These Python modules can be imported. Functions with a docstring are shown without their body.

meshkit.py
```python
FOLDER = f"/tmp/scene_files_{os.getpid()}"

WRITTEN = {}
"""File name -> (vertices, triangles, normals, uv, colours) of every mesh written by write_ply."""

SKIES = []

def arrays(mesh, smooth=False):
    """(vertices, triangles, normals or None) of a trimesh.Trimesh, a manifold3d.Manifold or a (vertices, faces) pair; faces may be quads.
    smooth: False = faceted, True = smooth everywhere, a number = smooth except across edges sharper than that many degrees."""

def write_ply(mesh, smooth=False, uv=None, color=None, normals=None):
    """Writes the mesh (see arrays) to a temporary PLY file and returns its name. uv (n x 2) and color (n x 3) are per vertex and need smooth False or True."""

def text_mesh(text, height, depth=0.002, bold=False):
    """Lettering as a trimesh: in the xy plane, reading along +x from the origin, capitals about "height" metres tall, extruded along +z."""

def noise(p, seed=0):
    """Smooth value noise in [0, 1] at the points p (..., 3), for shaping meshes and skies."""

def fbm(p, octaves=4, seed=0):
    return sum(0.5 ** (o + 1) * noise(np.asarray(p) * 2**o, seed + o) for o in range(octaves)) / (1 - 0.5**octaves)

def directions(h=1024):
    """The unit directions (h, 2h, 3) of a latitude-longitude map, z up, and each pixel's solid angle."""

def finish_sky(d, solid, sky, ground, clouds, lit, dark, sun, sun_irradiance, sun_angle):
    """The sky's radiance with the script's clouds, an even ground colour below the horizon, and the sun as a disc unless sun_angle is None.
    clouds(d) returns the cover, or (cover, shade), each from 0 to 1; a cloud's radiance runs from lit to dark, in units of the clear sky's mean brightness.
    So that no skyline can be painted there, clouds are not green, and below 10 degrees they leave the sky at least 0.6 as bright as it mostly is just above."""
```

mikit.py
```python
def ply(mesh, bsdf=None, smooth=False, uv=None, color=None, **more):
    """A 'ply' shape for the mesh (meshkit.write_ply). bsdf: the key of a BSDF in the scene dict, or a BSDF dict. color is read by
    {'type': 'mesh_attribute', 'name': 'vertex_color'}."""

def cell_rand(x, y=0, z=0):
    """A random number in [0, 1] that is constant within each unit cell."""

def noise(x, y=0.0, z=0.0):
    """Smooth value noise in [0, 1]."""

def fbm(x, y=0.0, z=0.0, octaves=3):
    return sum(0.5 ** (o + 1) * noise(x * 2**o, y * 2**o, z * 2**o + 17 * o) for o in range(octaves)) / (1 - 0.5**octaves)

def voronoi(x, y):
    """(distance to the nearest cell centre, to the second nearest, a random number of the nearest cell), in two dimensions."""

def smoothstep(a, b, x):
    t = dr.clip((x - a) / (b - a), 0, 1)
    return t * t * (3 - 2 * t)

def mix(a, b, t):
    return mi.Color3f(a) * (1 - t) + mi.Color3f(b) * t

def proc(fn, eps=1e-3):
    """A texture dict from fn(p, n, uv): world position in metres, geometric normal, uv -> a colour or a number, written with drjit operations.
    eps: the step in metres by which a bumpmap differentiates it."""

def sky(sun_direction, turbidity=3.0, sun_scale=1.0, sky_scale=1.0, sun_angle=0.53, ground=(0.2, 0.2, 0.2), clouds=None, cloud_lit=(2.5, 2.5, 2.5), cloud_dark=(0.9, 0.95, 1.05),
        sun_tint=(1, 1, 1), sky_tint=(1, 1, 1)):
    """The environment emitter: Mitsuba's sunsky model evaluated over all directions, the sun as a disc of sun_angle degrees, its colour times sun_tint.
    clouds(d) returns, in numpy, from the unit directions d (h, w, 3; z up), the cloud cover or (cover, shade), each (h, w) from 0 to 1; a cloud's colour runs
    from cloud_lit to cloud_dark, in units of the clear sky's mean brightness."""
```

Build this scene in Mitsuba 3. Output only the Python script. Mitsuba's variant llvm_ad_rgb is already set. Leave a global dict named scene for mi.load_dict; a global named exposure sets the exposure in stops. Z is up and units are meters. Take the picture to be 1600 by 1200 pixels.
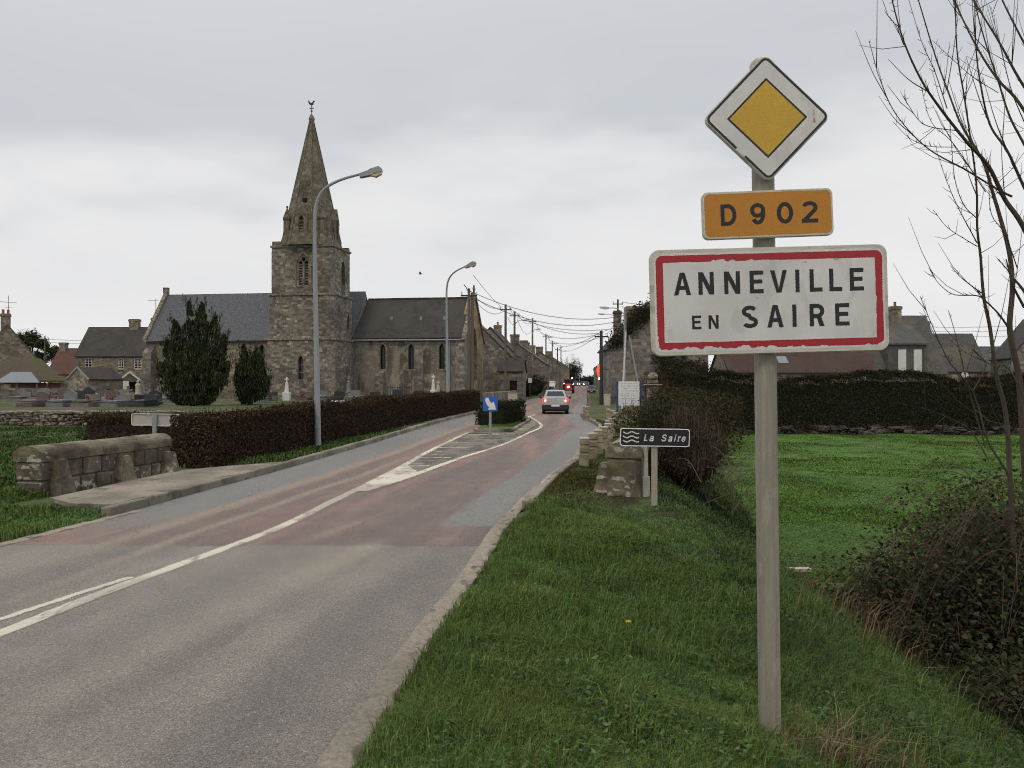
import math, numpy as np, trimesh, drjit as dr, mitsuba as mi, mikit, meshkit
from shapely.geometry import Polygon, box as sbox, LineString, Point
from shapely import affinity
from shapely.ops import unary_union
from mikit import proc, noise, fbm, voronoi, cell_rand, smoothstep, mix
T = mi.ScalarTransform4f
EYE, F = 1.85, 1300.0          # eye height; focal length in pixels of a 1600 pixel wide picture

# ---------------------------------------------------------------- camera, sky, exposure
exposure = 2.55
scene, labels = {}, {}
scene['camera'] = {'type': 'perspective', 'fov': 2 * math.degrees(math.atan(800 / F)), 'fov_axis': 'x', 'near_clip': 0.05, 'far_clip': 6000.0,
                   'to_world': T().look_at(origin=[0, 0, EYE], target=[0, 10, EYE], up=[0, 0, 1])}


def clouds(d):
    el = np.degrees(np.arcsin(np.clip(d[..., 2], -1, 1)))
    az = np.degrees(np.arctan2(d[..., 0], d[..., 1]))
    q = d / np.maximum(d[..., 2:3] + 0.22, 0.05)
    n1 = meshkit.fbm(q * np.array([0.55, 0.55, 0.0]) + 3.3, 4, 5)
    n2 = meshkit.fbm(q * np.array([1.5, 1.5, 0.0]) + 9.1, 4, 8)
    n3 = meshkit.fbm(d * np.array([9.0, 9.0, 26.0]) + 2.0, 4, 3)
    sm = lambda a, b, x: np.clip((x - a) / (b - a), 0, 1) ** 2 * (3 - 2 * np.clip((x - a) / (b - a), 0, 1))
    edge = el + 9 * (n2 - 0.5) + 4 * (n3 - 0.5) - 0.09 * az - 14.5
    base = sm(-2.6, 3.0, edge) * (1 - 0.30 * sm(5, 16, edge))               # the belly of the big cloud bank
    s = 0.10 + 0.56 * base + 0.30 * (n1 - 0.5) + 0.22 * (n2 - 0.5) + 0.10 * (n3 - 0.5)
    return np.ones_like(el), np.clip(s, 0, 1)


scene['sky'] = mikit.sky([-0.25, -0.55, 0.8], turbidity=3, sun_scale=0.12, sun_angle=14, clouds=clouds, cloud_lit=(1.70, 1.69, 1.69), cloud_dark=(0.90, 0.98, 1.08), ground=(0.1, 0.1, 0.09))


# ---------------------------------------------------------------- helpers
def ply(mesh, m, **kw):
    return mikit.ply(mesh, 'mtl_' + m, **kw)


def numbered(k):
    if k not in used:
        used.add(k)
        return k
    i = 1
    while f'{k}_{i:03d}' in used:
        i += 1
    used.add(f'{k}_{i:03d}')
    return f'{k}_{i:03d}'


used = set()


def thing(name, label, cat, group=None):
    k = numbered(name)
    labels[k] = {'label': label, 'category': cat}
    if group:
        labels[k]['group'] = group
    return k


def part(parent, name, mesh, mat, smooth=False, label=None, stuff=False, color=None, **kw):
    k = numbered(f'{parent}__{name}')
    if color is not None:
        scene[k] = ply(mesh, mat, smooth=smooth, color=color, **kw)
    else:
        scene[k] = ply(mesh, mat, smooth=smooth, **kw)
    if label or stuff:
        labels[k] = {}
        if label:
            labels[k]['label'] = label
        if stuff:
            labels[k]['kind'] = 'stuff'
    return k


def struct(name, mesh, mat, smooth=False, label=None, kind='structure', **kw):
    k = numbered(name)
    scene[k] = ply(mesh, mat, smooth=smooth, **kw)
    labels[k] = {'kind': kind}
    if label:
        labels[k]['label'] = label
    return k


def parts(parent, name, ms, mat, **kw):
    for q in ms:
        part(parent, name, q, mat, **kw)


def copy_thing(root, m, label, group=None):
    """A copy of a thing and its parts moved by the 4x4 transform m."""
    k = numbered(root)
    labels[k] = {'label': label, 'category': labels[root]['category']}
    g = group or labels[root].get('group')
    if g:
        labels[k]['group'] = g
    for c in [c for c in list(scene) if c.startswith(root + '__')]:
        d = dict(scene[c])
        d['to_world'] = m @ d['to_world'] if 'to_world' in d else m
        scene[k + c[len(root):]] = d
    return k


def cat(ms):
    return trimesh.util.concatenate([m for m in ms if m is not None])


def M4(o, ex, ey, ez):
    m = np.eye(4)
    m[:3, 0], m[:3, 1], m[:3, 2], m[:3, 3] = ex, ey, ez, o
    return m


def tr(mesh, m):
    mesh = mesh.copy()
    mesh.apply_transform(m)
    return mesh


def bx(x0, x1, y0, y1, z0, z1):
    m = trimesh.creation.box(extents=(x1 - x0, y1 - y0, z1 - z0))
    m.apply_translation(((x0 + x1) / 2, (y0 + y1) / 2, (z0 + z1) / 2))
    return m


def ext(poly, h):
    """A polygon (or several) in the xy plane, extruded along +z."""
    ps = [g for g in getattr(poly, 'geoms', [poly]) if g.area > 1e-9]
    return cat([trimesh.creation.extrude_polygon(g, h, engine='earcut') for g in ps])


def tube(pts, r, n=6, cap=True):
    p = np.asarray(pts, float)
    r = np.broadcast_to(np.asarray(r, float), (len(p),))
    t = np.gradient(p, axis=0)
    t /= np.linalg.norm(t, axis=1, keepdims=True) + 1e-12
    ref = np.array([0, 0, 1.0]) if abs(t[:, 2]).mean() < 0.8 else np.array([1.0, 0, 0])
    a = np.cross(t, ref)
    a /= np.linalg.norm(a, axis=1, keepdims=True) + 1e-12
    b = np.cross(t, a)
    an = np.arange(n) * 2 * np.pi / n
    v = (p[:, None] + r[:, None, None] * (np.cos(an)[None, :, None] * a[:, None] + np.sin(an)[None, :, None] * b[:, None])).reshape(-1, 3)
    i, j = np.meshgrid(np.arange(len(p) - 1), np.arange(n), indexing='ij')
    q = np.stack([i * n + j, (i + 1) * n + j, (i + 1) * n + (j + 1) % n, i * n + (j + 1) % n], -1).reshape(-1, 4)
    f = [q[:, [0, 1, 2]], q[:, [0, 2, 3]]]
    if cap:
        k = np.arange(1, n - 1)
        e = (len(p) - 1) * n
        f += [np.stack([k * 0, k, k + 1], 1), np.stack([k * 0 + e, k + e + 1, k + e], 1)]
    return trimesh.Trimesh(v, np.vstack(f), process=False)


def lathe(prof, n=24, c=(0, 0, 0)):
    p = np.asarray(prof, float)
    an = np.arange(n) * 2 * np.pi / n
    v = np.stack([p[:, None, 0] * np.cos(an), p[:, None, 0] * np.sin(an), np.repeat(p[:, 1:2], n, 1)], -1).reshape(-1, 3) + np.array(c)
    i, j = np.meshgrid(np.arange(len(p) - 1), np.arange(n), indexing='ij')
    q = np.stack([i * n + j, i * n + (j + 1) % n, (i + 1) * n + (j + 1) % n, (i + 1) * n + j], -1).reshape(-1, 4)
    return trimesh.Trimesh(v, np.vstack([q[:, [0, 1, 2]], q[:, [0, 2, 3]]]), process=False)


def chain(pts, k=6):
    """A smooth curve through the points (Catmull-Rom)."""
    p = np.asarray(pts, float)
    if len(p) < 3:
        return np.array([p[0] + (p[-1] - p[0]) * s for s in np.linspace(0, 1, k)])
    q = np.vstack([2 * p[0] - p[1], p, 2 * p[-1] - p[-2]])
    out = []
    for i in range(1, len(q) - 2):
        t = np.linspace(0, 1, k, endpoint=False)[:, None]
        a, b, c, d = q[i - 1], q[i], q[i + 1], q[i + 2]
        out.append(0.5 * (2 * b + (c - a) * t + (2 * a - 5 * b + 4 * c - d) * t ** 2 + (3 * b - a - 3 * c + d) * t ** 3))
    return np.vstack(out + [p[-1:]])


_s = np.array([[x, y, z] for x in (-1, 1) for y in (-1, 1) for z in (-1, 1)], float)
_c24 = np.vstack([_s * np.array(k) for k in ((1, .8, .8), (.8, 1, .8), (.8, .8, 1))])
_h = trimesh.convex.convex_hull(_c24)
_ix = [int(np.argmin(((_c24 - v) ** 2).sum(1))) for v in _h.vertices]
CH_F = np.array(_ix)[_h.faces]


def block(size, ch=0.012, jit=0.0, rng=None):
    """A chamfered block centred on the origin, 44 triangles; jit moves its corners."""
    h = np.asarray(size, float) / 2
    s = _s * h
    if jit and rng is not None:
        s = s + rng.uniform(-jit, jit, s.shape)
    c = min(ch, 0.45 * min(h) * 2)
    out = []
    for k in range(3):
        off = np.full(3, c)
        off[k] = 0
        out.append(s - np.sign(_s) * off)
    return trimesh.Trimesh(np.vstack(out), CH_F, process=False)


def sm(a, b, x):
    t = np.clip((np.asarray(x, float) - a) / (b - a), 0, 1)
    return t * t * (3 - 2 * t)


def facing(poly, h, o, rot=0.0, off=0.0):
    """A polygon standing upright, facing the camera side (-y), its back at o; rot in degrees anticlockwise; off towards the viewer."""
    c, s = math.cos(math.radians(rot)), math.sin(math.radians(rot))
    return tr(ext(poly, h), M4(np.array(o) + np.array([0, -off, 0]), (c, 0, s), (-s, 0, c), (0, -1, 0)))


def rrect(w, h, r):
    return sbox(-w / 2 + r, -h / 2 + r, w / 2 - r, h / 2 - r).buffer(r, 6)


# ---------------------------------------------------------------- materials
def mat(name, bsdf, two=True):
    scene['mtl_' + name] = {'type': 'twosided', 'bsdf': bsdf} if two else bsdf


def prin(col, rough=0.8, **kw):
    c = col if isinstance(col, dict) else {'type': 'rgb', 'value': list(col)}
    return {'type': 'principled', 'base_color': c, 'roughness': rough, **kw}


def hside(p, n):
    l = dr.sqrt(n.x * n.x + n.y * n.y) + 1e-4
    return (p.x * n.y - p.y * n.x) / l


def masonry(rh, bw, a, b, c, mortar, stain=0.35, mw=0.09):
    """Coursed rubble: rows of uneven height, stones of uneven length, each with a tone of its own, weather stains over them."""
    def f(p, n, uv):
        s = hside(p, n)
        z = p.z + 0.10 * (noise(s * 0.7, p.z * 1.3, 4.0) - 0.5)
        row = dr.floor(z / rh)
        fr = z / rh - row
        w = bw * (0.6 + 0.8 * cell_rand(row, 11))
        q = s / w + 5 * cell_rand(row, 3)
        col = dr.floor(q)
        fc = q - col
        r = cell_rand(row, col, 5)
        m = smoothstep(0.0, mw, dr.minimum(fr, 1 - fr)) * smoothstep(0.0, mw * rh / bw * 1.4, dr.minimum(fc, 1 - fc))
        k = mix(mix(a, b, smoothstep(0.1, 0.6, r)), c, smoothstep(0.72, 0.98, r))
        k = mix(mortar, k, 0.25 + 0.75 * m)
        g = fbm(s * 0.55, p.z * 0.5, p.y * 0.05, 4)
        return k * (1 - stain * smoothstep(0.42, 0.68, g)) * (0.75 + 0.5 * noise(s * 9, p.z * 9, 1.0))
    return f


mat('tower_stone', prin(proc(masonry(0.21, 0.40, (.125, .11, .088), (.205, .182, .145), (.34, .315, .27), (.15, .132, .105))), 0.95))
mat('spire_stone', prin(proc(masonry(0.30, 0.6, (.112, .102, .075), (.165, .147, .108), (.20, .185, .145), (.12, .108, .082), 0.35)), 0.95))
mat('house_stone', prin(proc(masonry(0.24, 0.45, (.16, .135, .10), (.24, .20, .155), (.33, .29, .24), (.22, .19, .15), 0.3)), 0.95))
mat('warm_stone', prin(proc(masonry(0.24, 0.5, (.24, .17, .095), (.33, .24, .14), (.35, .28, .19), (.24, .18, .12), 0.4)), 0.95))
mat('grey_stone', prin(proc(masonry(0.26, 0.5, (.13, .12, .105), (.20, .185, .16), (.28, .26, .23), (.17, .155, .135), 0.35)), 0.95))


def f_render(p, n, uv):                        # old lime render: grey, running dark stains, patches where stone shows
    s = hside(p, n)
    g = fbm(s * 0.5, p.z * 0.22, 2.0, 4)
    st = fbm(s * 1.6, p.z * 0.25, 7.0, 4)
    c = mix((.24, .21, .17), (.17, .15, .125), smoothstep(0.35, 0.65, g))
    c = mix(c, (.085, .075, .06), 0.9 * smoothstep(0.42, 0.68, st))
    c = mix(c, (.30, .275, .23), 0.6 * smoothstep(0.55, 0.7, fbm(s * 2.3, p.z * 2.3, 1.0, 3)))
    return c * (0.8 + 0.4 * noise(s * 8, p.z * 11, 1.0))


mat('old_render', prin(proc(f_render), 0.95))


def slates(a, b, rh=0.16, bw=0.25, moss=None):
    def f(p, n, uv):
        s = hside(p, n)
        sl = dr.sqrt(dr.maximum(1e-3, 1 - n.z * n.z))
        q = p.z / (rh * sl)
        row = dr.floor(q)
        t = s / bw + 0.5 * (row - 2 * dr.floor(row / 2))
        r = cell_rand(row, dr.floor(t), 2)
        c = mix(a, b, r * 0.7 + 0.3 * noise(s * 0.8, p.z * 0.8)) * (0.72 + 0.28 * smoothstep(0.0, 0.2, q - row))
        if moss is not None:
            c = mix(c, moss, 0.75 * smoothstep(0.5, 0.68, fbm(s * 0.7, p.z * 0.9, 3.0, 4)))
        return c
    return f


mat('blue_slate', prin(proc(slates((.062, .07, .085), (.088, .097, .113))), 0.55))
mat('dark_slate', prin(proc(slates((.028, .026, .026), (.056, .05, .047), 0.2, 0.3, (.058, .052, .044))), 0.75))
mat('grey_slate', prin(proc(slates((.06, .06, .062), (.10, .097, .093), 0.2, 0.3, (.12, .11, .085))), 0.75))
mat('red_tile', prin(proc(slates((.095, .045, .035), (.15, .07, .05), 0.22, 0.22, (.085, .06, .05))), 0.85))
mat('moss_tile', prin(proc(slates((.07, .055, .045), (.10, .075, .06), 0.22, 0.22, (.07, .075, .025))), 0.9))


def f_parapet(p, n, uv):                       # weathered stone: brown-grey, dark damp, small pale lichens
    g = fbm(p.x * 2.2, p.y * 2.2, p.z * 2.2, 4)
    l = fbm(p.x * 11 + 3, p.y * 11, p.z * 11, 5)
    sc = fbm(p.x * 1.7 + 7, p.y * 1.7, p.z * 2.0, 3)
    c = mix((.165, .140, .100), (.080, .068, .049), smoothstep(0.36, 0.62, g))
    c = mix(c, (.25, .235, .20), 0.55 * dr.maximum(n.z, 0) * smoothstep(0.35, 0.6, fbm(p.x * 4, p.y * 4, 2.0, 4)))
    c = mix(c, (.12, .125, .05), 0.4 * smoothstep(0.52, 0.66, fbm(p.x * 3, p.y * 3 + 9, p.z * 3, 3)) * (0.3 + 0.7 * dr.maximum(n.z, 0)))
    c = mix(c, (.40, .38, .335), 0.8 * smoothstep(0.555, 0.61, l) * smoothstep(0.50, 0.60, sc))
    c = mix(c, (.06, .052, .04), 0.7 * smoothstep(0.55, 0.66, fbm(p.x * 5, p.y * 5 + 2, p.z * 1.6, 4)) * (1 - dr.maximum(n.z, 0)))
    return c * (0.55 + 0.5 * noise(p.x * 60, p.y * 60, p.z * 60) + 0.5 * fbm(p.x * 22, p.y * 22, p.z * 22, 3))


def f_bump_stone(p, n, uv):
    return fbm(p.x * 14, p.y * 14, p.z * 14, 4)


mat('parapet_stone', {'type': 'bumpmap', 'arbitrary': proc(f_bump_stone, 0.006), 'scale': 0.03, 'bsdf': prin(proc(f_parapet), 0.95)})


def f_rough_stone(p, n, uv):
    g = fbm(p.x * 4, p.y * 4, p.z * 4, 4)
    c = mix((.23, .20, .155), (.12, .105, .08), smoothstep(0.35, 0.62, g))
    return mix(c, (.36, .34, .29), 0.8 * smoothstep(0.56, 0.66, fbm(p.x * 9, p.y * 9 + 4, p.z * 9, 3)))


mat('rough_stone', prin(proc(f_rough_stone), 0.95))


def f_concrete(p, n, uv):
    g = fbm(p.x * 1.3, p.y * 1.3, p.z, 4)
    c = mix((.25, .225, .185), (.15, .135, .11), smoothstep(0.35, 0.65, g))
    c = mix(c, (.07, .075, .045), 0.7 * smoothstep(0.56, 0.68, fbm(p.x * 3.1, p.y * 3.1 + 5, p.z * 3, 4)))
    return c * (0.75 + 0.5 * noise(p.x * 60, p.y * 60, p.z * 60))


mat('concrete', prin(proc(f_concrete), 0.92))


def f_gutter(p, n, uv):
    g = fbm(p.x * 2.5, p.y * 0.8, 0.0, 4)
    c = mix((.275, .243, .20), (.215, .19, .157), smoothstep(0.35, 0.65, g))
    c = mix(c, (.11, .095, .07), smoothstep(0.66, 0.86, fbm(p.x * 9, p.y * 5, 2.0, 4) + 0.30 * smoothstep(0.6, 1.0, uv.x)))
    return c * (0.62 + 0.76 * (0.5 * noise(p.x * 110, p.y * 110, 1.0) + 0.5 * noise(p.x * 40, p.y * 40, 6.0)))


mat('gutter_concrete', prin(proc(f_gutter), 0.92))


def f_road(p, n, uv):                          # uv.x: across, 0 at the left edge, 1 at the right; uv.y: metres along
    f, v = uv.x, uv.y
    a = f * 6.0
    g = fbm(a * 1.1, v * 0.16, 1.0, 4)
    h = fbm(a * 2.6 + 4, v * 0.22, 5.0, 4)
    fine = fbm(p.x * 4.0, p.y * 3.0, 9.0, 4)
    grain = noise(p.x * 150, p.y * 150, 0.0) * 0.5 + noise(p.x * 70, p.y * 70, 3.0) * 0.5
    near = mix((.218, .200, .176), (.162, .149, .133), smoothstep(0.33, 0.68, g))
    near = near * (0.86 + 0.28 * fine)
    track = dr.maximum(smoothstep(0.09, 0.0, dr.abs(f - 0.60)), smoothstep(0.08, 0.0, dr.abs(f - 0.88)))
    near = mix(near, (.135, .127, .118), 0.40 * track)
    red = mix((.212, .150, .130), (.160, .120, .106), smoothstep(0.33, 0.66, h))
    red = mix(red, (.115, .10, .093), 0.55 * smoothstep(0.50, 0.64, fbm(a * 2.0 + 9, v * 0.12, 3.0, 3)) * smoothstep(0.5, 0.62, f))
    red = red * (0.85 + 0.3 * fine)
    grey = mix((.20, .197, .19), (.15, .15, .15), g)
    wob = 0.035 * (fbm(v * 0.30, 0.3, 2.0, 3) - 0.5)
    lft = smoothstep(0.215, 0.175, f + wob) * smoothstep(10.0, 12.0, v + 2 * wob)
    r0 = 0.85 + 0.02 * smoothstep(24, 40, v)
    rgt = smoothstep(r0 - 0.014, r0 + 0.014, f + wob) * smoothstep(10.75, 10.9, v + 0.5 * wob)
    rgt = rgt * (1 - 0.75 * smoothstep(0.955, 0.985, f) * smoothstep(26, 16, v))
    far = mix(red, grey, dr.maximum(lft, rgt) * smoothstep(150, 90, v))
    seam = 9.54 + 0.10 * (noise(a * 1.1, 1.0) - 0.5) + 0.05 * (noise(a * 5, 4.0) - 0.5)
    c = mix(near, far, smoothstep(-0.02, 0.03, v - seam))
    c = mix(c, (.07, .065, .06), 0.6 * smoothstep(0.04, 0.0, dr.abs(v - seam)) * smoothstep(0.3, 0.6, noise(a * 2.2, 7.0)))
    d1 = smoothstep(0.03, 0.0, dr.abs(f - 0.335 + wob)) * (0.25 + 0.75 * smoothstep(0.35, 0.6, h))
    d2 = smoothstep(0.055, 0.0, dr.abs(f - 0.51 - 0.0254 * v + 0.6 * wob)) * smoothstep(10.2, 9.4, v) * smoothstep(1.5, 6.5, v)
    d2 = dr.maximum(d2, smoothstep(0.045, 0.0, dr.abs(f - 0.645 - 0.033 * (v - 10.6) + 0.6 * wob)) * smoothstep(9.4, 10.4, v) * smoothstep(15.5, 12.0, v))
    d6 = smoothstep(0.05, 0.0, dr.abs(f - 0.585 - 0.0254 * v + 0.6 * wob)) * smoothstep(10.2, 9.4, v) * smoothstep(2, 6, v) + smoothstep(0.05, 0.0, dr.abs(f - 0.715 - 0.033 * (v - 10.6) + 0.6 * wob)) * smoothstep(9.6, 10.4, v) * smoothstep(16, 13, v)
    c = mix(c, (.125, .112, .10), 0.55 * d6 * smoothstep(0.35, 0.58, fbm(a * 2.2 + 3, v * 0.4, 16.0, 4)))
    d3 = smoothstep(0.05, 0.0, dr.abs(f - 0.22 + 0.6 * wob)) * smoothstep(6.0, 11.0, v) * smoothstep(60, 30, v)
    d4 = smoothstep(0.05, 0.0, dr.abs(f - 0.40)) * smoothstep(9.6, 6.5, v) * smoothstep(0.35, 0.6, g)
    mud = dr.maximum(dr.maximum(d1, d2 * smoothstep(0.30, 0.6, fbm(a * 3.2, v * 0.35, 6.0, 4))), dr.maximum(d3, d4))
    c = mix(c, (.30, .255, .20), (0.30 + 0.28 * smoothstep(7.0, 9.5, v)) * mud)
    cr = dr.abs(fbm(a * 1.3 + 11, v * 0.45, 12.0, 4) - 0.5)
    c = mix(c, (.055, .05, .045), 0.55 * smoothstep(0.006, 0.0, cr) * smoothstep(9.4, 9.7, v) * smoothstep(0.45, 0.6, noise(a * 0.8, v * 0.2, 2.0)))
    ag = smoothstep(0.60, 0.74, noise(p.x * 190, p.y * 190, 5.0)) * smoothstep(14, 5, v)
    c = c * (0.58 + 0.84 * grain) * (1 - 0.42 * ag)
    return c * (1 + 0.8 * smoothstep(0.74, 0.84, noise(p.x * 170, p.y * 170, 8.0)) * smoothstep(14, 5, v))


mat('road_surface', prin(proc(f_road), 0.72))


def f_paint(p, n, uv):
    w = fbm(p.x * 7, p.y * 3, 2.0, 4)
    c = mix((.56, .53, .45), (.38, .355, .30), smoothstep(0.38, 0.62, fbm(p.x * 1.8, p.y * 0.8, 6.0, 3)))
    return mix(c, (.22, .20, .17), 0.7 * smoothstep(0.60, 0.72, w)) * (0.85 + 0.3 * noise(p.x * 120, p.y * 120))


def f_paint_worn(p, n, uv):
    w = fbm(p.x * 6, p.y * 3, 9.0, 4)
    return mix((.34, .32, .275), (.19, .175, .155), smoothstep(0.40, 0.56, w)) * (0.8 + 0.4 * noise(p.x * 120, p.y * 120))


mat('road_paint', prin(proc(f_paint), 0.75))
mat('worn_paint', prin(proc(f_paint_worn), 0.8))


def f_ground(p, n, uv):                        # turf seen between and beyond the blades; soil where it is bare
    g = fbm(p.x * 1.7, p.y * 1.7, 0.0, 4)
    h = fbm(p.x * 0.22, p.y * 0.22, 3.0, 4)
    c = mix((.040, .062, .020), (.055, .084, .026), smoothstep(0.3, 0.7, h))
    c = mix(c, (.036, .036, .018), smoothstep(0.5, 0.75, g))
    field = smoothstep(3.9, 5.0, p.x - 0.10 * dr.maximum(p.y - 14.0, 0)) * smoothstep(9.0, 16.0, p.y) * smoothstep(47.0, 43.0, p.y)
    lush = mix((.056, .118, .017), (.042, .088, .015), smoothstep(0.35, 0.65, fbm(p.x * 0.5, p.y * 0.5, 8.0, 4)))
    lush = mix(lush, (.080, .105, .028), 0.45 * smoothstep(0.54, 0.68, fbm(p.x * 0.9, p.y * 0.6, 5.0, 4)))
    lush = mix(lush, (.045, .06, .02), 0.35 * smoothstep(0.60, 0.70, fbm(p.x * 2.1 + 5, p.y * 1.6, 2.0, 4)))
    c = mix(c, lush, field)
    c = mix(c, (.085, .07, .05), 0.8 * smoothstep(0.50, 0.66, fbm(p.x * 0.6 + 3, p.y * 0.6, 1.0, 4)) * smoothstep(34.0, 44.0, p.y) * (1 - field))
    return c * (0.6 + 0.8 * noise(p.x * 30, p.y * 30, 2.0))


mat('turf', prin(proc(f_ground), 0.95))


def f_pole(p, n, uv):                          # dull galvanised steel, faint rain streaks, green algae here and there
    st = fbm(p.x * 70, p.y * 70, p.z * 1.3, 4)
    c = mix((.29, .275, .23), (.235, .22, .178), smoothstep(0.3, 0.7, st))
    c = mix(c, (.19, .18, .115), 0.55 * smoothstep(0.45, 0.72, fbm(p.x * 7, p.y * 7, p.z * 1.1 + 3, 3)))
    c = mix(c, (.36, .34, .28), 0.5 * smoothstep(0.63, 0.68, fbm(p.x * 50, p.y * 50, p.z * 9, 3)))
    return c * (0.90 + 0.2 * noise(p.x * 300, p.y * 300, p.z * 60))


mat('pole_steel', prin(proc(f_pole), 0.62, specular=0.4))


def f_white_sheet(p, n, uv):
    g = fbm(p.x * 2.6, p.z * 2.6, 1.0, 4)
    c = mix((.66, .655, .645), (.585, .575, .565), smoothstep(0.35, 0.68, g))
    return c * (0.975 + 0.05 * noise(p.x * 160, p.z * 160, 2.0)) * (1 - 0.10 * smoothstep(0.62, 0.74, fbm(p.x * 14, p.z * 5, 4.0, 4)))


def f_orange(p, n, uv):
    return mix((.52, .215, .012), (.46, .185, .012), fbm(p.x * 6, p.z * 6, 1.0, 4)) * (0.9 + 0.2 * noise(p.x * 220, p.z * 220, 2.0))


def f_yellow(p, n, uv):
    return mix((.60, .375, .028), (.52, .32, .03), fbm(p.x * 6, p.z * 6, 1.0, 4)) * (0.9 + 0.2 * noise(p.x * 200, p.z * 200, 2.0))


def f_plate_rim(p, n, uv):                     # grey-white folded rim with algae and rust
    c = mix((.60, .585, .52), (.47, .455, .38), fbm(p.x * 12, p.y * 12, p.z * 12, 4))
    c = mix(c, (.16, .165, .085), smoothstep(0.57, 0.70, fbm(p.x * 5, p.y * 5, p.z * 15, 4)) * 0.4)
    return mix(c, (.26, .13, .06), 0.3 * smoothstep(0.66, 0.73, fbm(p.x * 20, p.y * 20, p.z * 20, 3)))


mat('white_sheet', prin(proc(f_white_sheet), 0.42, specular=0.5))
mat('orange_sheet', prin(proc(f_orange), 0.4, specular=0.5))
mat('yellow_sheet', prin(proc(f_yellow), 0.4, specular=0.5))
mat('plate_rim', prin(proc(f_plate_rim), 0.5))
mat('sign_red', prin((.36, .014, .024), 0.42))
mat('sign_black', prin((.014, .013, .016), 0.5))
mat('sign_blue', prin((.02, .115, .42), 0.4))
mat('sign_white', prin((.72, .72, .72), 0.45))


def f_lamp(p, n, uv):
    return mix((.30, .32, .34), (.24, .26, .28), fbm(p.x * 30, p.y * 30, p.z * 1.5, 4))


mat('lamp_paint', prin(proc(f_lamp), 0.55))


def f_wood(p, n, uv):
    return mix((.15, .13, .105), (.085, .075, .06), fbm(p.x * 25, p.y * 25, p.z * 1.2, 4))


mat('old_wood', prin(proc(f_wood), 0.9))
mat('leaf', prin({'type': 'mesh_attribute', 'name': 'vertex_color'}, 0.8, specular=0.06))
mat('dry_leaf', prin({'type': 'mesh_attribute', 'name': 'vertex_color'}, 0.95, specular=0.04))


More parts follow.
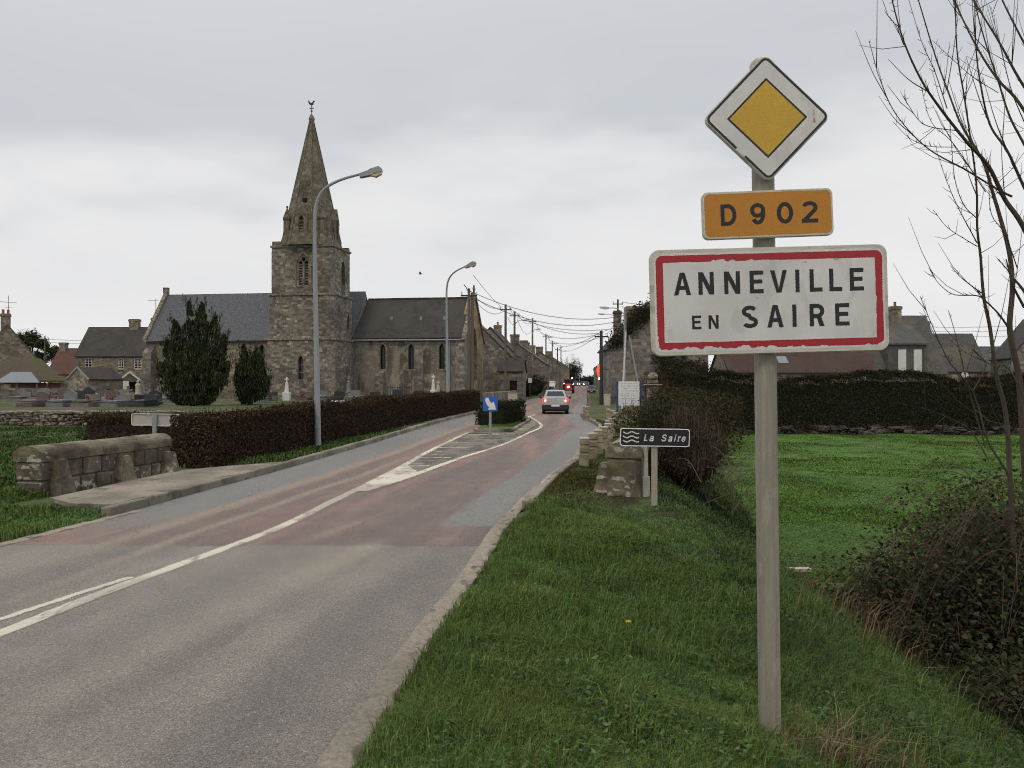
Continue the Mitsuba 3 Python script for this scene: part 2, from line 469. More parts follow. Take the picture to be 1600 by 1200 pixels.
def f_bark(p, n, uv):
    c = mix((.085, .06, .048), (.045, .034, .028), fbm(p.x * 40, p.y * 40, p.z * 14, 4))
    return mix(c, (.07, .085, .035), 0.55 * smoothstep(0.5, 0.65, fbm(p.x * 6, p.y * 6, p.z * 4, 3)))


mat('bark', prin(proc(f_bark), 0.9))
mat('twig', prin((.05, .036, .03), 0.9))
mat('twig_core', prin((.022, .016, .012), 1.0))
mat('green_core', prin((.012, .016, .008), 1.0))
mat('dark_glass', prin((.012, .014, .018), 0.12, specular=0.6))
mat('dark_hole', prin((.010, .009, .009), 0.9))
mat('white_paint', prin((.62, .62, .60), 0.5))
mat('grey_paint', prin((.28, .29, .30), 0.6))
mat('cream_paint', prin((.50, .46, .36), 0.7))
mat('dark_metal', prin((.03, .03, .032), 0.5))
mat('zinc', prin((.24, .26, .28), 0.5))
mat('lead_roof', prin((.20, .23, .26), 0.6))
mat('terracotta', prin((.30, .10, .06), 0.8))
mat('brick_brown', prin((.11, .055, .042), 0.9))
mat('granite_grey', prin((.16, .165, .17), 0.5))
mat('granite_dark', prin((.035, .037, .042), 0.25))
mat('granite_pink', prin((.125, .088, .078), 0.4))
mat('marble', prin((.62, .61, .58), 0.5))
mat('cap_white', prin((.42, .40, .33), 0.85))
mat('silver_paint', prin((.42, .43, .44), 0.32, metallic=0.35, clearcoat=0.7))
mat('grey_car', prin((.26, .29, .33), 0.35, metallic=0.3, clearcoat=0.7))
mat('van_white', prin((.55, .55, .53), 0.4, clearcoat=0.5))
mat('dark_car', prin((.03, .035, .05), 0.3, clearcoat=0.8))
mat('tractor_red', prin((.42, .05, .035), 0.5))
mat('rubber', prin((.018, .018, .018), 0.85))
mat('black_plastic', prin((.02, .02, .021), 0.55))
mat('lens_red', prin((.35, .02, .02), 0.2))
mat('lamp_bowl', prin((.52, .40, .25), 0.3))
mat('wire', prin((.02, .02, .02), 0.7))
mat('yellow_petal', prin((.7, .5, .02), 0.7))
mat('puddle', prin((.02, .02, .02), 0.03, specular=0.7))

# ---------------------------------------------------------------- the lie of the land
from scipy.interpolate import PchipInterpolator as PCH
XL = PCH([-40, 0, 9.6, 12.03, 13.98, 16.6, 24.3, 41.5, 54.7, 89, 126, 160, 230, 900], [-11.0, -6.95, -5.92, -5.55, -5.38, -5.1, -4.49, -3.35, -1.98, .95, 5.0, 8.6, 15.0, 76])
XG = PCH([-40, 0, 4.03, 5.82, 8.04, 10.6, 12.2, 15.7, 20.9, 30, 37, 45.4, 60, 83, 126, 160, 230, 900], [-5.2, -1.15, -.785, -.61, -.34, -.09, .13, .68, 1.66, 2.85, 3.75, 3.84, 5.2, 7.5, 11.3, 14.9, 21.5, 83])
prof = lambda Y: 1.15 * sm(150, 235, Y)


def gz(X, Y):
    X, Y = np.broadcast_arrays(np.asarray(X, float), np.asarray(Y, float))
    xl, xr = XL(np.clip(Y, -40, 900)), XG(np.clip(Y, -40, 900))
    p3 = np.stack([X, Y, 0 * X], -1)
    lump = meshkit.fbm(p3 * 0.9, 3, 2) - 0.5
    d = X - xr
    up = np.where(Y < 12.2, 0.03, 0.1)
    verge = 0.01 + (up + 0.03) * sm(0, 0.35, d) + 0.16 * lump * sm(0.2, 1.0, d) * sm(39, 34, Y) - 0.30 * sm(0.7, 2.6, d) * sm(14, 9, Y)
    dc = np.interp(Y, [0, 8.5, 10.5, 12.5, 17, 45], [2.35, 2.5, 2.5, 1.95, 2.0, 2.6])
    field = (-1.05 + 0.5 * sm(16, 40, Y)) * sm(60, 44, Y) + 0.14 * lump
    z = verge + (field - verge) * sm(dc, dc + 2.2, d)
    z = z - 0.20 * np.exp(-((X - 1.65) / .75) ** 2 - ((Y - 12.3) / .8) ** 2) - 0.04 * np.exp(-((X - 1.5) / .4) ** 2 - ((Y - 4.9) / .6) ** 2)
    e = xl - X
    upl = np.where(Y < 11.6, 0.03, 0.1)
    slab = sm(11.0, 11.8, Y) * sm(19.0, 18.0, Y) * sm(2.2, 1.8, e)
    left = 0.01 + upl * sm(0, 0.3, e) * (1 - .45 * slab) + 0.12 * lump * sm(0.3, 1.5, e) * (1 - slab) + 0.35 * sm(33.5, 35.5, Y) * sm(3.5, 6.0, e)
    z = np.where(d > 0, z, np.where(e > 0, left, -0.07))
    return z + prof(Y)


def grid_mesh(xs, ys, fz):
    X, Y = np.meshgrid(xs, ys)
    v = np.stack([X, Y, fz(X, Y)], -1).reshape(-1, 3)
    n = len(xs)
    i, j = np.meshgrid(np.arange(len(ys) - 1), np.arange(n - 1), indexing='ij')
    a = (i * n + j).ravel()
    return trimesh.Trimesh(v, np.vstack([np.stack([a, a + 1, a + n + 1], 1), np.stack([a, a + n + 1, a + n], 1)]), process=False)


xs = np.concatenate([[-3000, -1500, -700, -350, -200, -120], np.arange(-80, -14, 3.0), np.arange(-14, 12, 0.16), np.arange(12, 30, 0.7), np.arange(30, 90, 4.0), [100, 150, 250, 500, 1000, 3000]])
ys = np.concatenate([[-300, -100], np.arange(-40, 0, 4.0), np.arange(0, 24, 0.16), np.arange(24, 62, 0.6), np.arange(62, 260, 5.0), [280, 350, 500, 800, 1500, 4000]])
struct('ground', grid_mesh(xs, ys, gz), 'turf', smooth=True)


def strip(ysamp, xa, xb, z, n=8, uvx=None):
    """A strip of road between the curves xa and xb; uv.x across (or given by uvx), uv.y along."""
    t = np.linspace(0, 1, n + 1)
    a, b = xa(ysamp), xb(ysamp)
    X = a[:, None] + (b - a)[:, None] * t
    Y = np.repeat(ysamp[:, None], n + 1, 1)
    v = np.stack([X, Y, z + prof(Y)], -1).reshape(-1, 3)
    uv = np.stack([np.broadcast_to(t, X.shape), Y], -1).reshape(-1, 2)
    i, j = np.meshgrid(np.arange(len(ysamp) - 1), np.arange(n), indexing='ij')
    q = (i * (n + 1) + j).ravel()
    return trimesh.Trimesh(v, np.vstack([np.stack([q, q + 1, q + n + 2], 1), np.stack([q, q + n + 2, q + n + 1], 1)]), process=False), uv


ry = np.concatenate([np.arange(-40, 2, 4.0), np.arange(2, 60, 0.5), np.arange(60, 250, 4.0), np.arange(250, 901, 50.0)])
m, uv = strip(ry, XL, XG, 0.0)
scene['road'] = ply(m, 'road_surface', smooth=True, uv=uv)
labels['road'] = {'kind': 'structure'}
gy = np.concatenate([np.arange(-20, 2, 2.0), np.arange(2, 27, 0.15)])
rag = lambda Y: 0.05 * (meshkit.fbm(np.stack([Y * 2.1, 0 * Y, 0 * Y], -1), 4, 3) - 0.5)
m, uv = strip(gy, lambda Y: XG(Y) - 0.17 + 0.6 * rag(Y + 40), lambda Y: XG(Y) + 0.03 + 2.2 * rag(Y), 0.004, 3)
scene['gutter'] = ply(m, 'gutter_concrete', smooth=True, uv=uv)
labels['gutter'] = {'kind': 'structure', 'label': 'pale concrete edging strip between the road and the grass'}
m, uv = strip(np.arange(2, 12.3, 0.3), lambda Y: XL(Y) - 0.05, lambda Y: XL(Y) + 0.14 + rag(Y), 0.004, 2)
scene['gutter_001'] = ply(m, 'gutter_concrete', smooth=True, uv=uv)
labels['gutter_001'] = {'kind': 'structure'}

rng = np.random.default_rng(7)
# kerbs: each stone its own piece
labels['kerb'] = {'kind': 'structure', 'label': 'low concrete kerb along the left side of the road'}


def kerb_stones(holder, pts, ln, w, h, side):
    p = np.asarray(pts, float)
    seg = np.linalg.norm(np.diff(p, axis=0), axis=1)
    s = np.concatenate([[0], np.cumsum(seg)])
    n = max(1, int(round(s[-1] / ln)))
    for i in range(n):
        a, b = s[-1] * i / n, s[-1] * (i + 1) / n
        A = np.array([np.interp(a, s, p[:, 0]), np.interp(a, s, p[:, 1])])
        B = np.array([np.interp(b, s, p[:, 0]), np.interp(b, s, p[:, 1])])
        u = (B - A) / np.linalg.norm(B - A)
        nrm = np.array([-u[1], u[0]]) * side
        c = (A + B) / 2 + nrm * w / 2
        k = block((np.linalg.norm(B - A) - 0.012, w, h + 0.2), 0.018, 0.005, rng)
        part(holder, 'kerb_stone', tr(k, M4((c[0], c[1], h / 2 - 0.1 + rng.uniform(-.006, .006) + float(prof(c[1]))), (u[0], u[1], 0), (-u[1], u[0], 0), (0, 0, 1))), 'concrete')


ky = np.arange(11.6, 56, 0.5)
kerb_stones('kerb', np.stack([XL(ky), ky], 1), 1.0, 0.15, 0.135, 1)
labels['kerb_001'] = {'kind': 'structure', 'label': 'low kerb round the grass strip beside the right parapet'}
ky = np.concatenate([np.arange(12.35, 37, 0.4), [38, 40, 43, 45.4, 49, 55, 60]])
kerb_stones('kerb_001', [(0.62, 12.32), (0.46, 12.14), (0.30, 12.08), (0.17, 12.16)] + [(XG(y) + .03, y) for y in ky], 0.6, 0.14, 0.13, -1)

pv = Polygon([(XL(11.9) - .155, 11.9), (-6.35, 12.0), (-7.0, 12.6), (-6.68, 16.6), (-5.9, 17.6), (XL(18.5) - .155, 18.5), (XL(15) - .155, 15), (XL(13.2) - .155, 13.2)])
m = ext(pv, 0.128)
m.apply_translation((0, 0, 0.0))
struct('pavement', m, 'concrete', label='worn concrete slab in front of the left parapet')
m, uv = strip(np.arange(33, 58, 1.0), lambda Y: XL(Y) - 1.0 - 0.0 * Y, lambda Y: XL(Y) - 0.16, 0.122, 2)
scene['pavement_001'] = ply(m, 'concrete', smooth=True)
labels['pavement_001'] = {'kind': 'structure', 'label': 'narrow pavement between the hedge and the left kerb'}
m, uv = strip(np.concatenate([np.arange(39.5, 62, 2.0), np.arange(62, 120, 4.0)]), lambda Y: XG(Y) + 0.17, lambda Y: XG(Y) + np.interp(Y, [39, 46, 60, 120], [1.4, 4.6, 4.2, 3.0]), 0.122, 4)
mat('red_pavement', prin((.13, .085, .075), 0.9))
scene['pavement_002'] = ply(m, 'red_pavement', smooth=True)
labels['pavement_002'] = {'kind': 'structure', 'label': 'reddish pavement on the right beyond the posts'}


# ---------------------------------------------------------------- painted lines
def line(pts, w, z=0.004, name='road_marking', m='road_paint', wob=0.012):
    p = chain(pts, 14)
    u = np.gradient(p, axis=0)
    u /= np.linalg.norm(u, axis=1, keepdims=True)
    nr = np.stack([-u[:, 1], u[:, 0]], 1)
    w = np.interp(np.linspace(0, 1, len(p)), np.linspace(0, 1, len(np.atleast_1d(w))), np.atleast_1d(w))[:, None] / 2
    e = wob * (rng.random((len(p), 2)) - 0.5)
    L, R = p + nr * (w + e[:, :1]), p - nr * (w + e[:, 1:])
    v = np.vstack([np.c_[L, z + prof(L[:, 1])], np.c_[R, z + prof(R[:, 1])]])
    n, i = len(p), np.arange(len(p) - 1)
    return trimesh.Trimesh(v, np.vstack([np.stack([i + n, i + n + 1, i + 1], 1), np.stack([i + n, i + 1, i], 1)]), process=False)


g2 = lambda px, py: np.array([(px - 800) / F * F * EYE / (py - 600), F * EYE / (py - 600)])     # a road point of the photograph on the level ground
G = lambda *q: [g2(*a) for a in q]
struct('road_marking', line([(-4.9, 1.0), (-4.15, 4.0)] + G((0, 990), (200, 912), (430, 827), (520, 783), (575, 757)), [.15, .15, .15, .16]), 'road_paint', label='solid white centre line')
struct('road_marking_001', line(G((-130, 1010), (0, 968), (110, 932), (205, 902)), .08, wob=.02), 'road_paint', label='faint old line beside the centre line')
struct('road_marking_002', line(G((575, 757), (634, 726), (677, 702), (731, 676)), [.16, .15, .14, .12], .009), 'road_paint', label='white line down the left side of the traffic island')
struct('road_marking_003', line(G((560, 768), (627, 749), (717, 717), (785, 695), (825, 677), (846, 665), (828, 651)), [.30, .2, .16, .14, .14, .14, .12], .009), 'road_paint', label='white line round the right side of the traffic island')
struct('road_marking_004', line(G((812, 655), (824, 651.5), (836, 648)), .15), 'road_paint')
a, b = G((575, 757), (634, 726)), G((560, 768), (627, 749))
wedge = Polygon([a[0], G((634, 726))[0], G((652, 737))[0], G((627, 748))[0], b[0]])
m = ext(wedge, 0.002)
m.apply_translation((0, 0, 0.0065))
struct('road_marking_005', m, 'road_paint', label='worn white wedge where the centre line parts')
lf = [(575, 757), (634, 726), (677, 702), (731, 676)]
rt = [(560, 768), (627, 749), (717, 717), (785, 695), (825, 677)]
LX = lambda y: np.interp(y, [q[1] for q in lf][::-1], [q[0] for q in lf][::-1])
RX = lambda y: np.interp(y, [q[1] for q in rt][::-1], [q[0] for q in rt][::-1])
mat('nose_surface', prin(proc(lambda p, n, uv: mix(mix((.165, .15, .13), (.10, .092, .08), smoothstep(.38, .62, fbm(p.x * 3, p.y * .9, 1.0, 4))), (.05, .055, .025), smoothstep(.50, .62, fbm(p.x * 2.2, p.y * 1.1, 7.0, 4)) * smoothstep(24.0, 29.5, p.y)) * (.7 + .6 * noise(p.x * 60, p.y * 60))), .9))
m = ext(Polygon(G(*lf) + G(*rt[::-1])), 0.003)
m.apply_translation((0, 0, 0.0015))
struct('island_nose', m, 'nose_surface', label='dirty grey asphalt between the white lines before the island')
hat = {'label': 'short white hatch stripes across the island nose', 'kind': 'structure'}
for i, y in enumerate((743, 738, 733.5, 729, 725, 720.5, 716, 711.5, 706.5, 700, 692.5, 684.5, 679)):
    x0 = LX(y) + 5
    k = (0.45, 0.7, 0.35, 0.65, 0.38)[i % 5] if y > 705 else (0.8, 0.5)[i % 2]
    if y < 690:
        k = 0.93
    x1 = min(RX(y) - 5, x0 + 4 + (RX(y) - x0) * k)
    if x1 - x0 > 4:
        s = struct('hatch_marking', line(G((x0, y), ((x0 + x1) / 2, y - 0.4), (x1, y - 0.8)), .15 if y > 700 else .2, .009, wob=.05), 'road_paint' if i % 3 == 0 else 'worn_paint')
        if s == 'hatch_marking':
            labels[s] = hat
for q in (((862, 687), (876, 687)), ((842, 695.5), (852, 695.5))):
    struct('road_marking', line(G(*q), .12), 'worn_paint')

# ---------------------------------------------------------------- the traffic island
isl = Polygon(G((740, 675.5), (802, 675.5), (830, 657.5), (815, 648), (775, 648), (758, 660)))
labels['traffic_island'] = {'kind': 'structure', 'label': 'grassy kerbed traffic island in the middle of the road'}
m = ext(isl.buffer(-0.12), 0.13)
part('traffic_island', 'turf_bed', m, 'turf')
ring = np.array(isl.exterior.coords)
kerb_stones('traffic_island', ring if Polygon(ring).exterior.is_ccw else ring[::-1], 0.9, 0.12, 0.125, 1)
m = ext(Polygon(G((812, 681), (839, 664), (832, 657), (803, 675.8))), 0.03)
part('traffic_island', 'sloped_kerb', m, 'concrete')

# puddle in the right gutter
pp = G((846, 756), (852, 757), (858, 750), (864, 744), (860, 744), (853, 749))
m = ext(Polygon(pp).buffer(0.03), 0.003)
m.apply_translation((0, 0, 0.006))
struct('puddle', m, 'puddle', label='small puddle shining in the right gutter')

# ---------------------------------------------------------------- the town sign
def stroke_letter(ch, W, H, t):
    """A sign-writer's block capital or figure, W wide and H high, drawn with a stroke t wide."""
    a, b, h = t / 2, W - t / 2, H
    ln = lambda *p: LineString(p).buffer(t / 2, cap_style=2, join_style=2)
    arc = lambda cx, cy, rx, ry, a0, a1: [(cx + rx * math.cos(math.radians(q)), cy + ry * math.sin(math.radians(q))) for q in np.linspace(a0, a1, 28)]
    R_ = lambda x0, y0, x1, y1: sbox(x0, y0, x1, y1)
    if ch == 'I':
        g = R_(0, 0, W, h)
    elif ch == 'L':
        g = R_(0, 0, t, h).union(R_(0, 0, W, t))
    elif ch == 'E':
        g = unary_union([R_(0, 0, t, h), R_(0, 0, W, t), R_(0, h - t, W, h), R_(0, h * .52 - t / 2, W * .92, h * .52 + t / 2)])
    elif ch == 'N':
        g = unary_union([R_(0, 0, t, h), R_(W - t, 0, W, h), Polygon([(0, h), (t * 1.15, h), (W, 0), (W - t * 1.15, 0)])])
    elif ch == 'V':
        g = Polygon([(0, h), (t * 1.08, h), (W / 2, t * 1.1), (W - t * 1.08, h), (W, h), (W / 2 + t * .58, 0), (W / 2 - t * .58, 0)])
    elif ch == 'A':
        o_ = Polygon([(0, 0), (W / 2 - t * .60, h), (W / 2 + t * .60, h), (W, 0)])
        i_ = Polygon([(t * 1.08, 0), (W / 2, h - t * 1.25), (W - t * 1.08, 0)])
        g = o_.difference(i_).union(o_.intersection(R_(0, h * .24, W, h * .24 + t * .95)))
    elif ch == 'D':
        g = Polygon([(a, a), (W * .45, a)] + arc(W * .45, h / 2, b - W * .45, h / 2 - a, -90, 90) + [(W * .45, h - a), (a, h - a)]).exterior.buffer(t / 2, join_style=2)
    elif ch == 'R':
        bl = Polygon([(a, h * .46), (W * .5, h * .46)] + arc(W * .5, (h * .46 + h - a) / 2, b - W * .5, (h - a - h * .46) / 2, -90, 90) + [(W * .5, h - a), (a, h - a)]).exterior.buffer(t / 2, join_style=2)
        g = unary_union([bl, R_(0, 0, t, h), Polygon([(W * .42, h * .5), (W * .42 + t * 1.15, h * .5), (W, 0), (W - t * 1.2, 0)])])
    elif ch == 'S':
        p = arc(W / 2, h * .735, W / 2 - a, h * .265 - a, 28, 262) + arc(W / 2, h * .255, W / 2 - a, h * .265 - a, 82, -155)
        g = LineString(p).buffer(t / 2, cap_style=2, join_style=1)
    elif ch == '0':
        g = Polygon(arc(W / 2, h / 2, W / 2 - a, h / 2 - a, 0, 360)).exterior.buffer(t / 2)
    elif ch == '9':
        g = Polygon(arc(W / 2, h * .66, W / 2 - a, h * .34 - a, 0, 360)).exterior.buffer(t / 2).union(LineString(arc(W / 2, h * .52, W / 2 - a, h * .52 - a, 20, -142)).buffer(t / 2, cap_style=2))
    else:                                       # 2
        g = LineString(arc(W / 2, h * .70, W / 2 - a, h * .30 - a, 158, -32) + [(t * .62, t * .6)]).buffer(t / 2, cap_style=2, join_style=1).intersection(R_(-1, 0, W + 1, h + 1)).union(R_(0, 0, W, t))
    x0, y0, x1, y1 = g.bounds
    return affinity.translate(affinity.scale(g, W / (x1 - x0), h / (y1 - y0), origin=(x0, y0)), -x0, -y0)


def glyphs(items, cap, base, depth, rot=0.0, slant=0.0, own=True):
    """Letters as flat plates in the sign's own plane: items = (letter, x0, x1); their feet at base, capitals cap high."""
    out = []
    for ch, x0, x1 in items:
        if own:
            out.append(tr(ext(stroke_letter(ch, x1 - x0, cap, cap * .182), depth), M4((x0, base, 0), (1, 0, 0), (0, 1, 0), (0, 0, 1))))
            continue
        g = meshkit.text_mesh(ch, cap, depth, bold=True)
        lo, hi = g.bounds
        k = np.eye(4)
        k[0, 0] = (x1 - x0) / (hi[0] - lo[0])
        k[0, 3] = x0 - lo[0] * k[0, 0]
        k[1, 3] = base
        k[0, 1] = slant
        g.apply_transform(k)
        out.append(g)
    return out


def letters(p, gl, o, rot, off, m):
    for g in gl:
        part(p, 'letter', upright(g, o, rot, off), m)


def upright(mesh, o, rot, off):
    """A flat mesh drawn in the xy plane, stood upright facing -y with its centre at o."""
    c, s = math.cos(math.radians(rot)), math.sin(math.radians(rot))
    return tr(mesh, M4(np.array(o) + np.array([0, -off, 0]), (c, 0, s), (-s, 0, c), (0, -1, 0)))


def tray(poly, t=0.028, lip=0.012):
    """A sheet metal plate: a face with a folded, rounded edge."""
    return cat([ext(poly, t * 0.72), tr(ext(poly.buffer(-0.004), t * 0.28), M4((0, 0, t * 0.72), (1, 0, 0), (0, 1, 0), (0, 0, 1)))])


SP = 4.87 / F
SX, SY = (1203 - 800) * SP, 4.87
sz = lambda py: EYE - (py - 600) * 4.80 / F
sx = lambda px: (px - 800) * 4.80 / F
t = thing('town_sign', 'tall grey post with yellow diamond, orange road number and white red-bordered place name plates', 'road sign')
zb, zt = gz(SX, SY) - 0.25, sz(95)
lean = np.array([-0.0125, 0, 1])
pz = np.linspace(zb, zt, 24)
pol = np.stack([SX + lean[0] * (pz + .15), SY + 0 * pz, pz], 1)
part(t, 'post', tube(pol, 0.0635, 28), 'pole_steel', smooth=40, label='dull grey steel post with algae and rain streaks')
cz = zt
part(t, 'post_cap', lathe([(0.069, -0.03), (0.07, 0.0), (0.062, 0.02), (0.04, 0.036), (0.0, 0.042)], 24, (pol[-1][0], SY, cz)), 'plate_rim', smooth=50)
yf = 4.80                                     # the plates' backs
for zc_px in (187, 335, 420, 520):            # clamp bands behind the plates
    xx = SX + lean[0] * (sz(zc_px) + .15)
    part(t, 'clamp', cat([lathe([(0.066, -0.02), (0.070, -0.02), (0.070, 0.02), (0.066, 0.02)], 20, (xx, SY, sz(zc_px))), bx(xx - .12, xx + .12, yf + .002, yf + .016, sz(zc_px) - .018, sz(zc_px) + .018)]), 'zinc')
# diamond
k = 4.80 / F
o = (sx(1196), yf, sz(187))
dia = affinity.rotate(rrect(0.522, 0.522, 0.044), 45, origin=(0, 0))
p = part(t, 'priority_plate', upright(tray(dia, 0.03), o, 1.6, 0), 'plate_rim', label='white diamond plate with a yellow diamond edged in black')
blk = dia.buffer(-0.008).difference(dia.buffer(-0.021))
chip = affinity.rotate(sbox(-0.014, -0.03, 0.014, 0.03), 45).buffer(0.003)
chip = affinity.translate(chip, -0.150, -0.186)
part(p, 'white_face', upright(ext(dia.buffer(-0.0085), 0.001), o, 1.6, 0.030), 'white_sheet')
part(p, 'black_edge', upright(ext(blk.difference(chip), 0.001), o, 1.6, 0.0312), 'sign_black')
din = affinity.rotate(sbox(-0.163, -0.163, 0.163, 0.163), 45, origin=(0, 0))
part(p, 'black_line', upright(ext(din.difference(din.buffer(-0.0115, join_style=2)), 0.001), o, 1.6, 0.0312), 'sign_black')
part(p, 'yellow_diamond', upright(ext(din.buffer(-0.011, join_style=2), 0.001), o, 1.6, 0.0312), 'yellow_sheet')
sc_ = unary_union([LineString([(.268, .035), (.272, .02), (.265, .012)]).buffer(.0025), Polygon([(.268, -.0), (.262, -.03), (.27, -.036), (.278, -.03), (.274, -.012)])])
mat('scrape', prin((.42, .24, .12), 0.7))
part(p, 'scrape', upright(ext(sc_, 0.0006), o, 1.6, 0.0311), 'scrape', label='small rusty scrape at the right corner')
# road number
o = (sx(1197.5), yf, sz(335.5))
pl = rrect(0.752, 0.272, 0.035)
p = part(t, 'route_plate', upright(tray(pl, 0.03), o, 2.2, 0), 'plate_rim', label='orange plate with the road number D 902 in black')
part(p, 'orange_face', upright(ext(rrect(0.726, 0.246, 0.03), 0.001), o, 2.2, 0.030), 'orange_sheet')
cx = lambda c0, s, x: (c0 + x * s - 1197.5) * k
its = [(ch, cx(980, .2833, a), cx(980, .2833, b)) for ch, a, b in (('D', 508, 594), ('9', 670, 752), ('0', 816, 905), ('2', 952, 1040))]
letters(p, glyphs(its, 0.123, -0.0605, 0.001), o, 2.2, 0.0312, 'sign_black')
# place name
o = (sx(1199.5), yf - 0.004, sz(470))
pl = rrect(1.362, 0.610, 0.055)
p = part(t, 'name_plate', upright(tray(pl, 0.034), o, 1.55, 0), 'plate_rim', label='white place name plate with a peeling red border')
part(p, 'white_face', upright(ext(rrect(1.318, 0.566, 0.045), 0.001), o, 1.55, 0.034), 'white_sheet')
r2 = np.random.default_rng(3)


def ragged(q, amp, keep):
    """The outline with its foil chewed off along the edges named in keep."""
    ring = q.exterior.segmentize(0.006) if hasattr(q.exterior, 'segmentize') else q.exterior
    c = np.array(ring.coords)[:-1]
    n = meshkit.fbm(np.c_[c * 38, np.zeros(len(c))], 3, 4)
    g = meshkit.noise(np.c_[c * 5, np.ones(len(c))], 2)
    cen = c.mean(0)
    pull = amp * np.clip((n - 0.42) * 4, 0, 1) * np.clip((g - 0.35) * 3, 0, 1)
    w = np.array([keep(x, y) for x, y in c])
    dirn = np.where(np.abs(c[:, :1]) / 0.65 > np.abs(c[:, 1:]) / 0.27, np.array([[1.0, 0]]) * np.sign(c[:, :1]), np.array([[0, 1.0]]) * np.sign(c[:, 1:]))
    return Polygon(c - dirn * (pull * w)[:, None]).buffer(0)


outer = ragged(rrect(1.296, 0.540, 0.038), 0.017, lambda x, y: 1.0 if y < -0.2 and x > -.5 else (0.5 if x < -0.5 else 0.15))
inner = sbox(-0.607, -0.229, 0.607, 0.229)
inner = ragged(inner, -0.014, lambda x, y: 1.0 if y > 0.15 and x < 0.35 else (0.5 if x > 0.5 else 0.12))
part(p, 'red_border', upright(ext(outer.difference(inner), 0.001), o, 1.55, 0.0352), 'sign_red', label='red border, its edges flaking')
q = lambda a: (990 + a * .3 - 1199.5) * k
L1 = [('A', 205, 293), ('N', 332, 412), ('N', 465, 547), ('E', 597, 668), ('V', 703, 791), ('I', 833, 854), ('L', 907, 973), ('L', 1008, 1074), ('E', 1114, 1186)]
letters(p, glyphs([(c, q(a), q(b)) for c, a, b in L1], 0.1295, 0.041, 0.001), o, 1.55, 0.0352, 'sign_black')
L2 = [('S', 552, 634), ('A', 682, 767), ('I', 813, 834), ('R', 902, 978), ('E', 1034, 1107)]
letters(p, glyphs([(c, q(a), q(b)) for c, a, b in L2], 0.1285, -0.157, 0.001), o, 1.55, 0.0352, 'sign_black')
L3 = [('E', 294, 341), ('N', 379, 431)]
letters(p, glyphs([(c, q(a), q(b)) for c, a, b in L3], 0.079, -0.156, 0.001), o, 1.55, 0.0352, 'sign_black')
mat('dent', prin((.36, .35, .34), 0.6))
for (a, b, r) in ((0.387, 0.225, .012), (.21, .213, .009), (-.07, .015, .008)):
    part(p, 'dent', upright(ext(affinity.scale(Point(a, b).buffer(r, 5), 1.3, 0.45), 0.0012), o, 1.55, 0.0352), 'dent')

# ---------------------------------------------------------------- river sign
yk = 12.5
k = yk / F
X0 = (1023 - 800) * k
t = thing('river_sign', 'small black sign with white waves on a beige post beside the right parapet', 'road sign')
zz = EYE - (683.5 - 600) * k
m = block((0.088, 0.05, zz + 0.1 - gz(X0, yk) + 0.2), 0.006)
m.apply_translation((X0, yk + 0.035, (zz + 0.1 + gz(X0, yk) - 0.2) / 2))
mat('beige_post', prin((.34, .31, .25), 0.6))
part(t, 'post', m, 'beige_post')
o = (X0, yk, zz)
p = part(t, 'plate', upright(ext(rrect(1.046, 0.27, 0.04), 0.02), o, -1.0, 0), 'sign_white')
part(p, 'black_face', upright(ext(rrect(1.018, 0.242, 0.032), 0.001), o, -1.0, 0.02), 'sign_black')
wv = []
for yy in (-0.058, 0.005, 0.068):
    xs_ = np.linspace(-0.475, -0.245, 40)
    wv.append(LineString(np.c_[xs_, yy + 0.014 * np.sin((xs_ + 0.475) / 0.23 * 2 * np.pi * 1.5 + 2.6)]).buffer(0.0078))
part(p, 'waves', upright(ext(unary_union(wv), 0.001), o, -1.0, 0.0212), 'sign_white')
q = lambda a: (840 + a * .2 - 1022.5) * k
its = [('L', 826, 852), ('a', 868, 899), ('S', 962, 998), ('a', 1014, 1044), ('i', 1062, 1070), ('r', 1088, 1108), ('e', 1118, 1147)]
letters(p, glyphs([(c, q(a), q(b)) for c, a, b in its], 0.098, -0.052, 0.001, slant=0.2, own=False), o, -1.0, 0.0212, 'sign_white')

# its twin across the road, seen from behind
yk = 18.2
k = yk / F
X0 = (242.5 - 800) * k
t = thing('river_sign', 'blank pale back of a small sign standing behind the left parapet', 'road sign')
zz = EYE - (656 - 600) * k
part(t, 'post', bx(X0 - .045, X0 + .045, yk - .052, yk - .002, gz(X0, yk) - .2, zz + .15), 'lamp_paint')
o = (X0, yk + 0.03, zz)
mat('plate_back', prin((.42, .41, .37), 0.5))
pl = rrect(1.05, 0.275, 0.045)
p = part(t, 'plate', upright(ext(pl, 0.006), o, -1.2, 0), 'plate_back')
part(p, 'rim', upright(ext(pl.difference(pl.buffer(-0.02)), 0.025), o, -1.2, 0.006), 'plate_rim')

# ---------------------------------------------------------------- parapets: coping, courses of blocks, guard stones
rng = np.random.default_rng(11)


def rough_stone(m, amp, f, n=2, seed=1):
    for _ in range(n):
        m = m.subdivide()
    v = np.array(m.vertices)
    nn = np.stack([meshkit.fbm(v * f + 17 * i, 3, seed) for i in range(3)], -1) - 0.5
    return trimesh.Trimesh(v + amp * nn, m.faces, process=False)


def coping_mesh(l, w, h):
    a = np.linspace(0, math.pi, 13)
    hs = 0.42 * h
    prof_ = Polygon([(-w / 2, 0)] + [(-w / 2 * math.cos(x), hs + (h - hs) * math.sin(x)) for x in a] + [(w / 2, 0)])
    m = tr(ext(prof_, l), M4((0, 0, 0), (0, 1, 0), (0, 0, 1), (1, 0, 0)))        # along x
    return m


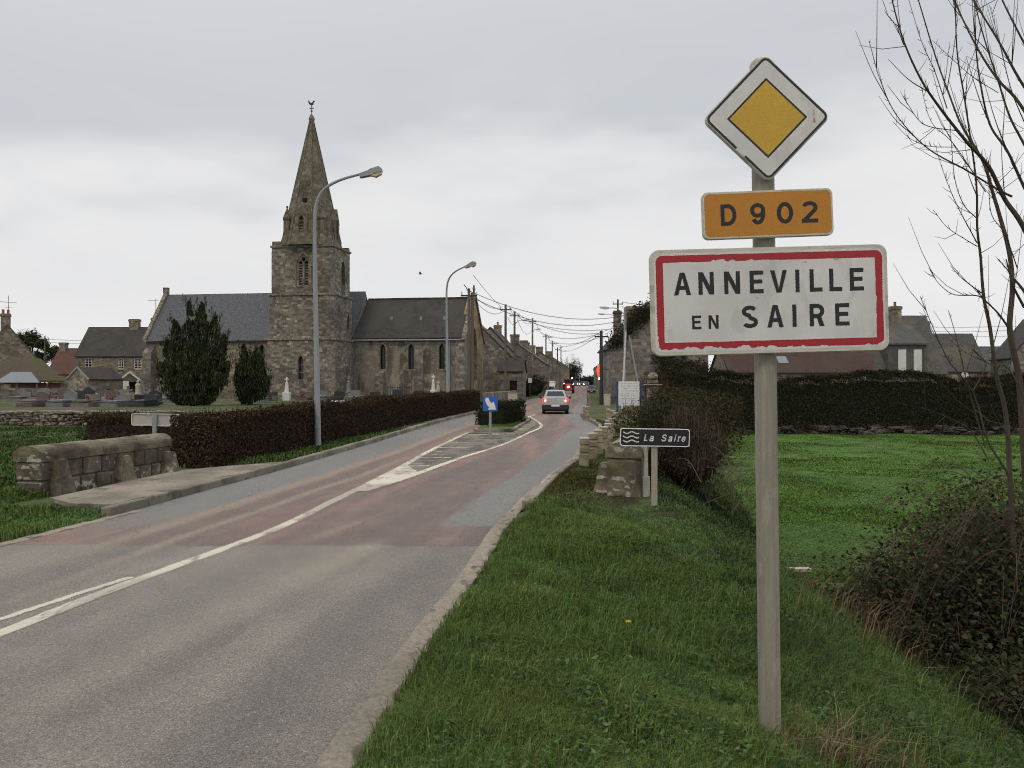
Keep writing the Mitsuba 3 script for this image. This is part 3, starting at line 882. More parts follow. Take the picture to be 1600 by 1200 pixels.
def parapet(label, A, u, L, thick, body, cop, z0, copings, courses, guards, gside):
    t = thing('bridge_parapet', label, 'parapet wall')
    u = np.array(u) / np.linalg.norm(u)
    v = np.array([u[1], -u[0]]) * -1          # to the left of u
    W = M4((A[0], A[1], z0), (u[0], u[1], 0), (v[0], v[1], 0), (0, 0, 1))
    part(t, 'core', tr(bx(0.03, L - 0.03, 0.03, thick - 0.03, -0.2, body + 0.03), W), 'mortar_dark')
    hgt = body / len(courses)
    for ci, cuts in enumerate(courses):
        cuts = [0] + list(cuts) + [L]
        for a, b in zip(cuts[:-1], cuts[1:]):
            m = block((b - a - 0.020, thick + rng.uniform(-.015, .012), hgt - 0.018 + (0.2 if ci == 0 else 0)), 0.02, 0.006, rng)
            m = rough_stone(m, 0.012, 14, 2, ci + 3)
            m.apply_translation(((a + b) / 2, thick / 2, hgt * (ci + 0.5) - (0.1 if ci == 0 else 0)))
            part(t, 'stone', tr(m, W), 'parapet_stone', smooth=40)
    cc = [-0.02] + list(copings) + [L + 0.02]
    for a, b in zip(cc[:-1], cc[1:]):
        m = coping_mesh(b - a - 0.01, thick + 0.05, cop)
        m = m.subdivide_to_size(0.12)
        m = rough_stone(m, 0.016, 11, 0, 5)
        m.apply_translation((a + 0.005, thick / 2, body + rng.uniform(-.004, .008)))
        part(t, 'coping_stone', tr(m, W), 'parapet_stone', smooth=50)
    for (a, h) in guards:
        s = gside
        base = np.array([[-.17, -.02, -.2], [.17, -.02, -.2], [.19, .30, -.2], [-.19, .30, -.2], [-.13, -.02, h], [.13, -.02, h], [.10, .13, h], [-.10, .13, h]])
        hull = trimesh.convex.convex_hull(np.vstack([base, base * np.array([1.06, 1, .94])]))
        m = rough_stone(hull.subdivide_to_size(0.15), 0.05, 5, 1, int(a * 10))
        v2 = np.array(m.vertices)
        v2[:, 1] = (thick + v2[:, 1]) if s > 0 else -v2[:, 1]
        v2[:, 0] += a
        f2 = m.faces if s > 0 else m.faces[:, ::-1]
        part(t, 'guard_stone', tr(trimesh.Trimesh(v2, f2, process=False), W), 'parapet_stone', smooth=50)
    return t


mat('mortar_dark', prin((.075, .068, .052), 1.0))
z0 = 0.02
parapet('long left bridge parapet of weathered stone with three guard stones', (-7.36, 13.0), (0.58, 3.72), 3.62, 0.45, 0.60, 0.25, z0, (1.5, 2.55), ((0.42, 0.95, 1.35, 1.75, 2.15, 2.6, 3.0, 3.3), (0.38, 1.0, 1.5, 1.95, 2.45, 2.75, 3.2)), ((0.33, 0.62), (2.0, 0.55), (3.45, 0.5)), -1)
parapet('right bridge parapet seen end on, mossy stone with a sloping guard stone', (2.02, 13.0), (0.22, 1.0), 4.2, 0.54, 0.74, 0.26, -0.06, (1.2, 2.6), ((0.75, 1.6, 2.5, 3.4),), ((0.28, 0.64), (3.6, 0.5)), 1)
# plastic conduit and concrete ledge beside the right parapet
t = thing('drain_pipe', 'pale upright pipe against the right side of the right parapet', 'pipe')
part(t, 'pipe', tube([(2.10, 13.05, -.2), (2.10, 13.05, .55), (2.085, 13.05, .95)], 0.035, 10), 'cap_white', smooth=40)
part(t, 'sleeve', tube([(2.105, 13.05, .02), (2.105, 13.05, .40)], 0.06, 10), 'cap_white', smooth=40)
t = thing('retaining_wall', 'low concrete wall edge sloping down the bank from the right parapet', 'wall')
c1, c2 = np.array([2.06, 12.95, 0.0]), np.array([2.85, 11.35, -0.30])
d_ = (c2 - c1) / np.linalg.norm(c2 - c1)
for i in range(4):
    L_ = np.linalg.norm(c2 - c1) / 4
    m = rough_stone(block((L_ - 0.015, 0.16, 0.5), 0.02, 0.01, rng), 0.03, 6, 2, i)
    part(t, 'concrete_block', tr(m, M4(c1 + d_ * L_ * (i + .5) + np.array([0, 0, -.2]), d_, np.cross((0, 0, 1), d_) / np.linalg.norm(np.cross((0, 0, 1), d_)), np.cross(d_, np.cross((0, 0, 1), d_) / np.linalg.norm(np.cross((0, 0, 1), d_))))), 'rough_stone')
t = thing('fallen_plank', 'small pale weathered plank lying in the ditch right of the sign post', 'plank')
m = block((0.42, 0.12, 0.05), 0.006)
m.apply_translation((3.95, 11.6, gz(3.95, 11.6) + 0.16))
part(t, 'board', m, 'cap_white')

# ---------------------------------------------------------------- stone posts along the right pavement
def bollard_mesh():
    out = []
    for z0_, z1_, w in ((-0.2, 0.30, .205), (0.335, 0.46, .205), (0.495, 0.60, .205)):
        m = block((w, w, z1_ - z0_), 0.014)
        m.apply_translation((0, 0, (z0_ + z1_) / 2))
        out.append(m)
    m = block((.17, .17, 0.75), 0.01)
    m.apply_translation((0, 0, 0.2))
    return cat(out + [m])


mat('post_stone', prin(proc(lambda p, n, uv: mix((.30, .265, .19), (.19, .165, .115), smoothstep(.35, .65, fbm(p.x * 5, p.y * 5, p.z * 5, 4)))), 0.9))
b0 = bollard_mesh()
capm = block((.21, .21, .05), 0.018)
capm.apply_translation((0, 0, .62))
bd, cd = ply(b0, 'post_stone'), ply(capm, 'cap_white')
spots = [(913, 683), (925.5, 676), (935, 671), (943, 666), (949.5, 661), (951.5, 656), (956, 653), (961.5, 644.5), (958, 640.5), (951, 638.5), (913.5, 634), (917.5, 635)]
names = ['nearest', 'second', 'third', 'fourth', 'fifth', 'sixth', 'seventh', 'eighth', 'ninth', 'tenth']
for i, (px, py) in enumerate(spots):
    y = (EYE - 0.74) * F / (py - 600)
    x = (px - 800) / F * y
    lb = f'{names[i]} square stone post from the camera in the row beside the right pavement' if i < 10 else ('left' if i == 10 else 'right') + ' one of the two stone posts at the far pavement corner'
    t = thing('stone_post', lb, 'bollard', 'square stone posts along the right pavement')
    rz = T().translate([x, y, 0.09]).rotate([0, 0, 1], float(rng.uniform(-14, 6)))
    scene[t + '__shaft'] = {**bd, 'to_world': rz}
    scene[t + '__cap'] = {**cd, 'to_world': rz}

# ---------------------------------------------------------------- street lamps on the left verge
def lamp():
    t = thing('street_lamp', 'nearest tall curved grey street lamp, standing in front of the church tower', 'street lamp', 'curved street lamps on the left verge')
    s = 23.45 / F
    P = lambda px, py: ((px - 497) * s, 0.0, (697 - py) * s)
    pts = chain([P(497, 702), P(495.5, 610), P(494, 520), P(492.6, 430), P(491.6, 370), P(491.8, 340), P(494.5, 318), P(501.5, 302), P(514, 290), P(535, 280), P(565, 271.5)], 6)
    al = np.concatenate([[0], np.cumsum(np.linalg.norm(np.diff(pts, axis=0), axis=1))])
    part(t, 'pole', tube(pts, np.interp(al / al[-1], [0, .25, .75, 1], [.088, .078, .050, .034]), 14), 'lamp_paint', smooth=40)
    part(t, 'hand_hole_door', bx(-.04, .04, -.10, -.08, .5, .85), 'grey_paint')
    a, b = np.array(P(562, 275)), np.array(P(597, 265))
    u = (b - a) / np.linalg.norm(b - a)
    n = np.array([-u[2], 0, u[0]])
    L = np.linalg.norm(b - a)
    pr = Polygon([(0, -.055), (.25, -.075), (L * .98, -.06), (L, .02), (L * .9, .10), (L * .5, .095), (.28, .07), (0, .05)])
    m = trimesh.creation.extrude_polygon(pr, 0.20, engine='earcut')
    m.apply_translation((0, 0, -.10))
    h = part(t, 'lamp_head', tr(m, M4(a, u, n, (0, -1, 0))), 'grey_paint')
    bw = Polygon([(.27, -.073), (L * .96, -.06), (L * .93, -.12), (L * .66, -.165), (.35, -.11)])
    m = trimesh.creation.extrude_polygon(bw, 0.17, engine='earcut')
    m.apply_translation((0, 0, -.085))
    part(h, 'bowl', tr(m, M4(a, u, n, (0, -1, 0))), 'lamp_bowl')
    return t


lp = lamp()
X0, Y0 = (497 - 800) / F * 23.45, 23.45
for c in [c for c in scene if c.startswith(lp + '__')]:
    scene[c]['to_world'] = T().translate([X0, Y0, 0.1])
X1, Y1 = (700 - 800) / F * 45.5, 45.5
for i, c in enumerate([c for c in list(scene) if c.startswith(lp + '__')]):
    if i == 0:
        t2 = thing('street_lamp', 'second curved grey street lamp, standing before the right end of the church', 'street lamp', 'curved street lamps on the left verge')
    scene[t2 + c[len(lp):]] = {**scene[c], 'to_world': T().translate([X1, Y1, 0.1]).rotate([0, 0, 1], -36).scale(1.055)}

# ---------------------------------------------------------------- keep-right sign on the island
yk = 29.0
k = yk / F
X0 = (766 - 800) * k
t = thing('arrow_sign', 'square blue sign with a white arrow pointing down right on the traffic island', 'road sign')
part(t, 'post', bx(X0 - .045, X0 + .045, yk, yk + .04, 0, EYE - 22 * k), 'lamp_paint')
o = (X0, yk, EYE - 31 * k)
p = part(t, 'plate', upright(ext(rrect(.515, .515, .04), .02), o, 0, 0), 'sign_blue')
part(p, 'rim', upright(ext(rrect(.515, .515, .04).difference(rrect(.475, .475, .03)), .001), o, 0, .0202), 'sign_blue')
ar = Polygon([(-.17, .21), (-.06, .21), (-.02, .09), (.05, .03), (.13, .08), (.2, -.2), (-.09, -.2), (-.03, -.13), (-.10, -.06), (-.17, .08)])
part(p, 'arrow', upright(ext(ar, .001), o, 0, .0205), 'sign_white')

# ---------------------------------------------------------------- notice board
yk = 42.0
k = yk / F
x0, x1, z0, z1 = (965.5 - 800) * k, (999 - 800) * k, EYE - 33.5 * k, EYE + 4 * k
t = thing('notice_board', 'white notice board in a dark blue frame above the right bushes', 'notice board')
mat('dark_blue', prin((.03, .05, .16), 0.5))
for xx in (x0 - .07, x1 + .03):
    part(t, 'post', bx(xx, xx + .09, yk, yk + .09, gz(xx, yk) - .1, z1 + .0), 'dark_blue')
p = part(t, 'panel', bx(x0, x1, yk + .01, yk + .06, z0, z1), 'sign_white')
mat('faded_blue', prin((.25, .32, .45), 0.6))
rr = np.random.default_rng(2)
tx = []
for i in range(9):
    z = z1 - .09 - i * .125
    x = x0 + .05
    tx.append(bx(x, x + .03, yk + .005, yk + .0105, z - .03, z))
    x += .12
    while x < x1 - .12:
        w = rr.uniform(.05, .16)
        if rr.random() < .78:
            tx.append(bx(x, min(x + w, x1 - .05), yk + .005, yk + .0105, z - .028, z))
        x += w + .045
part(t, 'faded_lines', cat(tx), 'faded_blue', stuff=True)

# ---------------------------------------------------------------- buildings
mat('brown_tile', prin(proc(slates((.055, .033, .028), (.085, .045, .036), 0.22, 0.22, (.065, .052, .042))), 0.9))
def gpoly(w, ze, zr=None, z0=-0.4):
    """A wall's outline: a rectangle, or with a gable."""
    p = [(0, z0), (w, z0), (w, ze)] + ([(w / 2, zr)] if zr else []) + [(0, ze)]
    return Polygon(p)


def lancet(c, w, z0, z1):
    r = w * 1.0
    t = np.linspace(0, math.acos(0.5), 7)
    zc = z1 - r * math.sin(math.acos(0.5))
    rt_ = [(c - w / 2 + r * math.cos(a), zc + r * math.sin(a)) for a in t]
    lt_ = [(c + w / 2 - r * math.cos(a), zc + r * math.sin(a)) for a in t[::-1]]
    return Polygon([(c - w / 2, z0), (c + w / 2, z0)] + rt_ + lt_[1:])


def panel(poly, thick, W, o, ex):
    """A wall panel drawn in (along, up), its outer face at o looking along ex x up, extruded inwards."""
    ex = np.array(ex, float)
    ez = np.cross(ex, (0, 0, 1))
    return tr(ext(poly, thick), W @ M4(np.array(o, float) - ez * thick, ex, (0, 0, 1), ez))


def roof_mesh(x0, x1, y0, y1, ze, zr, t=0.14, oy=0.2, ox=0.1, axis='x'):
    yc = (y0 + y1) / 2
    sl = (zr - ze) / (yc - y0)
    a = Polygon([(y0 - oy, ze - oy * sl), (yc, zr), (yc, zr + t * 1.3), (y0 - oy - t * .3, ze - oy * sl + t * 0.8)])
    b = Polygon([(y1 + oy, ze - oy * sl), (y1 + oy + t * .3, ze - oy * sl + t * 0.8), (yc, zr + t * 1.3), (yc, zr)])
    m = M4((x0 - ox, 0, 0), (0, 1, 0), (0, 0, 1), (1, 0, 0))
    return cat([tr(ext(a, x1 - x0 + 2 * ox), m), tr(ext(b, x1 - x0 + 2 * ox), m)])


def win_mesh(w, h, nx, nz, bar=0.06, fr=0.11):
    hs = sbox(0, 0, w, h).difference(sbox(fr, fr, w - fr, h - fr))
    ps = [hs]
    for i in range(1, nx):
        ps.append(sbox(w * i / nx - bar / 2, 0, w * i / nx + bar / 2, h))
    for i in range(1, nz):
        ps.append(sbox(0, h * i / nz - bar / 2, w, h * i / nz + bar / 2))
    return ext(unary_union(ps), 0.06)


def window(parent, W, o, ex, s, z, w, h, nx=2, nz=4, depth=0.16, frame='white_paint', shutter=False):
    ez = np.cross(ex, (0, 0, 1))
    B = W @ M4(np.array(o, float) + np.array(ex) * s + np.array([0, 0, z]) - ez * depth, ex, (0, 0, 1), ez)
    p = part(parent, 'window', tr(win_mesh(w, h, nx, nz) if not shutter else ext(sbox(0, 0, w, h), .05), B), frame)
    if not shutter:
        part(p, 'pane', tr(bx(0.02, w - 0.02, 0.02, h - 0.02, 0.012, 0.022), B), 'dark_glass')
    part(p, 'sill', tr(bx(-0.08, w + 0.08, -0.12, -0.005, 0, depth + 0.06), B), 'concrete')
    return p


def chimney(parent, W, x, y, w, d, z0, z1, pots=1, m='house_stone', pot='terracotta', label=None):
    c = part(parent, 'chimney', tr(cat([bx(x - w / 2, x + w / 2, y - d / 2, y + d / 2, z0, z1 - 0.3), bx(x - w / 2 - .07, x + w / 2 + .07, y - d / 2 - .07, y + d / 2 + .07, z1 - 0.3, z1 - 0.12), bx(x - w / 2 - .02, x + w / 2 + .02, y - d / 2 - .02, y + d / 2 + .02, z1 - 0.12, z1)]), W), m, label=label)
    for i in range(pots):
        px = x + (i - (pots - 1) / 2) * w * 0.5
        part(c, 'chimney_pot', tr(lathe([(.13, z1), (.12, z1 + .35), (.15, z1 + .38), (.15, z1 + .45), (.09, z1 + .45)], 10, (px, y, 0)), W), pot, smooth=40)
    return c


def house(name, label, o, ex, L, D, ze, zr, wall='house_stone', roof='dark_slate', ridge='x', front=(), right=(), chimneys=(), z0=0.0, cat_='house', group=None, rt=0.14, oy=0.15, wall2=None):
    """o: the near left ground corner; ex: along the front, left to right; D: depth. front, right: openings (s, z, w, h, nx, nz, kind)."""
    t = thing(name, label, cat_, group)
    ex = np.array([ex[0], ex[1], 0.0]) / np.linalg.norm(ex)
    ey = np.cross((0, 0, 1), ex)
    W = M4((o[0], o[1], z0), ex, ey, (0, 0, 1))
    X, Y = np.array([1.0, 0, 0]), np.array([0, 1.0, 0])
    hole = lambda ops: unary_union([sbox(s, z, s + w, z + h) for (s, z, w, h, *_) in ops]) if ops else Polygon()
    gf = zr if ridge == 'y' else None
    gr = zr if ridge == 'x' else None
    tk = 0.35
    m = [panel(gpoly(L, ze, gf).difference(hole(front)), tk, W, (0, 0, 0), X), panel(gpoly(L, ze, gf), tk, W, (L, D, 0), -X)]
    m2 = [panel(gpoly(D, ze, gr).difference(hole(right)), tk, W, (L, 0, 0), Y), panel(gpoly(D, ze, gr), tk, W, (0, D, 0), -Y)]
    # the side walls stand between front and back: shorten them by a hair so that no faces coincide
    for q in m:
        part(t, 'wall', q, wall)
    S = np.eye(4)
    S[0, 0] = 1 - 0.004 / L
    S[0, 3] = 0.002
    S[1, 1] = 1 - 0.004 / D
    S[1, 3] = 0.002
    for q in m2:
        part(t, 'wall', tr(q, W @ S @ np.linalg.inv(W)), wall2 or wall)
    if ridge == 'x':
        r = roof_mesh(0, L, 0, D, ze, zr, rt, oy, 0.12)
    else:
        r = tr(roof_mesh(0, D, -L, 0, ze, zr, rt, oy, 0.12), M4((0, 0, 0), (0, 1, 0), (-1, 0, 0), (0, 0, 1)))
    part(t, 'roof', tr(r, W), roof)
    for ops, oo, dx in ((front, (0, 0, 0), X), (right, (L, 0, 0), Y)):
        for (s, z, w, h, nx, nz, kind) in ops:
            if kind == 'window':
                window(t, W, oo, dx, s, z, w, h, nx, nz)
            elif kind == 'shutter':
                window(t, W, oo, dx, s, z, w, h, shutter=True)
            else:
                ez = np.cross(dx, (0, 0, 1))
                B = W @ M4(np.array(oo, float) + dx * s + np.array([0, 0, z]) - ez * .2, dx, (0, 0, 1), ez)
                part(t, 'door' if kind == 'door' else 'opening', tr(bx(0, w, 0, h, 0, .05), B), 'white_paint' if kind == 'door' else ('brick_brown' if kind == 'barn' else 'dark_hole'))
    for c in chimneys:
        chimney(t, W, *c)
    return t, W


# ---- the church: local x east along the nave, y north (away), origin at the chancel's near south-east corner
CW = M4((-4.5, 80, 0.0), (.989, -.148, 0), (.148, .989, 0), (0, 0, 1))
X_, Y_ = np.array([1.0, 0, 0]), np.array([0, 1.0, 0])
ch = thing('church', 'old grey-brown stone church with a tall tower and an octagonal stone spire', 'church')
# chancel
wl = [(-8.2, .62, 3.3, 5.75), (-5.35, .62, 3.3, 5.75), (-2.3, .62, 3.3, 5.75)]
hs = unary_union([lancet(c + 11.3, w, a, b) for c, w, a, b in wl])
parts(ch, 'chancel_wall', [panel(Polygon([(0, -.4), (11.3, -.4), (11.3, 6.4), (0, 6.4)]).difference(hs), .7, CW, (-11.3, 0, 0), X_), panel(gpoly(11.3, 6.4), .7, CW, (0, 9.5, 0), -X_)], 'old_render', label='grey rendered chancel wall with dark stains')
ge = Polygon([(0.005, -.4), (9.495, -.4), (9.495, 6.4), (4.75, 10.75), (0.005, 6.4)])
arch = lancet(4.75, 2.5, 2.3, 7.6)
part(ch, 'east_gable', panel(ge.difference(arch), .7, CW, (-.003, 0, 0), Y_), 'warm_stone', label='ochre stone east gable')
part(ch, 'east_window', tr(ext(arch, .05), CW @ M4((-.5, 0, 0), (0, 1, 0), (0, 0, 1), (1, 0, 0))), 'dark_glass')
part(ch, 'gable_coping', cat([tr(ext(Polygon([(-.35, 6.1), (4.75, 10.75), (9.85, 6.1), (9.85, 6.45), (4.75, 11.12), (-.35, 6.45)]), .45), CW @ M4((-.3, 0, 0), (0, 1, 0), (0, 0, 1), (1, 0, 0))), tr(cat([bx(-.16, .0, 4.65, 4.85, 11.0, 11.9), bx(-.16, .0, 4.4, 5.1, 11.45, 11.62)]), CW)]), 'rough_stone')
part(ch, 'chancel_roof', tr(roof_mesh(-11.3, -.25, 0, 9.5, 6.4, 10.4, .16, .25, 0), CW), 'dark_slate', label='dark brown slate chancel roof')
part(ch, 'ridge_tiles', tr(cat([bx(x, x + .42, 4.62, 4.88, 10.52, 10.72) for x in np.arange(-11.2, -.6, .45)]), CW), 'dark_slate', stuff=True)
for x in (-7.9, -4.9, -2.5):
    part(ch, 'roof_vent', tr(cat([bx(x - .12, x + .12, 1.9, 2.3, 8.2, 8.55)]), CW), 'zinc')
for c, w, a, b in wl:
    lp_ = lancet(c, w, a, b)
    g = part(ch, 'lancet_window', tr(ext(lp_, .04), CW @ M4((0, .48, 0), (1, 0, 0), (0, 0, 1), (0, -1, 0))), 'dark_glass')
    part(g, 'surround', tr(ext(lp_.buffer(.17, join_style=2).difference(lp_.buffer(-.005)), .06), CW @ M4((0, .003, 0), (1, 0, 0), (0, 0, 1), (0, -1, 0))), 'rough_stone')
    part(g, 'glazing_bars', tr(ext(unary_union([lp_.intersection(sbox(c - 1, z - .02, c + 1, z + .02)) for z in np.arange(a + .4, b - .2, .4)] + [lp_.intersection(sbox(c - .02, a, c + .02, b))]), .03), CW @ M4((0, .43, 0), (1, 0, 0), (0, 0, 1), (0, -1, 0))), 'dark_metal')
for bx0, bw, bt in ((-8.75, .75, 3.2), (-5.0, .9, 5.4), (-.95, .95, 6.2)):
    dp = 0.7 if bt < 4 else (.18 if bt < 6 else .28)
    pf = Polygon([(0, -.4), (dp, -.4), (dp, bt - .6), (0, bt)])
    part(ch, 'buttress', tr(ext(pf, bw), CW @ M4((bx0, .0, 0), (0, -1, 0), (0, 0, 1), (-1, 0, 0)) @ M4((0, 0, -bw), (1, 0, 0), (0, 1, 0), (0, 0, 1))), 'grey_stone')
part(ch, 'downpipe', tr(tube([(-1.5, -.12, 6.3), (-1.5, -.12, .2)], .06, 8), CW), 'zinc')
part(ch, 'gutter_pipe', tr(tube([(-11.2, -.33, 6.12), (-.3, -.33, 6.10)], .075, 8), CW), 'zinc')
# nave
nw = Polygon([(0, -.4), (21.9, -.4), (21.9, 6.4), (0, 6.4)])
nl = [(5.4, .55, 3.2, 5.8), (12.5, .55, 3.2, 5.8)]
parts(ch, 'nave_wall', [panel(nw.difference(unary_union([lancet(*q) for q in nl])), .7, CW, (-33.2, 0, 0), X_), panel(gpoly(21.9, 6.4), .7, CW, (-11.3, 7.4, 0), -X_)], 'house_stone')
for q in nl:
    g = part(ch, 'lancet_window', tr(ext(lancet(q[0] - 33.2, *q[1:]), .04), CW @ M4((0, .45, 0), (1, 0, 0), (0, 0, 1), (0, -1, 0))), 'dark_glass')
gn = Polygon([(0.005, -.4), (7.395, -.4), (7.395, 6.4), (3.7, 11.35), (0.005, 6.4)])
parts(ch, 'nave_gable', [panel(gn, .7, CW, (-33.203, 7.4, 0), -Y_), panel(gn, .5, CW, (-11.25, 0, 0), Y_)], 'grey_stone')
cp = Polygon([(-.3, 6.1), (3.7, 11.3), (7.7, 6.1), (7.7, 6.5), (3.7, 11.75), (-.3, 6.5)])
part(ch, 'gable_coping', cat([tr(ext(cp, .4), CW @ M4((-33.4, 0, 0), (0, 1, 0), (0, 0, 1), (1, 0, 0))), tr(bx(-33.45, -33.0, 3.45, 3.95, 11.5, 12.1), CW)]), 'rough_stone')
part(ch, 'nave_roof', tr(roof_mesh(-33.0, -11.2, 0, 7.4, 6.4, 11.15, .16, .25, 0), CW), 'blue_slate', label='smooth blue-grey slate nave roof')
part(ch, 'buttress', tr(ext(Polygon([(0, -.4), (.8, -.4), (.8, 5.0), (0, 5.8)]), .9), CW @ M4((-32.2, 0, 0), (0, -1, 0), (0, 0, 1), (-1, 0, 0))), 'grey_stone')
# tower, three stages each a little narrower
tx0, tx1, ty0, ty1 = -17.75, -11.15, -5.1, 0.0
stages = ((-.4, 6.05, 0.0), (6.05, 10.2, .14), (10.2, 14.7, .30))
for i, (za, zb_, ins) in enumerate(stages):
    x0, x1, y0, y1 = tx0 + ins, tx1 - ins, ty0 + ins, ty1 - ins
    w, d = x1 - x0, y1 - y0
    fh, eh = Polygon(), Polygon()
    if i == 0:
        fh = lancet(-14.5 - x0, .55, 2.3, 4.45)
    if i == 2:
        fh = unary_union([lancet(-14.62 - x0, .40, 11.05, 13.35), lancet(-14.06 - x0, .40, 11.05, 13.35), Point(-14.34 - x0, 13.45).buffer(.2, 6)])
        eh = lancet(-2.1 - y0, .95, 11.0, 13.6)
    if i == 1:
        eh = lancet(-1.2 - y0, .5, 7.2, 8.6)
    R = sbox(0, za, w, zb_)
    parts(ch, 'tower_stage', [panel(R.difference(fh), .6, CW, (x0, y0, 0), X_), panel(R, .6, CW, (x1, y1, 0), -X_)] +
                                [panel(sbox(.002, za, d - .002, zb_ - .002).difference(eh), .6, CW, (x1 - .002, y0, 0), Y_), panel(sbox(.002, za, d - .002, zb_ - .002), .6, CW, (x0 + .002, y1, 0), -Y_)], 'tower_stone')
    o_ = .12
    part(ch, 'string_course', tr(cat([bx(x0 - o_, x1 + o_, y0 - o_, y1 + o_, zb_ - .11, zb_ + .07)]), CW), 'rough_stone')
    for (qx, qy) in ((x0, y0), (x1, y0)):                                             # corner stones, alternately long and short
        zz_ = max(za, 0) + .1
        j = 0
        qs = []
        while zz_ < zb_ - .5:
            h = .34 + .1 * ((j * 7) % 3)
            lx, ly = (.75, .4) if j % 2 else (.4, .75)
            sx_ = -1 if qx == x1 else 1
            a, b = sorted((qx - sx_ * .02, qx + sx_ * lx))
            qs.append(bx(a, b, qy - .02, qy + ly, zz_, zz_ + h - .025))
            zz_ += h
            j += 1
        part(ch, 'quoins', tr(cat(qs), CW), 'grey_stone', stuff=True)
g = part(ch, 'lancet_window', tr(ext(lancet(-14.5, .55, 2.3, 4.45), .04), CW @ M4((0, ty0 + .4, 0), (1, 0, 0), (0, 0, 1), (0, -1, 0))), 'dark_glass')
part(g, 'glazing_bars', tr(cat([bx(-14.77, -14.23, ty0 + .3, ty0 + .34, z, z + .05) for z in (2.9, 3.6)]), CW), 'zinc')
for xx in (-14.62, -14.06):
    b = part(ch, 'belfry_opening', tr(bx(xx - .25, xx + .25, ty0 + .3 + .52, ty0 + .3 + .58, 11, 13.7), CW), 'dark_hole')
    for z in np.arange(11.1, 13.2, .24):
        part(b, 'louvre', tr(tr(bx(-.22, .22, -.17, .17, -.025, .025), M4((xx, ty0 + .52, z), (1, 0, 0), (0, .8, .6), (0, -.6, .8))), CW), 'grey_stone')
hm = lancet(-14.34, 1.35, 11.0, 14.0)
part(ch, 'belfry_arch', tr(ext(hm.buffer(.1).difference(hm), .09), CW @ M4((0, ty0 + .302, 0), (1, 0, 0), (0, 0, 1), (0, -1, 0))), 'rough_stone')
part(ch, 'belfry_opening', tr(bx(tx1 - .3 - .58, tx1 - .3 - .52, -2.7, -1.5, 10.9, 13.8), CW), 'dark_hole')
# parapet stubs, spire, pinnacles, lucarnes
cxs, cys = (tx0 + tx1) / 2, (ty0 + ty1) / 2
rng = np.random.default_rng(4)
for i in range(4):
    for (a, b) in ((-2.95, -2.2), (2.2, 2.95)):
        h = rng.uniform(.18, .42)
        hx, hy = ((tx1 - tx0) / 2 - .32, (ty1 - ty0) / 2 - .32)[::1 if i % 2 == 0 else -1]
        s_ = math.copysign(1, a)
        a, b = sorted((s_ * hx, s_ * (hx - .75)))
        q = bx(a, b, -hy, -hy + .4, 14.77, 14.77 + h)
        an = i * math.pi / 2
        part(ch, 'parapet_stub', tr(q, CW @ M4((cxs, cys, 0), (math.cos(an), math.sin(an), 0), (-math.sin(an), math.cos(an), 0), (0, 0, 1))), 'grey_stone')
R8 = 1 / math.cos(math.pi / 8)
zs_ = np.linspace(14.77, 27.1, 26)
rs = np.interp(zs_, [14.77, 15.3, 27.1], [2.75, 2.55, .16]) * R8
sp = lathe(np.c_[rs, zs_], 8)
sp.apply_transform(CW @ M4((cxs, cys, 0), (math.cos(math.pi / 8), math.sin(math.pi / 8), 0), (-math.sin(math.pi / 8), math.cos(math.pi / 8), 0), (0, 0, 1)))
s = part(ch, 'spire', sp, 'spire_stone', label='octagonal spire of lichen-brown stone')
for i in range(8):                                # ribs along the edges
    an = math.pi / 8 + i * math.pi / 4
    d = np.array([math.cos(an), math.sin(an), 0])
    part(s, 'rib', tr(tube([np.array([cxs, cys, 15.3]) + d * 2.55 * R8, np.array([cxs, cys, 27.1]) + d * .16 * R8], [.075, .05], 5), CW), 'spire_stone')
part(s, 'spire_top', tr(lathe([(.2, 26.9), (.27, 27.1), (.3, 27.25), (.22, 27.4), (.12, 27.6), (0, 27.65)], 12, (cxs, cys, 0)), CW), 'rough_stone', smooth=40)
for (a, b) in ((-1, -1), (1, -1), (1, 1), (-1, 1)):
    px_, py_ = cxs + a * 1.72, cys + b * 1.72
    part(ch, 'pinnacle', tr(cat([lathe([(.80, 14.77), (.66, 15.1), (.38, 15.8), (.36, 17.2), (.42, 17.25), (.42, 17.4), (.05, 18.35), (.10, 18.4), (.10, 18.55), (0, 18.6)], 8, (px_, py_, 0))]), CW), 'spire_stone')
for i in range(4):
    an = i * math.pi / 2
    B = CW @ M4((cxs, cys, 0), (math.cos(an), math.sin(an), 0), (-math.sin(an), math.cos(an), 0), (0, 0, 1))
    face = Polygon([(-.55, 14.9), (.55, 14.9), (.55, 17.4), (0, 18.5), (-.55, 17.4)])
    lu = part(ch, 'lucarne', tr(ext(face.difference(lancet(0, .5, 15.3, 17.5)), 1.3), B @ M4((0, -1.25, 0), (1, 0, 0), (0, 0, 1), (0, -1, 0))), 'spire_stone')
    part(lu, 'dark_opening', tr(bx(-.27, .27, -2.1, -2.05, 15.2, 17.6), B), 'dark_hole')
    part(lu, 'louvre', tr(cat([bx(-.26, .26, -2.45, -2.2, z, z + .06) for z in np.arange(15.45, 17.2, .3)]), B), 'grey_stone', stuff=True)
part(s, 'spire_hole', tr(bx(-14.55, -14.2, cys - 1.97, cys - 1.6, 18.9, 19.25), CW), 'dark_hole')
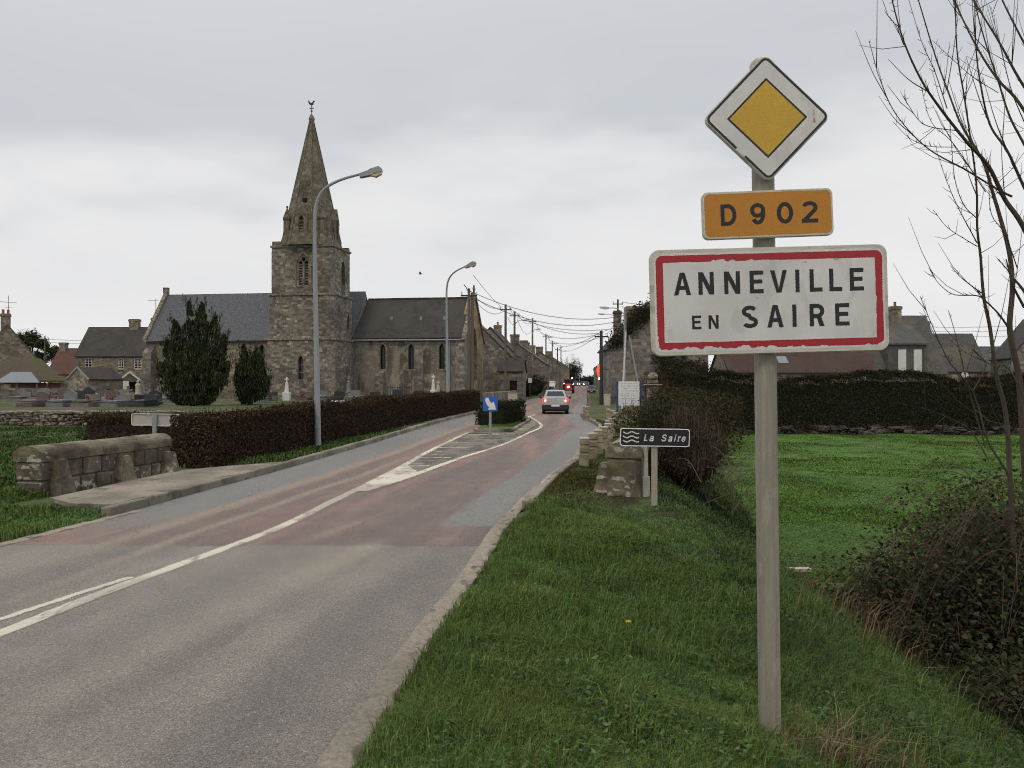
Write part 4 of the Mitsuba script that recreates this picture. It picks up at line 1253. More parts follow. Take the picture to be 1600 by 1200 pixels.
w = part(s, 'weathercock', tr(cat([tube([(cxs, cys, 27.6), (cxs, cys, 28.55)], .04, 6), lathe([(0, 27.85), (.12, 27.97), (0, 28.09)], 10, (cxs, cys, 0)), bx(cxs - .22, cxs + .22, cys - .03, cys + .03, 28.2, 28.27)] +
                                   [tr(ext(Polygon([(-.42, .5), (-.3, .2), (0, .05), (.2, .12), (.3, .45), (.42, .5), (.36, .62), (.26, .66), (.18, .5), (0, .35), (-.2, .42), (-.36, .75)]), .05), M4((cxs, cys, 28.45), (.8, 0, 0), (0, 0, .8), (0, -1, 0)))]), CW), 'dark_metal')

# ---- houses left of the church
H = lambda px, y: (px - 800) / F * y
t, W = house('stone_house', 'long two-storey stone house with a dark roof and white windows left of the church', (H(118, 105), 105), (1, 0), 13.5, 7.0, 5.4, 9.1, front=[(1.1, 3.7, .95, 1.4, 2, 4, 'window'), (5.35, 3.7, .72, 1.4, 2, 4, 'window'), (7.35, 3.7, .95, 1.4, 2, 4, 'window'), (8.8, .4, 1.1, 2.1, 1, 1, 'hole'), (3.0, .9, .9, 1.3, 2, 3, 'window')],
             chimneys=[(5.9, 3.5, 1.2, .8, 8.6, 10.3, 0), (8.75, 3.5, 1.1, .8, 8.6, 10.45, 0)], z0=0)
ae = part(t, 'roof_aerial', tr(cat([tube([(8.6, 3.5, 10.2), (8.6, 3.5, 13.0)], .03, 5)] + [tube([(8.6 + a, 3.5 - .3, z), (8.6 + a, 3.5 + .3, z)], .018, 4) for a in (-.9, -.6, -.3, .3) for z in (12.75,)] + [tube([(7.6, 3.5, 12.75), (9.0, 3.5, 12.75)], .022, 4)]), W), 'dark_metal', stuff=True)
house('red_roofed_house', 'low house with a brick red tiled roof left of the long stone house', (H(74, 118), 118), (1, .0), 5.4, 6.5, 3.3, 6.9, wall='house_stone', roof='red_tile', chimneys=[(.6, 3.2, .9, .8, 5.8, 7.9, 0)], front=[(2.2, 1.0, .9, 1.2, 2, 3, 'window')])
t, W = house('gabled_cottage', 'stone cottage gable with a red-topped chimney at the left edge', (-58.1, 89.8), (.857, .514), 6.2, 9.0, 4.3, 8.3, ridge='y', roof='grey_slate', chimneys=[(2.95, .45, .95, .7, 7.4, 9.6, 2)], front=[(.9, 2.0, .8, 1.1, 2, 3, 'window')])
part(t, 'roof_aerial', tr(cat([tube([(3.2, .5, 9.6), (3.2, .5, 11.6)], .03, 5), tube([(2.4, .5, 10.9), (4.0, .5, 10.85)], .022, 4), tube([(2.9, .5, 10.3), (3.5, .5, 10.3)], .022, 4)]), W), 'dark_metal', stuff=True)
# mossy lean-to barn, roof sloping towards us
lt_ = thing('tiled_barn', 'low barn with a mossy tiled roof and brown doors in front of the left cottage', 'barn')
bW = M4((H(2, 84), 84, 0), (1, 0, 0), (0, 1, 0), (0, 0, 1))
parts(lt_, 'wall', [tr(q, bW) for q in (bx(-1.5, 1.3, 4.5, 4.8, -.3, 4.4), bx(0, .3, 0, 4.5, -.3, 2.2), bx(6.0, 6.3, 0, 1.5, -.3, 2.0))], 'house_stone')
rp = trimesh.convex.convex_hull(np.array([[-2.2, -.3, 2.05], [6.55, -.3, 2.05], [-1.6, 4.6, 4.6], [1.4, 4.6, 4.4], [-2.2, -.3, 2.2], [6.55, -.3, 2.2], [-1.6, 4.6, 4.75], [1.4, 4.6, 4.55]]))
part(lt_, 'roof', tr(rp, bW), 'moss_tile')
for i in range(4):
    part(lt_, 'door', tr(bx(.35 + i * 1.42, 1.7 + i * 1.42, .05, .12, 0, 2.0), bW), 'brick_brown')
aw = thing('lean_to_shed', 'open shed with a pale grey sheet roof beside the mossy barn', 'shed')
aW = M4((H(-8, 80), 80, 0), (1, 0, 0), (0, 1, 0), (0, 0, 1))
part(aw, 'roof', tr(trimesh.convex.convex_hull(np.array([[0, 0, 1.95], [4.3, 0, 1.95], [0, 2.6, 2.95], [2.0, 2.6, 2.95], [0, 0, 2.03], [4.3, 0, 2.03], [0, 2.6, 3.05], [2.0, 2.6, 3.05]])), aW), 'lead_roof')
for x in (.3, 2.0, 3.9):
    part(aw, 'post', tr(bx(x, x + .12, .1, .22, -.2, 1.95), aW), 'old_wood')
part(aw, 'cupboard', tr(bx(.55, 1.0, .5, .9, 1.1, 1.85), aW), 'cream_paint')
# small chapel-like building
ue = np.array([.5, .866])
cW_o = (H(137, 74), 74)
t = thing('stone_outbuilding', 'small stone outbuilding with a slate roof and pale gable boards by the graves', 'outbuilding')
oW = M4((*cW_o, .3), (.866, -.5, 0), (.5, .866, 0), (0, 0, 1))          # local x to the right front, gable runs along -x
gp = Polygon([(-3.0, -.4), (0, -.4), (0, 2.0), (-1.5, 2.95), (-3.0, 2.0)])
parts(t, 'wall', [panel(gp.difference(sbox(-1.0, .3, -.45, .75)), .3, oW, (0, 0, 0), X_), panel(sbox(.002, -.4, 3.4, 1.998).difference(sbox(1.9, .55, 2.6, 1.1)), .3, oW, (-.002, 0, 0), Y_), tr(bx(-3, -.31, 3.1, 3.4, -.4, 2.0), oW), tr(bx(-3, -2.7, .3, 3.1, -.4, 2.0), oW)], 'house_stone')
part(t, 'dark_opening', tr(cat([bx(-1.0, -.45, .2, .25, .3, .75)]), oW), 'dark_hole')
part(t, 'dark_opening', tr(bx(-.25, -.2, 1.9, 2.6, .55, 1.1), oW), 'dark_hole')
part(t, 'roof', tr(tr(roof_mesh(0, 3.4, 0, 3.0, 2.0, 2.95, .1, .15, .0), M4((0, 0, 0), (0, 1, 0), (-1, 0, 0), (0, 0, 1))), oW), 'dark_slate')
part(t, 'gable_board', tr(ext(Polygon([(-3.2, 1.87), (-1.5, 2.95), (.2, 1.87), (.2, 2.02), (-1.5, 3.14), (-3.2, 2.02)]), .07), oW @ M4((0, 0.0, 0), (1, 0, 0), (0, 0, 1), (0, -1, 0))), 'zinc')
# white porch of the long house
t = thing('porch', 'white gabled porch in front of the long stone house', 'porch')
pW = M4((H(176, 98), 98, 0), (1, 0, 0), (0, 1, 0), (0, 0, 1))
parts(t, 'wall', [tr(q, pW) for q in (bx(0, .5, 0, .15, 0, 2.2), bx(.9, 1.0, 0, .15, 0, 2.2), bx(1.2, 1.9, 0.002, .15, 0, 2.2), bx(2.85, 3.0, 0, .15, 0, 2.2))], 'white_paint')
part(t, 'dark_opening', tr(bx(.0, 2.95, .5, .55, 0, 2.15), pW), 'dark_hole')
part(t, 'roof', tr(cat([bx(-.1, 1.0, -.1, 2.0, 2.2, 2.32)]), pW), 'white_paint')
part(t, 'gable', tr(ext(Polygon([(.95, 2.21), (3.1, 2.21), (2.0, 3.1)]), 2.0), pW @ M4((0, 2.0, 0), (1, 0, 0), (0, 0, 1), (0, -1, 0))), 'grey_slate')
part(t, 'gable_board', tr(ext(Polygon([(.75, 2.2), (2.02, 3.15), (3.3, 2.2), (3.3, 2.36), (2.02, 3.36), (.75, 2.36)]), .08), pW @ M4((0, -.02, 0), (1, 0, 0), (0, 0, 1), (0, -1, 0))), 'white_paint')

# ---- the street beyond the church, left side: houses stepping back, gables towards us
sd = np.array([.092, .9958])
sn = np.array([.9958, -.092])
row = [  # right edge px, y, width, depth, eave, ridge, wall, roof, chimneys
    (799, 95, 6.8, 9.5, 4.9, 8.3, 'grey_stone', 'dark_slate', [(2.6, .6, 1.15, .8, 6.6, 9.0, 2)], 'first grey stone house past the church, with two red chimney pots'),
    (806, 106, 6.6, 12.5, 5.5, 9.0, 'house_stone', 'dark_slate', [(3.3, 9.0, 1.0, .8, 7.8, 10.0, 1)], 'second house past the church, its dark roof sloping to the street'),
    (851, 124, 8.4, 15, 4.9, 7.9, 'grey_stone', 'grey_slate', [(3.9, .5, 1.3, .8, 7.2, 9.3, 0), (4.2, 14, 1.3, .8, 7.2, 9.1, 0)], 'long grey house with a plain stone gable and pale drainpipe along the street'),
    (852, 150, 7.6, 14, 5.6, 8.2, 'house_stone', 'dark_slate', [(3.6, .6, 2.2, .9, 7.4, 9.4, 0), (4.2, 12, 1.6, .8, 7.4, 9.4, 0)], 'stone house with a broad double chimney farther along the street'),
    (873, 178, 8.2, 18, 5.8, 8.4, 'grey_stone', 'dark_slate', [(4.0, 1.0, 1.5, .8, 7.6, 9.6, 0)], 'tall dark house beyond the parked van'),
    (886, 207, 9, 24, 5.2, 8.2, 'house_stone', 'grey_slate', [(4.5, 1.0, 1.5, .8, 7.6, 9.2, 0)], 'farthest house on the left side of the street'),
]
for (px, y, w, d, ze, zr, wm, rm, chs, lb) in row:
    rx = np.array([H(px, y), y])
    o = rx - sn * w
    ops = [(1.5 + i * 3.0, z, .9, 1.4, 2, 3, 'window') for i in range(int((d - 2) // 3)) for z in (.9, 3.3)]
    t, W = house('street_house', lb, o, sn, w, d, ze, zr, wall=wm, roof=rm, ridge='y', chimneys=chs, right=ops, z0=float(prof(y)), group='houses along the left of the street')
    if px == 851:
        part(t, 'drainpipe', tr(tube([(4.2, -.08, 4.8), (4.2, -.08, 2.0)], .1, 8), W), 'white_paint')
    if px in (799, 852):
        part(t, 'gable_coping', tr(ext(Polygon([(-.2, ze - .05), (w / 2, zr + .1), (w + .2, ze - .05), (w + .2, ze + .2), (w / 2, zr + .38), (-.2, ze + .2)]), .3), W @ M4((0, .1, 0), (1, 0, 0), (0, 0, 1), (0, -1, 0))), 'rough_stone')
t, W = house('street_annex', 'low stone annex between the first house and the street poles', (H(779, 90), 90), sn, 2.6, 5, 3.2, 4.6, wall='grey_stone', roof='dark_slate', front=[(1.2, .3, .8, 1.9, 1, 1, 'hole')])

# ---- the right side of the street
t, W = house('ivy_house', 'big overgrown stone gable house right of the street, ivy along its roof edge', (H(955, 72), 72), (1, -.0), 8.4, 10, 5.0, 9.4, wall='grey_stone', roof='dark_slate', ridge='y', chimneys=[(2.0, .5, 1.3, .8, 6.6, 8.6, 0)], front=[(5.6, 2.8, .8, 1.2, 2, 3, 'window')], z0=0)
t2_, W2 = house('chimney_house', 'house behind the overgrown gable with a tall pale stone chimney', (H(954, 84), 84), (.9958, -.092), 8, 12, 5.0, 8.0, wall='house_stone', roof='dark_slate', ridge='y', chimneys=[(.75, 2.0, .82, .8, 5.0, 9.4, 0, 'parapet_stone')])
for i, (px, y, w, d, ze, zr) in enumerate(((946, 104, 8, 14, 5.2, 8), (936, 135, 8, 20, 5.0, 8.2), (929, 175, 9, 30, 5.0, 8.0))):
    house('street_house', ['dark stone house right of the street behind the timber pole', 'second house on the right of the street, past the timber pole', 'farthest house on the right side of the street'][i], (H(px, y), y), sn, w, d, ze, zr, wall='grey_stone', roof='dark_slate', ridge='y', chimneys=[(4, 1, 1.2, .8, 7.4, 9.2, 0)], z0=float(prof(y)), group='houses along the right of the street')
t, W = house('red_roofed_barn', 'long low building with a brown-red tiled roof behind the dark hedge', (H(1140, 66), 66), (1, 0), 11.8, 6.5, 2.75, 5.0, wall='house_stone', roof='brown_tile', z0=0)
p = part(t, 'roof_light', tr(tr(bx(-.4, .4, -.5, .5, 0, .1), M4((4.6, 1.35, 3.75), (1, 0, 0), (0, .82, .57), (0, -.57, .82))), W), 'zinc')
t, W = house('slate_hung_house', 'house with a steep grey roof and a slate-hung front with two white shutters', (H(1350, 80), 80), (1, 0), 7.9, 8.5, 2.9, 8.6, wall='house_stone', roof='grey_slate', chimneys=[(2.4, 4.2, .9, .8, 8.0, 10.3, 0), (4.9, 4.2, 1.0, .8, 7.6, 9.7, 1)])
sh = part(t, 'slate_hung_bay', tr(cat([bx(2.2, 5.9, -.25, 2.2, 2.6, 5.6)]), W), 'grey_slate', label='dark slate-hung bay')
part(t, 'bay_roof', tr(trimesh.convex.convex_hull(np.array([[2.0, -.45, 5.6], [6.1, -.45, 5.6], [2.0, 3.4, 7.6], [6.1, 3.4, 7.6], [2.0, -.45, 5.75], [6.1, -.45, 5.75], [2.0, 3.4, 7.75], [6.1, 3.4, 7.75]])), W), 'grey_slate')
for x in (3.15, 4.65):
    part(t, 'shutter', tr(bx(x, x + .75, -.33, -.255, 3.0, 5.15), W), 'white_paint')
part(t, 'roof_window', tr(tr(bx(-.4, .4, -.5, .5, .12, .2), M4((2.6, 3.0, 6.95), (1, 0, 0), (0, .6, .8), (0, -.8, .6))), W), 'zinc')
t, W = house('stone_cottage', 'grey roofed stone cottage with a satellite dish beyond the right hedge', (H(1440, 92), 92), (1, 0), 7.3, 6.5, 3.3, 7.45, wall='house_stone', roof='grey_slate', chimneys=[(1.9, 3.2, .85, .8, 6.9, 9.0, 1)], front=[(2.2, 1.2, .8, 1.3, 1, 2, 'window')])
part(t, 'satellite_dish', tr(tr(lathe([(0, 0), (.25, .03), (.42, .1), (.42, .12), (.25, .06), (0, .03)], 16), M4((4.55, -.35, 2.75), (1, 0, 0), (0, .25, .97), (0, -.97, .25))), W), 'white_paint')
house('far_right_gable', 'grey gabled house at the right edge behind the bare branches', (H(1580, 85), 85), (1, -.3), 6.4, 8, 4.6, 8.8, wall='grey_stone', roof='dark_slate', ridge='y')
house('far_right_cottage', 'low grey roofed cottage behind the bare branches at right', (H(1530, 108), 108), (1, 0), 5, 6, 3.5, 6.7, wall='house_stone', roof='grey_slate')

# ---------------------------------------------------------------- greenery
def leaves(P, N, size, rng, cols, asp=0.55, var=0.35, fold=0.25):
    """One bent leaf (two triangles) per point, lying roughly across N; a colour of its own per leaf."""
    n = len(P)
    N = N / (np.linalg.norm(N, axis=1, keepdims=True) + 1e-9)
    a = np.cross(N, rng.normal(size=(n, 3)))
    a /= np.linalg.norm(a, axis=1, keepdims=True) + 1e-9
    b = np.cross(N, a)
    s = size * (1 + var * rng.normal(size=n)).clip(.35, 2.2)[:, None]
    t = P + a * s * .5
    o = P - a * s * .5
    up = N * s * fold * rng.uniform(-1, 1, (n, 1))
    l, r = P + b * s * asp * .5 + up, P - b * s * asp * .5 + up
    v = np.stack([o, l, t, r], 1).reshape(-1, 3)
    i = np.arange(n)[:, None] * 4
    f = np.vstack([i + [0, 1, 2], i + [0, 2, 3]])
    cols = np.asarray(cols, float)
    k = cols[rng.integers(0, len(cols), n)] * rng.uniform(.65, 1.35, (n, 1)) * rng.uniform(.92, 1.08, (n, 3))
    return trimesh.Trimesh(v, f, process=False), np.repeat(k, 4, 0)


def blades(P, L, W, rng, cols, lean=0.5, wind=(0.2, 0.0), curl=0.6):
    """Grass: one curved blade of three triangles per point."""
    n = len(P)
    an = rng.uniform(0, 2 * np.pi, n)
    d = np.stack([np.cos(an), np.sin(an), 0 * an], 1) * (lean * np.abs(rng.normal(size=n)))[:, None] + np.array([wind[0], wind[1], 0])
    w = np.stack([-np.sin(an), np.cos(an), 0 * an], 1) * W[:, None] * .5
    L = L[:, None]
    mid = P + np.array([0, 0, .58]) * L + d * L * .35
    tip = P + np.array([0, 0, 1.0]) * L * (1 - curl * .5 * (np.linalg.norm(d, axis=1, keepdims=True)).clip(0, 1.3)) + d * L * 1.05
    v = np.stack([P - w, P + w, mid - w * .75, mid + w * .75, tip], 1).reshape(-1, 3)
    i = np.arange(n)[:, None] * 5
    f = np.vstack([i + [0, 1, 3], i + [0, 3, 2], i + [2, 3, 4]])
    cols = np.asarray(cols, float)
    k = cols[rng.integers(0, len(cols), n)] * rng.uniform(.6, 1.4, (n, 1)) * rng.uniform(.9, 1.1, (n, 3))
    return trimesh.Trimesh(v, f, process=False), np.repeat(k, 5, 0)


def lpart(t, name, mc, m='leaf', label=None, **kw):
    return part(t, name, mc[0], m, smooth=False, color=mc[1], stuff=True, label=label)


def join(*mcs):
    return cat([m for m, _ in mcs]), np.vstack([c for _, c in mcs])


def hedge(t, path, wid, h, n, size, cols, core, rng, rag=.12, twigs=0, twcol=None, z=gz, top=1.0, name='foliage', m='leaf'):
    """A clipped hedge along a path: a dark inner body of twigs, thousands of leaves over its sides and top."""
    p = np.asarray(path, float)
    seg = np.linalg.norm(np.diff(p, axis=0), axis=1)
    s = np.concatenate([[0], np.cumsum(seg)])
    at = lambda q: np.stack([np.interp(q, s, p[:, 0]), np.interp(q, s, p[:, 1])], 1)
    tan = lambda q: (lambda e: e / np.linalg.norm(e, axis=1, keepdims=True))(at(np.minimum(q + .05, s[-1])) - at(np.maximum(q - .05, 0)))
    h0 = h if callable(h) else (lambda q: h + 0 * q)
    h = float(np.mean(h0(np.array([0.0, 20.0]))))
    hh = lambda q: h0(q) * (1 + rag * (1.0 * (meshkit.fbm(np.stack([q * .35, 0 * q, 0 * q + h], -1), 3, 3) - .5) + .7 * (meshkit.fbm(np.stack([q * 1.9, 0 * q, 0 * q + 3 * h], -1), 3, 7) - .5)))
    # core
    k = max(8, int(s[-1] / .5))
    qs = np.linspace(0.12, s[-1] - 0.12, k)
    c, tt = at(qs), tan(qs)
    nn = np.stack([-tt[:, 1], tt[:, 0]], 1)
    zz = z(c[:, 0], c[:, 1])
    ring = []
    for (a, b) in ((-.38, -.25), (-.40, .5), (-.26, .86), (.26, .86), (.40, .5), (.38, -.25)):
        w = wid * a * (1 + .25 * (meshkit.noise(np.stack([qs * 1.3, 0 * qs + a * 9, 0 * qs + b * 7], -1)) - .5))
        ring.append(np.c_[c + nn * w[:, None], zz + hh(qs) * b])
    v = np.stack(ring, 1).reshape(-1, 3)
    i, j = np.meshgrid(np.arange(k - 1), np.arange(6), indexing='ij')
    q = np.stack([i * 6 + j, i * 6 + (j + 1) % 6, (i + 1) * 6 + (j + 1) % 6, (i + 1) * 6 + j], -1).reshape(-1, 4)
    e = (k - 1) * 6
    caps = [[0, 2, 1], [0, 3, 2], [0, 4, 3], [0, 5, 4]]
    f = np.vstack([q[:, [0, 2, 1]], q[:, [0, 3, 2]], np.array(caps)[:, ::-1], np.array(caps) + e])
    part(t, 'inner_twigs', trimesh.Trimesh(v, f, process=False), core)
    # leaves over the surface, density by nearness to where one stands
    u = rng.random(n * 3)
    dist = np.linalg.norm(at(u * s[-1]), axis=1)
    keep = rng.random(n * 3) < (dist.min() / dist) ** 1.1
    u = u[keep][:n] * s[-1]
    n = len(u)
    c, tt = at(u), tan(u)
    nn = np.stack([-tt[:, 1], tt[:, 0]], 1)
    side = rng.random(n)
    fz = rng.random(n)
    a = np.where(side < .34, -.5, np.where(side < .5, .5, rng.uniform(-.5, .5, n)))
    b = np.where(side < .5, fz ** .9, 1.0)
    lum = meshkit.fbm(np.c_[u * .9, a * 3, b * 2.2], 3, 6) - .5
    dep = np.abs(rng.normal(0, .06, n))
    w = a * wid * (1 + .3 * lum) - np.sign(a) * np.where(side < .5, dep, 0)
    hz = hh(u) * b * (1 + .16 * lum) - np.where(side >= .5, dep - .05 * np.abs(rng.normal(size=n)) * (rng.random(n) < .25), 0)
    P = np.c_[c + nn * w[:, None], z(c[:, 0], c[:, 1]) + hz]
    # the two ends
    ne = int(n * .05)
    en = rng.random(ne) < .6
    ue = np.where(en, 0.02, s[-1] - .02) + rng.normal(0, .05, ne)
    ce, te = at(ue.clip(0, s[-1])), tan(ue.clip(0, s[-1]))
    ne_ = np.stack([-te[:, 1], te[:, 0]], 1)
    Pe = np.c_[ce + ne_ * (rng.uniform(-.5, .5, ne) * wid)[:, None] - te * np.where(en, .03, -.03)[:, None], z(ce[:, 0], ce[:, 1]) + rng.random(ne) * h]
    P = np.vstack([P, Pe])
    N = np.vstack([np.c_[nn * np.sign(a)[:, None] * (side < .5)[:, None], (side >= .5) * 1.0], np.c_[-te, 0 * ue]]) + rng.normal(0, .55, (len(P), 3))
    sz_ = size * (np.linalg.norm(P[:, :2], axis=1) / dist.min()).clip(1, 3) ** .35
    mc = leaves(P, N, 1.0, rng, cols)
    mc = (mc[0], mc[1])
    v = np.array(mc[0].vertices).reshape(-1, 4, 3)
    v = P[:, None] + (v - P[:, None]) * sz_[:, None, None]
    lpart(t, name, (trimesh.Trimesh(v.reshape(-1, 3), mc[0].faces, process=False), mc[1]), m)
    if twigs:
        ut = rng.random(twigs) * s[-1]
        ct = at(ut)
        tt_ = tan(ut)
        nt = np.stack([-tt_[:, 1], tt_[:, 0]], 1)
        Pt = np.c_[ct + nt * (rng.uniform(-.5, .5, twigs) * wid)[:, None], z(ct[:, 0], ct[:, 1]) + hh(ut) * rng.uniform(.6, 1.0, twigs)]
        lpart(t, 'twigs', blades(Pt, rng.uniform(.08, .30, twigs) * (h / 1.2) ** .6, np.full(twigs, .012), rng, twcol, lean=.5, wind=(0, 0)), 'dry_leaf')


rng = np.random.default_rng(21)
BROWN = [(.052, .032, .021), (.068, .042, .027), (.036, .026, .018), (.088, .060, .038), (.038, .034, .021)]
t = thing('beech_hedge', 'long russet brown hedge running along the left verge past the church', 'hedge')
hp = [(-6.75, 17.6), (-6.2, 22), (-5.95, 25), (-5.3, 30), (-4.85, 35), (-4.1, 42), (-3.35, 49), (-2.65, 56)]
hedge(t, hp, 1.0, lambda q: 1.02 + .16 * sm(2, 22, q), 80000, .055, BROWN, 'twig_core', rng, .22, 9000, BROWN, m='dry_leaf')
t = thing('beech_hedge', 'short low brown hedge running left behind the left parapet', 'hedge')
hedge(t, [(-7.0, 19.2), (-8.5, 19.9), (-10.4, 20.6)], .9, .98, 9000, .055, BROWN + [(.04, .045, .02)], 'twig_core', rng, .15, 900, BROWN, m='dry_leaf')
t = thing('field_wall', 'low broken wall of rough stones under the dark field hedge', 'wall')
rw = np.random.default_rng(91)
sb = [rough_stone(block((1, 1, 1), .18, .14, rw), .25, 2.0, 1, i + 40) for i in range(8)]
st_ = []
for i in range(420):
    x = rw.uniform(7.6, 36)
    y = 41.55 - .048 * (x - 8) - 1.25 + rw.normal(0, .12)
    w = rw.uniform(.16, .5)
    st_.append(tr(sb[i % 8], M4((x, y, float(gz(x, y)) + rw.uniform(-.02, .34) * (1 if rw.random() < .6 else .3)), (w, 0, 0), (0, .3, 0), (0, 0, w * rw.uniform(.35, .6)))))
mat('dark_rubble', prin(proc(lambda p, n, uv: mix((.05, .044, .034), (.12, .108, .088), smoothstep(.5, .72, fbm(p.x * 2.2, p.y * 2.2, p.z * 3, 4)))), .95))
part(t, 'stones', cat(st_), 'dark_rubble', stuff=True)
q = np.c_[rw.uniform(7.5, 36, 9000), np.zeros(9000)]
q[:, 1] = 41.55 - .048 * (q[:, 0] - 8) - 1.2 + rw.normal(0, .26, 9000)
lpart(t, 'dead_creeper', leaves(np.c_[q, gz(q[:, 0], q[:, 1]) + np.abs(rw.normal(0, .28, 9000))], np.array([[0, -.6, 1.0]]) + rw.normal(0, .5, (9000, 3)), .10, rw, [(.035, .028, .018), (.028, .03, .015), (.05, .038, .026), (.022, .026, .012)]), 'dry_leaf')
GRN = [(.022, .038, .014), (.030, .050, .018), (.040, .060, .022), (.026, .030, .014)]
t = thing('island_hedge', 'clipped dark green box hedge on the traffic island', 'hedge')
hedge(t, [(-.95, 34.8), (.02, 38.8)], 1.3, .93, 15000, .055, [(.018, .026, .011), (.026, .036, .014), (.035, .046, .018), (.030, .022, .014)], 'green_core', rng, .05, z=lambda x, y: 0 * x + .12)
t = thing('field_hedge', 'tall dark evergreen hedge along the far side of the green field', 'hedge')
DARK = [(.014, .021, .010), (.020, .028, .012), (.028, .036, .015), (.020, .018, .010), (.034, .032, .018)]
hedge(t, [(8.0, 41.6), (13, 41.4), (20, 41.0), (27, 40.6), (36, 40.2)], 2.2, 2.75, 75000, .085, DARK + [(.04, .034, .02), (.048, .044, .024)], 'green_core', rng, .42, 11000, [(.045, .036, .025), (.03, .03, .018)])


def shrub(name, label, o, rx, ry, h, n, size, cols, rng, core='green_core', cat_='shrub', stems=6, twigs=0, twcol=BROWN, group=None, lobes=7, base=0.0, m='leaf'):
    t = thing(name, label, cat_, group)
    o = np.array([o[0], o[1], float(gz(o[0], o[1])) + base])
    lob = [(np.array([0, 0, .5]), 1.0)] + [(np.array([*(rng.uniform(-.62, .62, 2)), rng.uniform(.3, .8)]), rng.uniform(.38, .62)) for _ in range(lobes)]
    P, N = [], []
    for c, r in lob:
        k = int(n * r * r / sum(q * q for _, q in lob))
        d = rng.normal(size=(k, 3))
        d /= np.linalg.norm(d, axis=1, keepdims=True)
        q = c + d * r * np.array([.62, .62, .5]) * rng.uniform(.72, 1.04, (k, 1)) * (1 + .35 * (meshkit.fbm(d * 2.6 + c * 7, 3, 4)[:, None] - .5))
        P.append(q)
        N.append(d)
    P, N = np.vstack(P), np.vstack(N)
    ok = P[:, 2] > -.02
    P, N = P[ok] * np.array([rx, ry, h]) + o, N[ok]
    for i in range(stems):
        a = rng.uniform(0, 6.28)
        e = np.array([math.cos(a) * rx * .5, math.sin(a) * ry * .5, h * rng.uniform(.5, .85)])
        part(t, 'stem', tube(chain([o + [0, 0, -.1], o + e * [.3, .3, .5], o + e], 5), [.03] * 1, 5) if False else tube(chain([o + [0, 0, -.1], o + e * [.3, .3, .5], o + e], 5), np.linspace(.035, .012, 11), 5), 'twig')
    if core:
        ic = trimesh.creation.icosphere(2)
        v = np.array(ic.vertices)
        v = (v * np.array([.46, .46, .36]) * (1 + .5 * (meshkit.fbm(v * 1.7 + o, 3, 2)[:, None] - .5)) + [0, 0, .42]) * np.array([rx, ry, h]) + o
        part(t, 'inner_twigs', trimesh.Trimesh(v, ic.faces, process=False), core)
    lpart(t, 'foliage', leaves(P, N + rng.normal(0, .5, N.shape), size, rng, cols), m)
    if twigs:
        ii = rng.integers(0, len(P), twigs)
        lpart(t, 'twigs', blades(P[ii] - N[ii] * .1, rng.uniform(.15, .5, twigs), np.full(twigs, .010), rng, twcol, lean=.55, wind=(0, 0)), 'dry_leaf')
    return t


# bushes behind the river sign: greenish crown, bare reddish twigs below
shrub('field_bush', 'olive green bush just behind the river sign', (3.35, 17.5), 1.5, 1.6, 1.75, 9000, .055, [(.045, .052, .022), (.06, .066, .03), (.035, .038, .018), (.055, .042, .024)], rng, twigs=900)
shrub('field_bush', 'brownish bush under the notice board behind the posts', (5.4, 27.0), 2.0, 3.4, 1.85, 9000, .07, [(.045, .048, .022), (.05, .038, .022), (.035, .034, .018)], rng, twigs=900)
shrub('field_bush', 'tangle of bare brown twigs hanging down the bank right of the river sign', (3.25, 15.3), 1.05, 1.7, 1.4, 4200, .05, [(.052, .048, .024), (.045, .036, .022), (.06, .055, .03)], rng, core='twig_core', twigs=3200, twcol=[(.075, .056, .042), (.048, .038, .030), (.10, .085, .065)], m='dry_leaf', lobes=12)
t_ = [k for k, v in labels.items() if 'tangle of bare brown' in v.get('label', '')][0]
r9 = np.random.default_rng(9)
sp_ = []
for i in range(70):
    b = np.array([3.5 + r9.normal(0, .35), 15.0 + r9.normal(0, .5), -.5 + r9.uniform(0, .8)])
    d = np.array([r9.normal(.35, .5), r9.normal(-.2, .5), r9.uniform(.1, 1.0)])
    L = r9.uniform(.5, 1.2)
    sp_.append(tube(chain([b, b + d * L * .5 + [0, 0, .12], b + d * L + [0, 0, -.12 * L]], 4), np.linspace(.008, .003, 9), 4, False))
mat('pale_twig', prin((.14, .115, .085), 0.9))
part(t_, 'canes', cat(sp_), 'pale_twig', stuff=True)
shrub('field_bush', 'dark low bush at the left end of the field hedge', (8.0, 37.5), 2.6, 2.6, 2.15, 7000, .09, DARK + [(.045, .038, .022)], rng, twigs=900)
shrub('garden_shrub', 'rounded evergreen shrub before the red roofed barn', (19.3, 62), 2.0, 1.6, 2.6, 3500, .13, GRN, rng)
shrub('garden_shrub', 'large dark shrub at the foot of the overgrown gable house', (13.6, 66), 3.4, 2.2, 3.8, 6000, .16, DARK + [(.05, .042, .028)], rng, twigs=700)
shrub('garden_shrub', 'brown bare bush left of the overgrown gable', (10.6, 60), 1.7, 1.9, 2.7, 3000, .10, [(.05, .042, .024), (.04, .034, .02)], rng, twigs=1200)
shrub('garden_shrub', 'tall narrow conifer beside the stone cottage', (42.5, 86), 1.6, 1.4, 5.3, 2500, .2, GRN, rng, lobes=4)
for i, (px, y, rx_, h, lb) in enumerate(((812, 104, 1.7, 2.6, 'dark shrub on the left of the street by the second house'), (826, 112, 2.1, 2.3, 'rounded shrub on the left of the street below two white notices'), (838, 118, 1.6, 3.2, 'tall shrub against the long grey house'))):
    shrub('street_shrub', lb, (H(px, y), y), rx_ * 1.3, rx_, h, 2500, .16, DARK, rng)
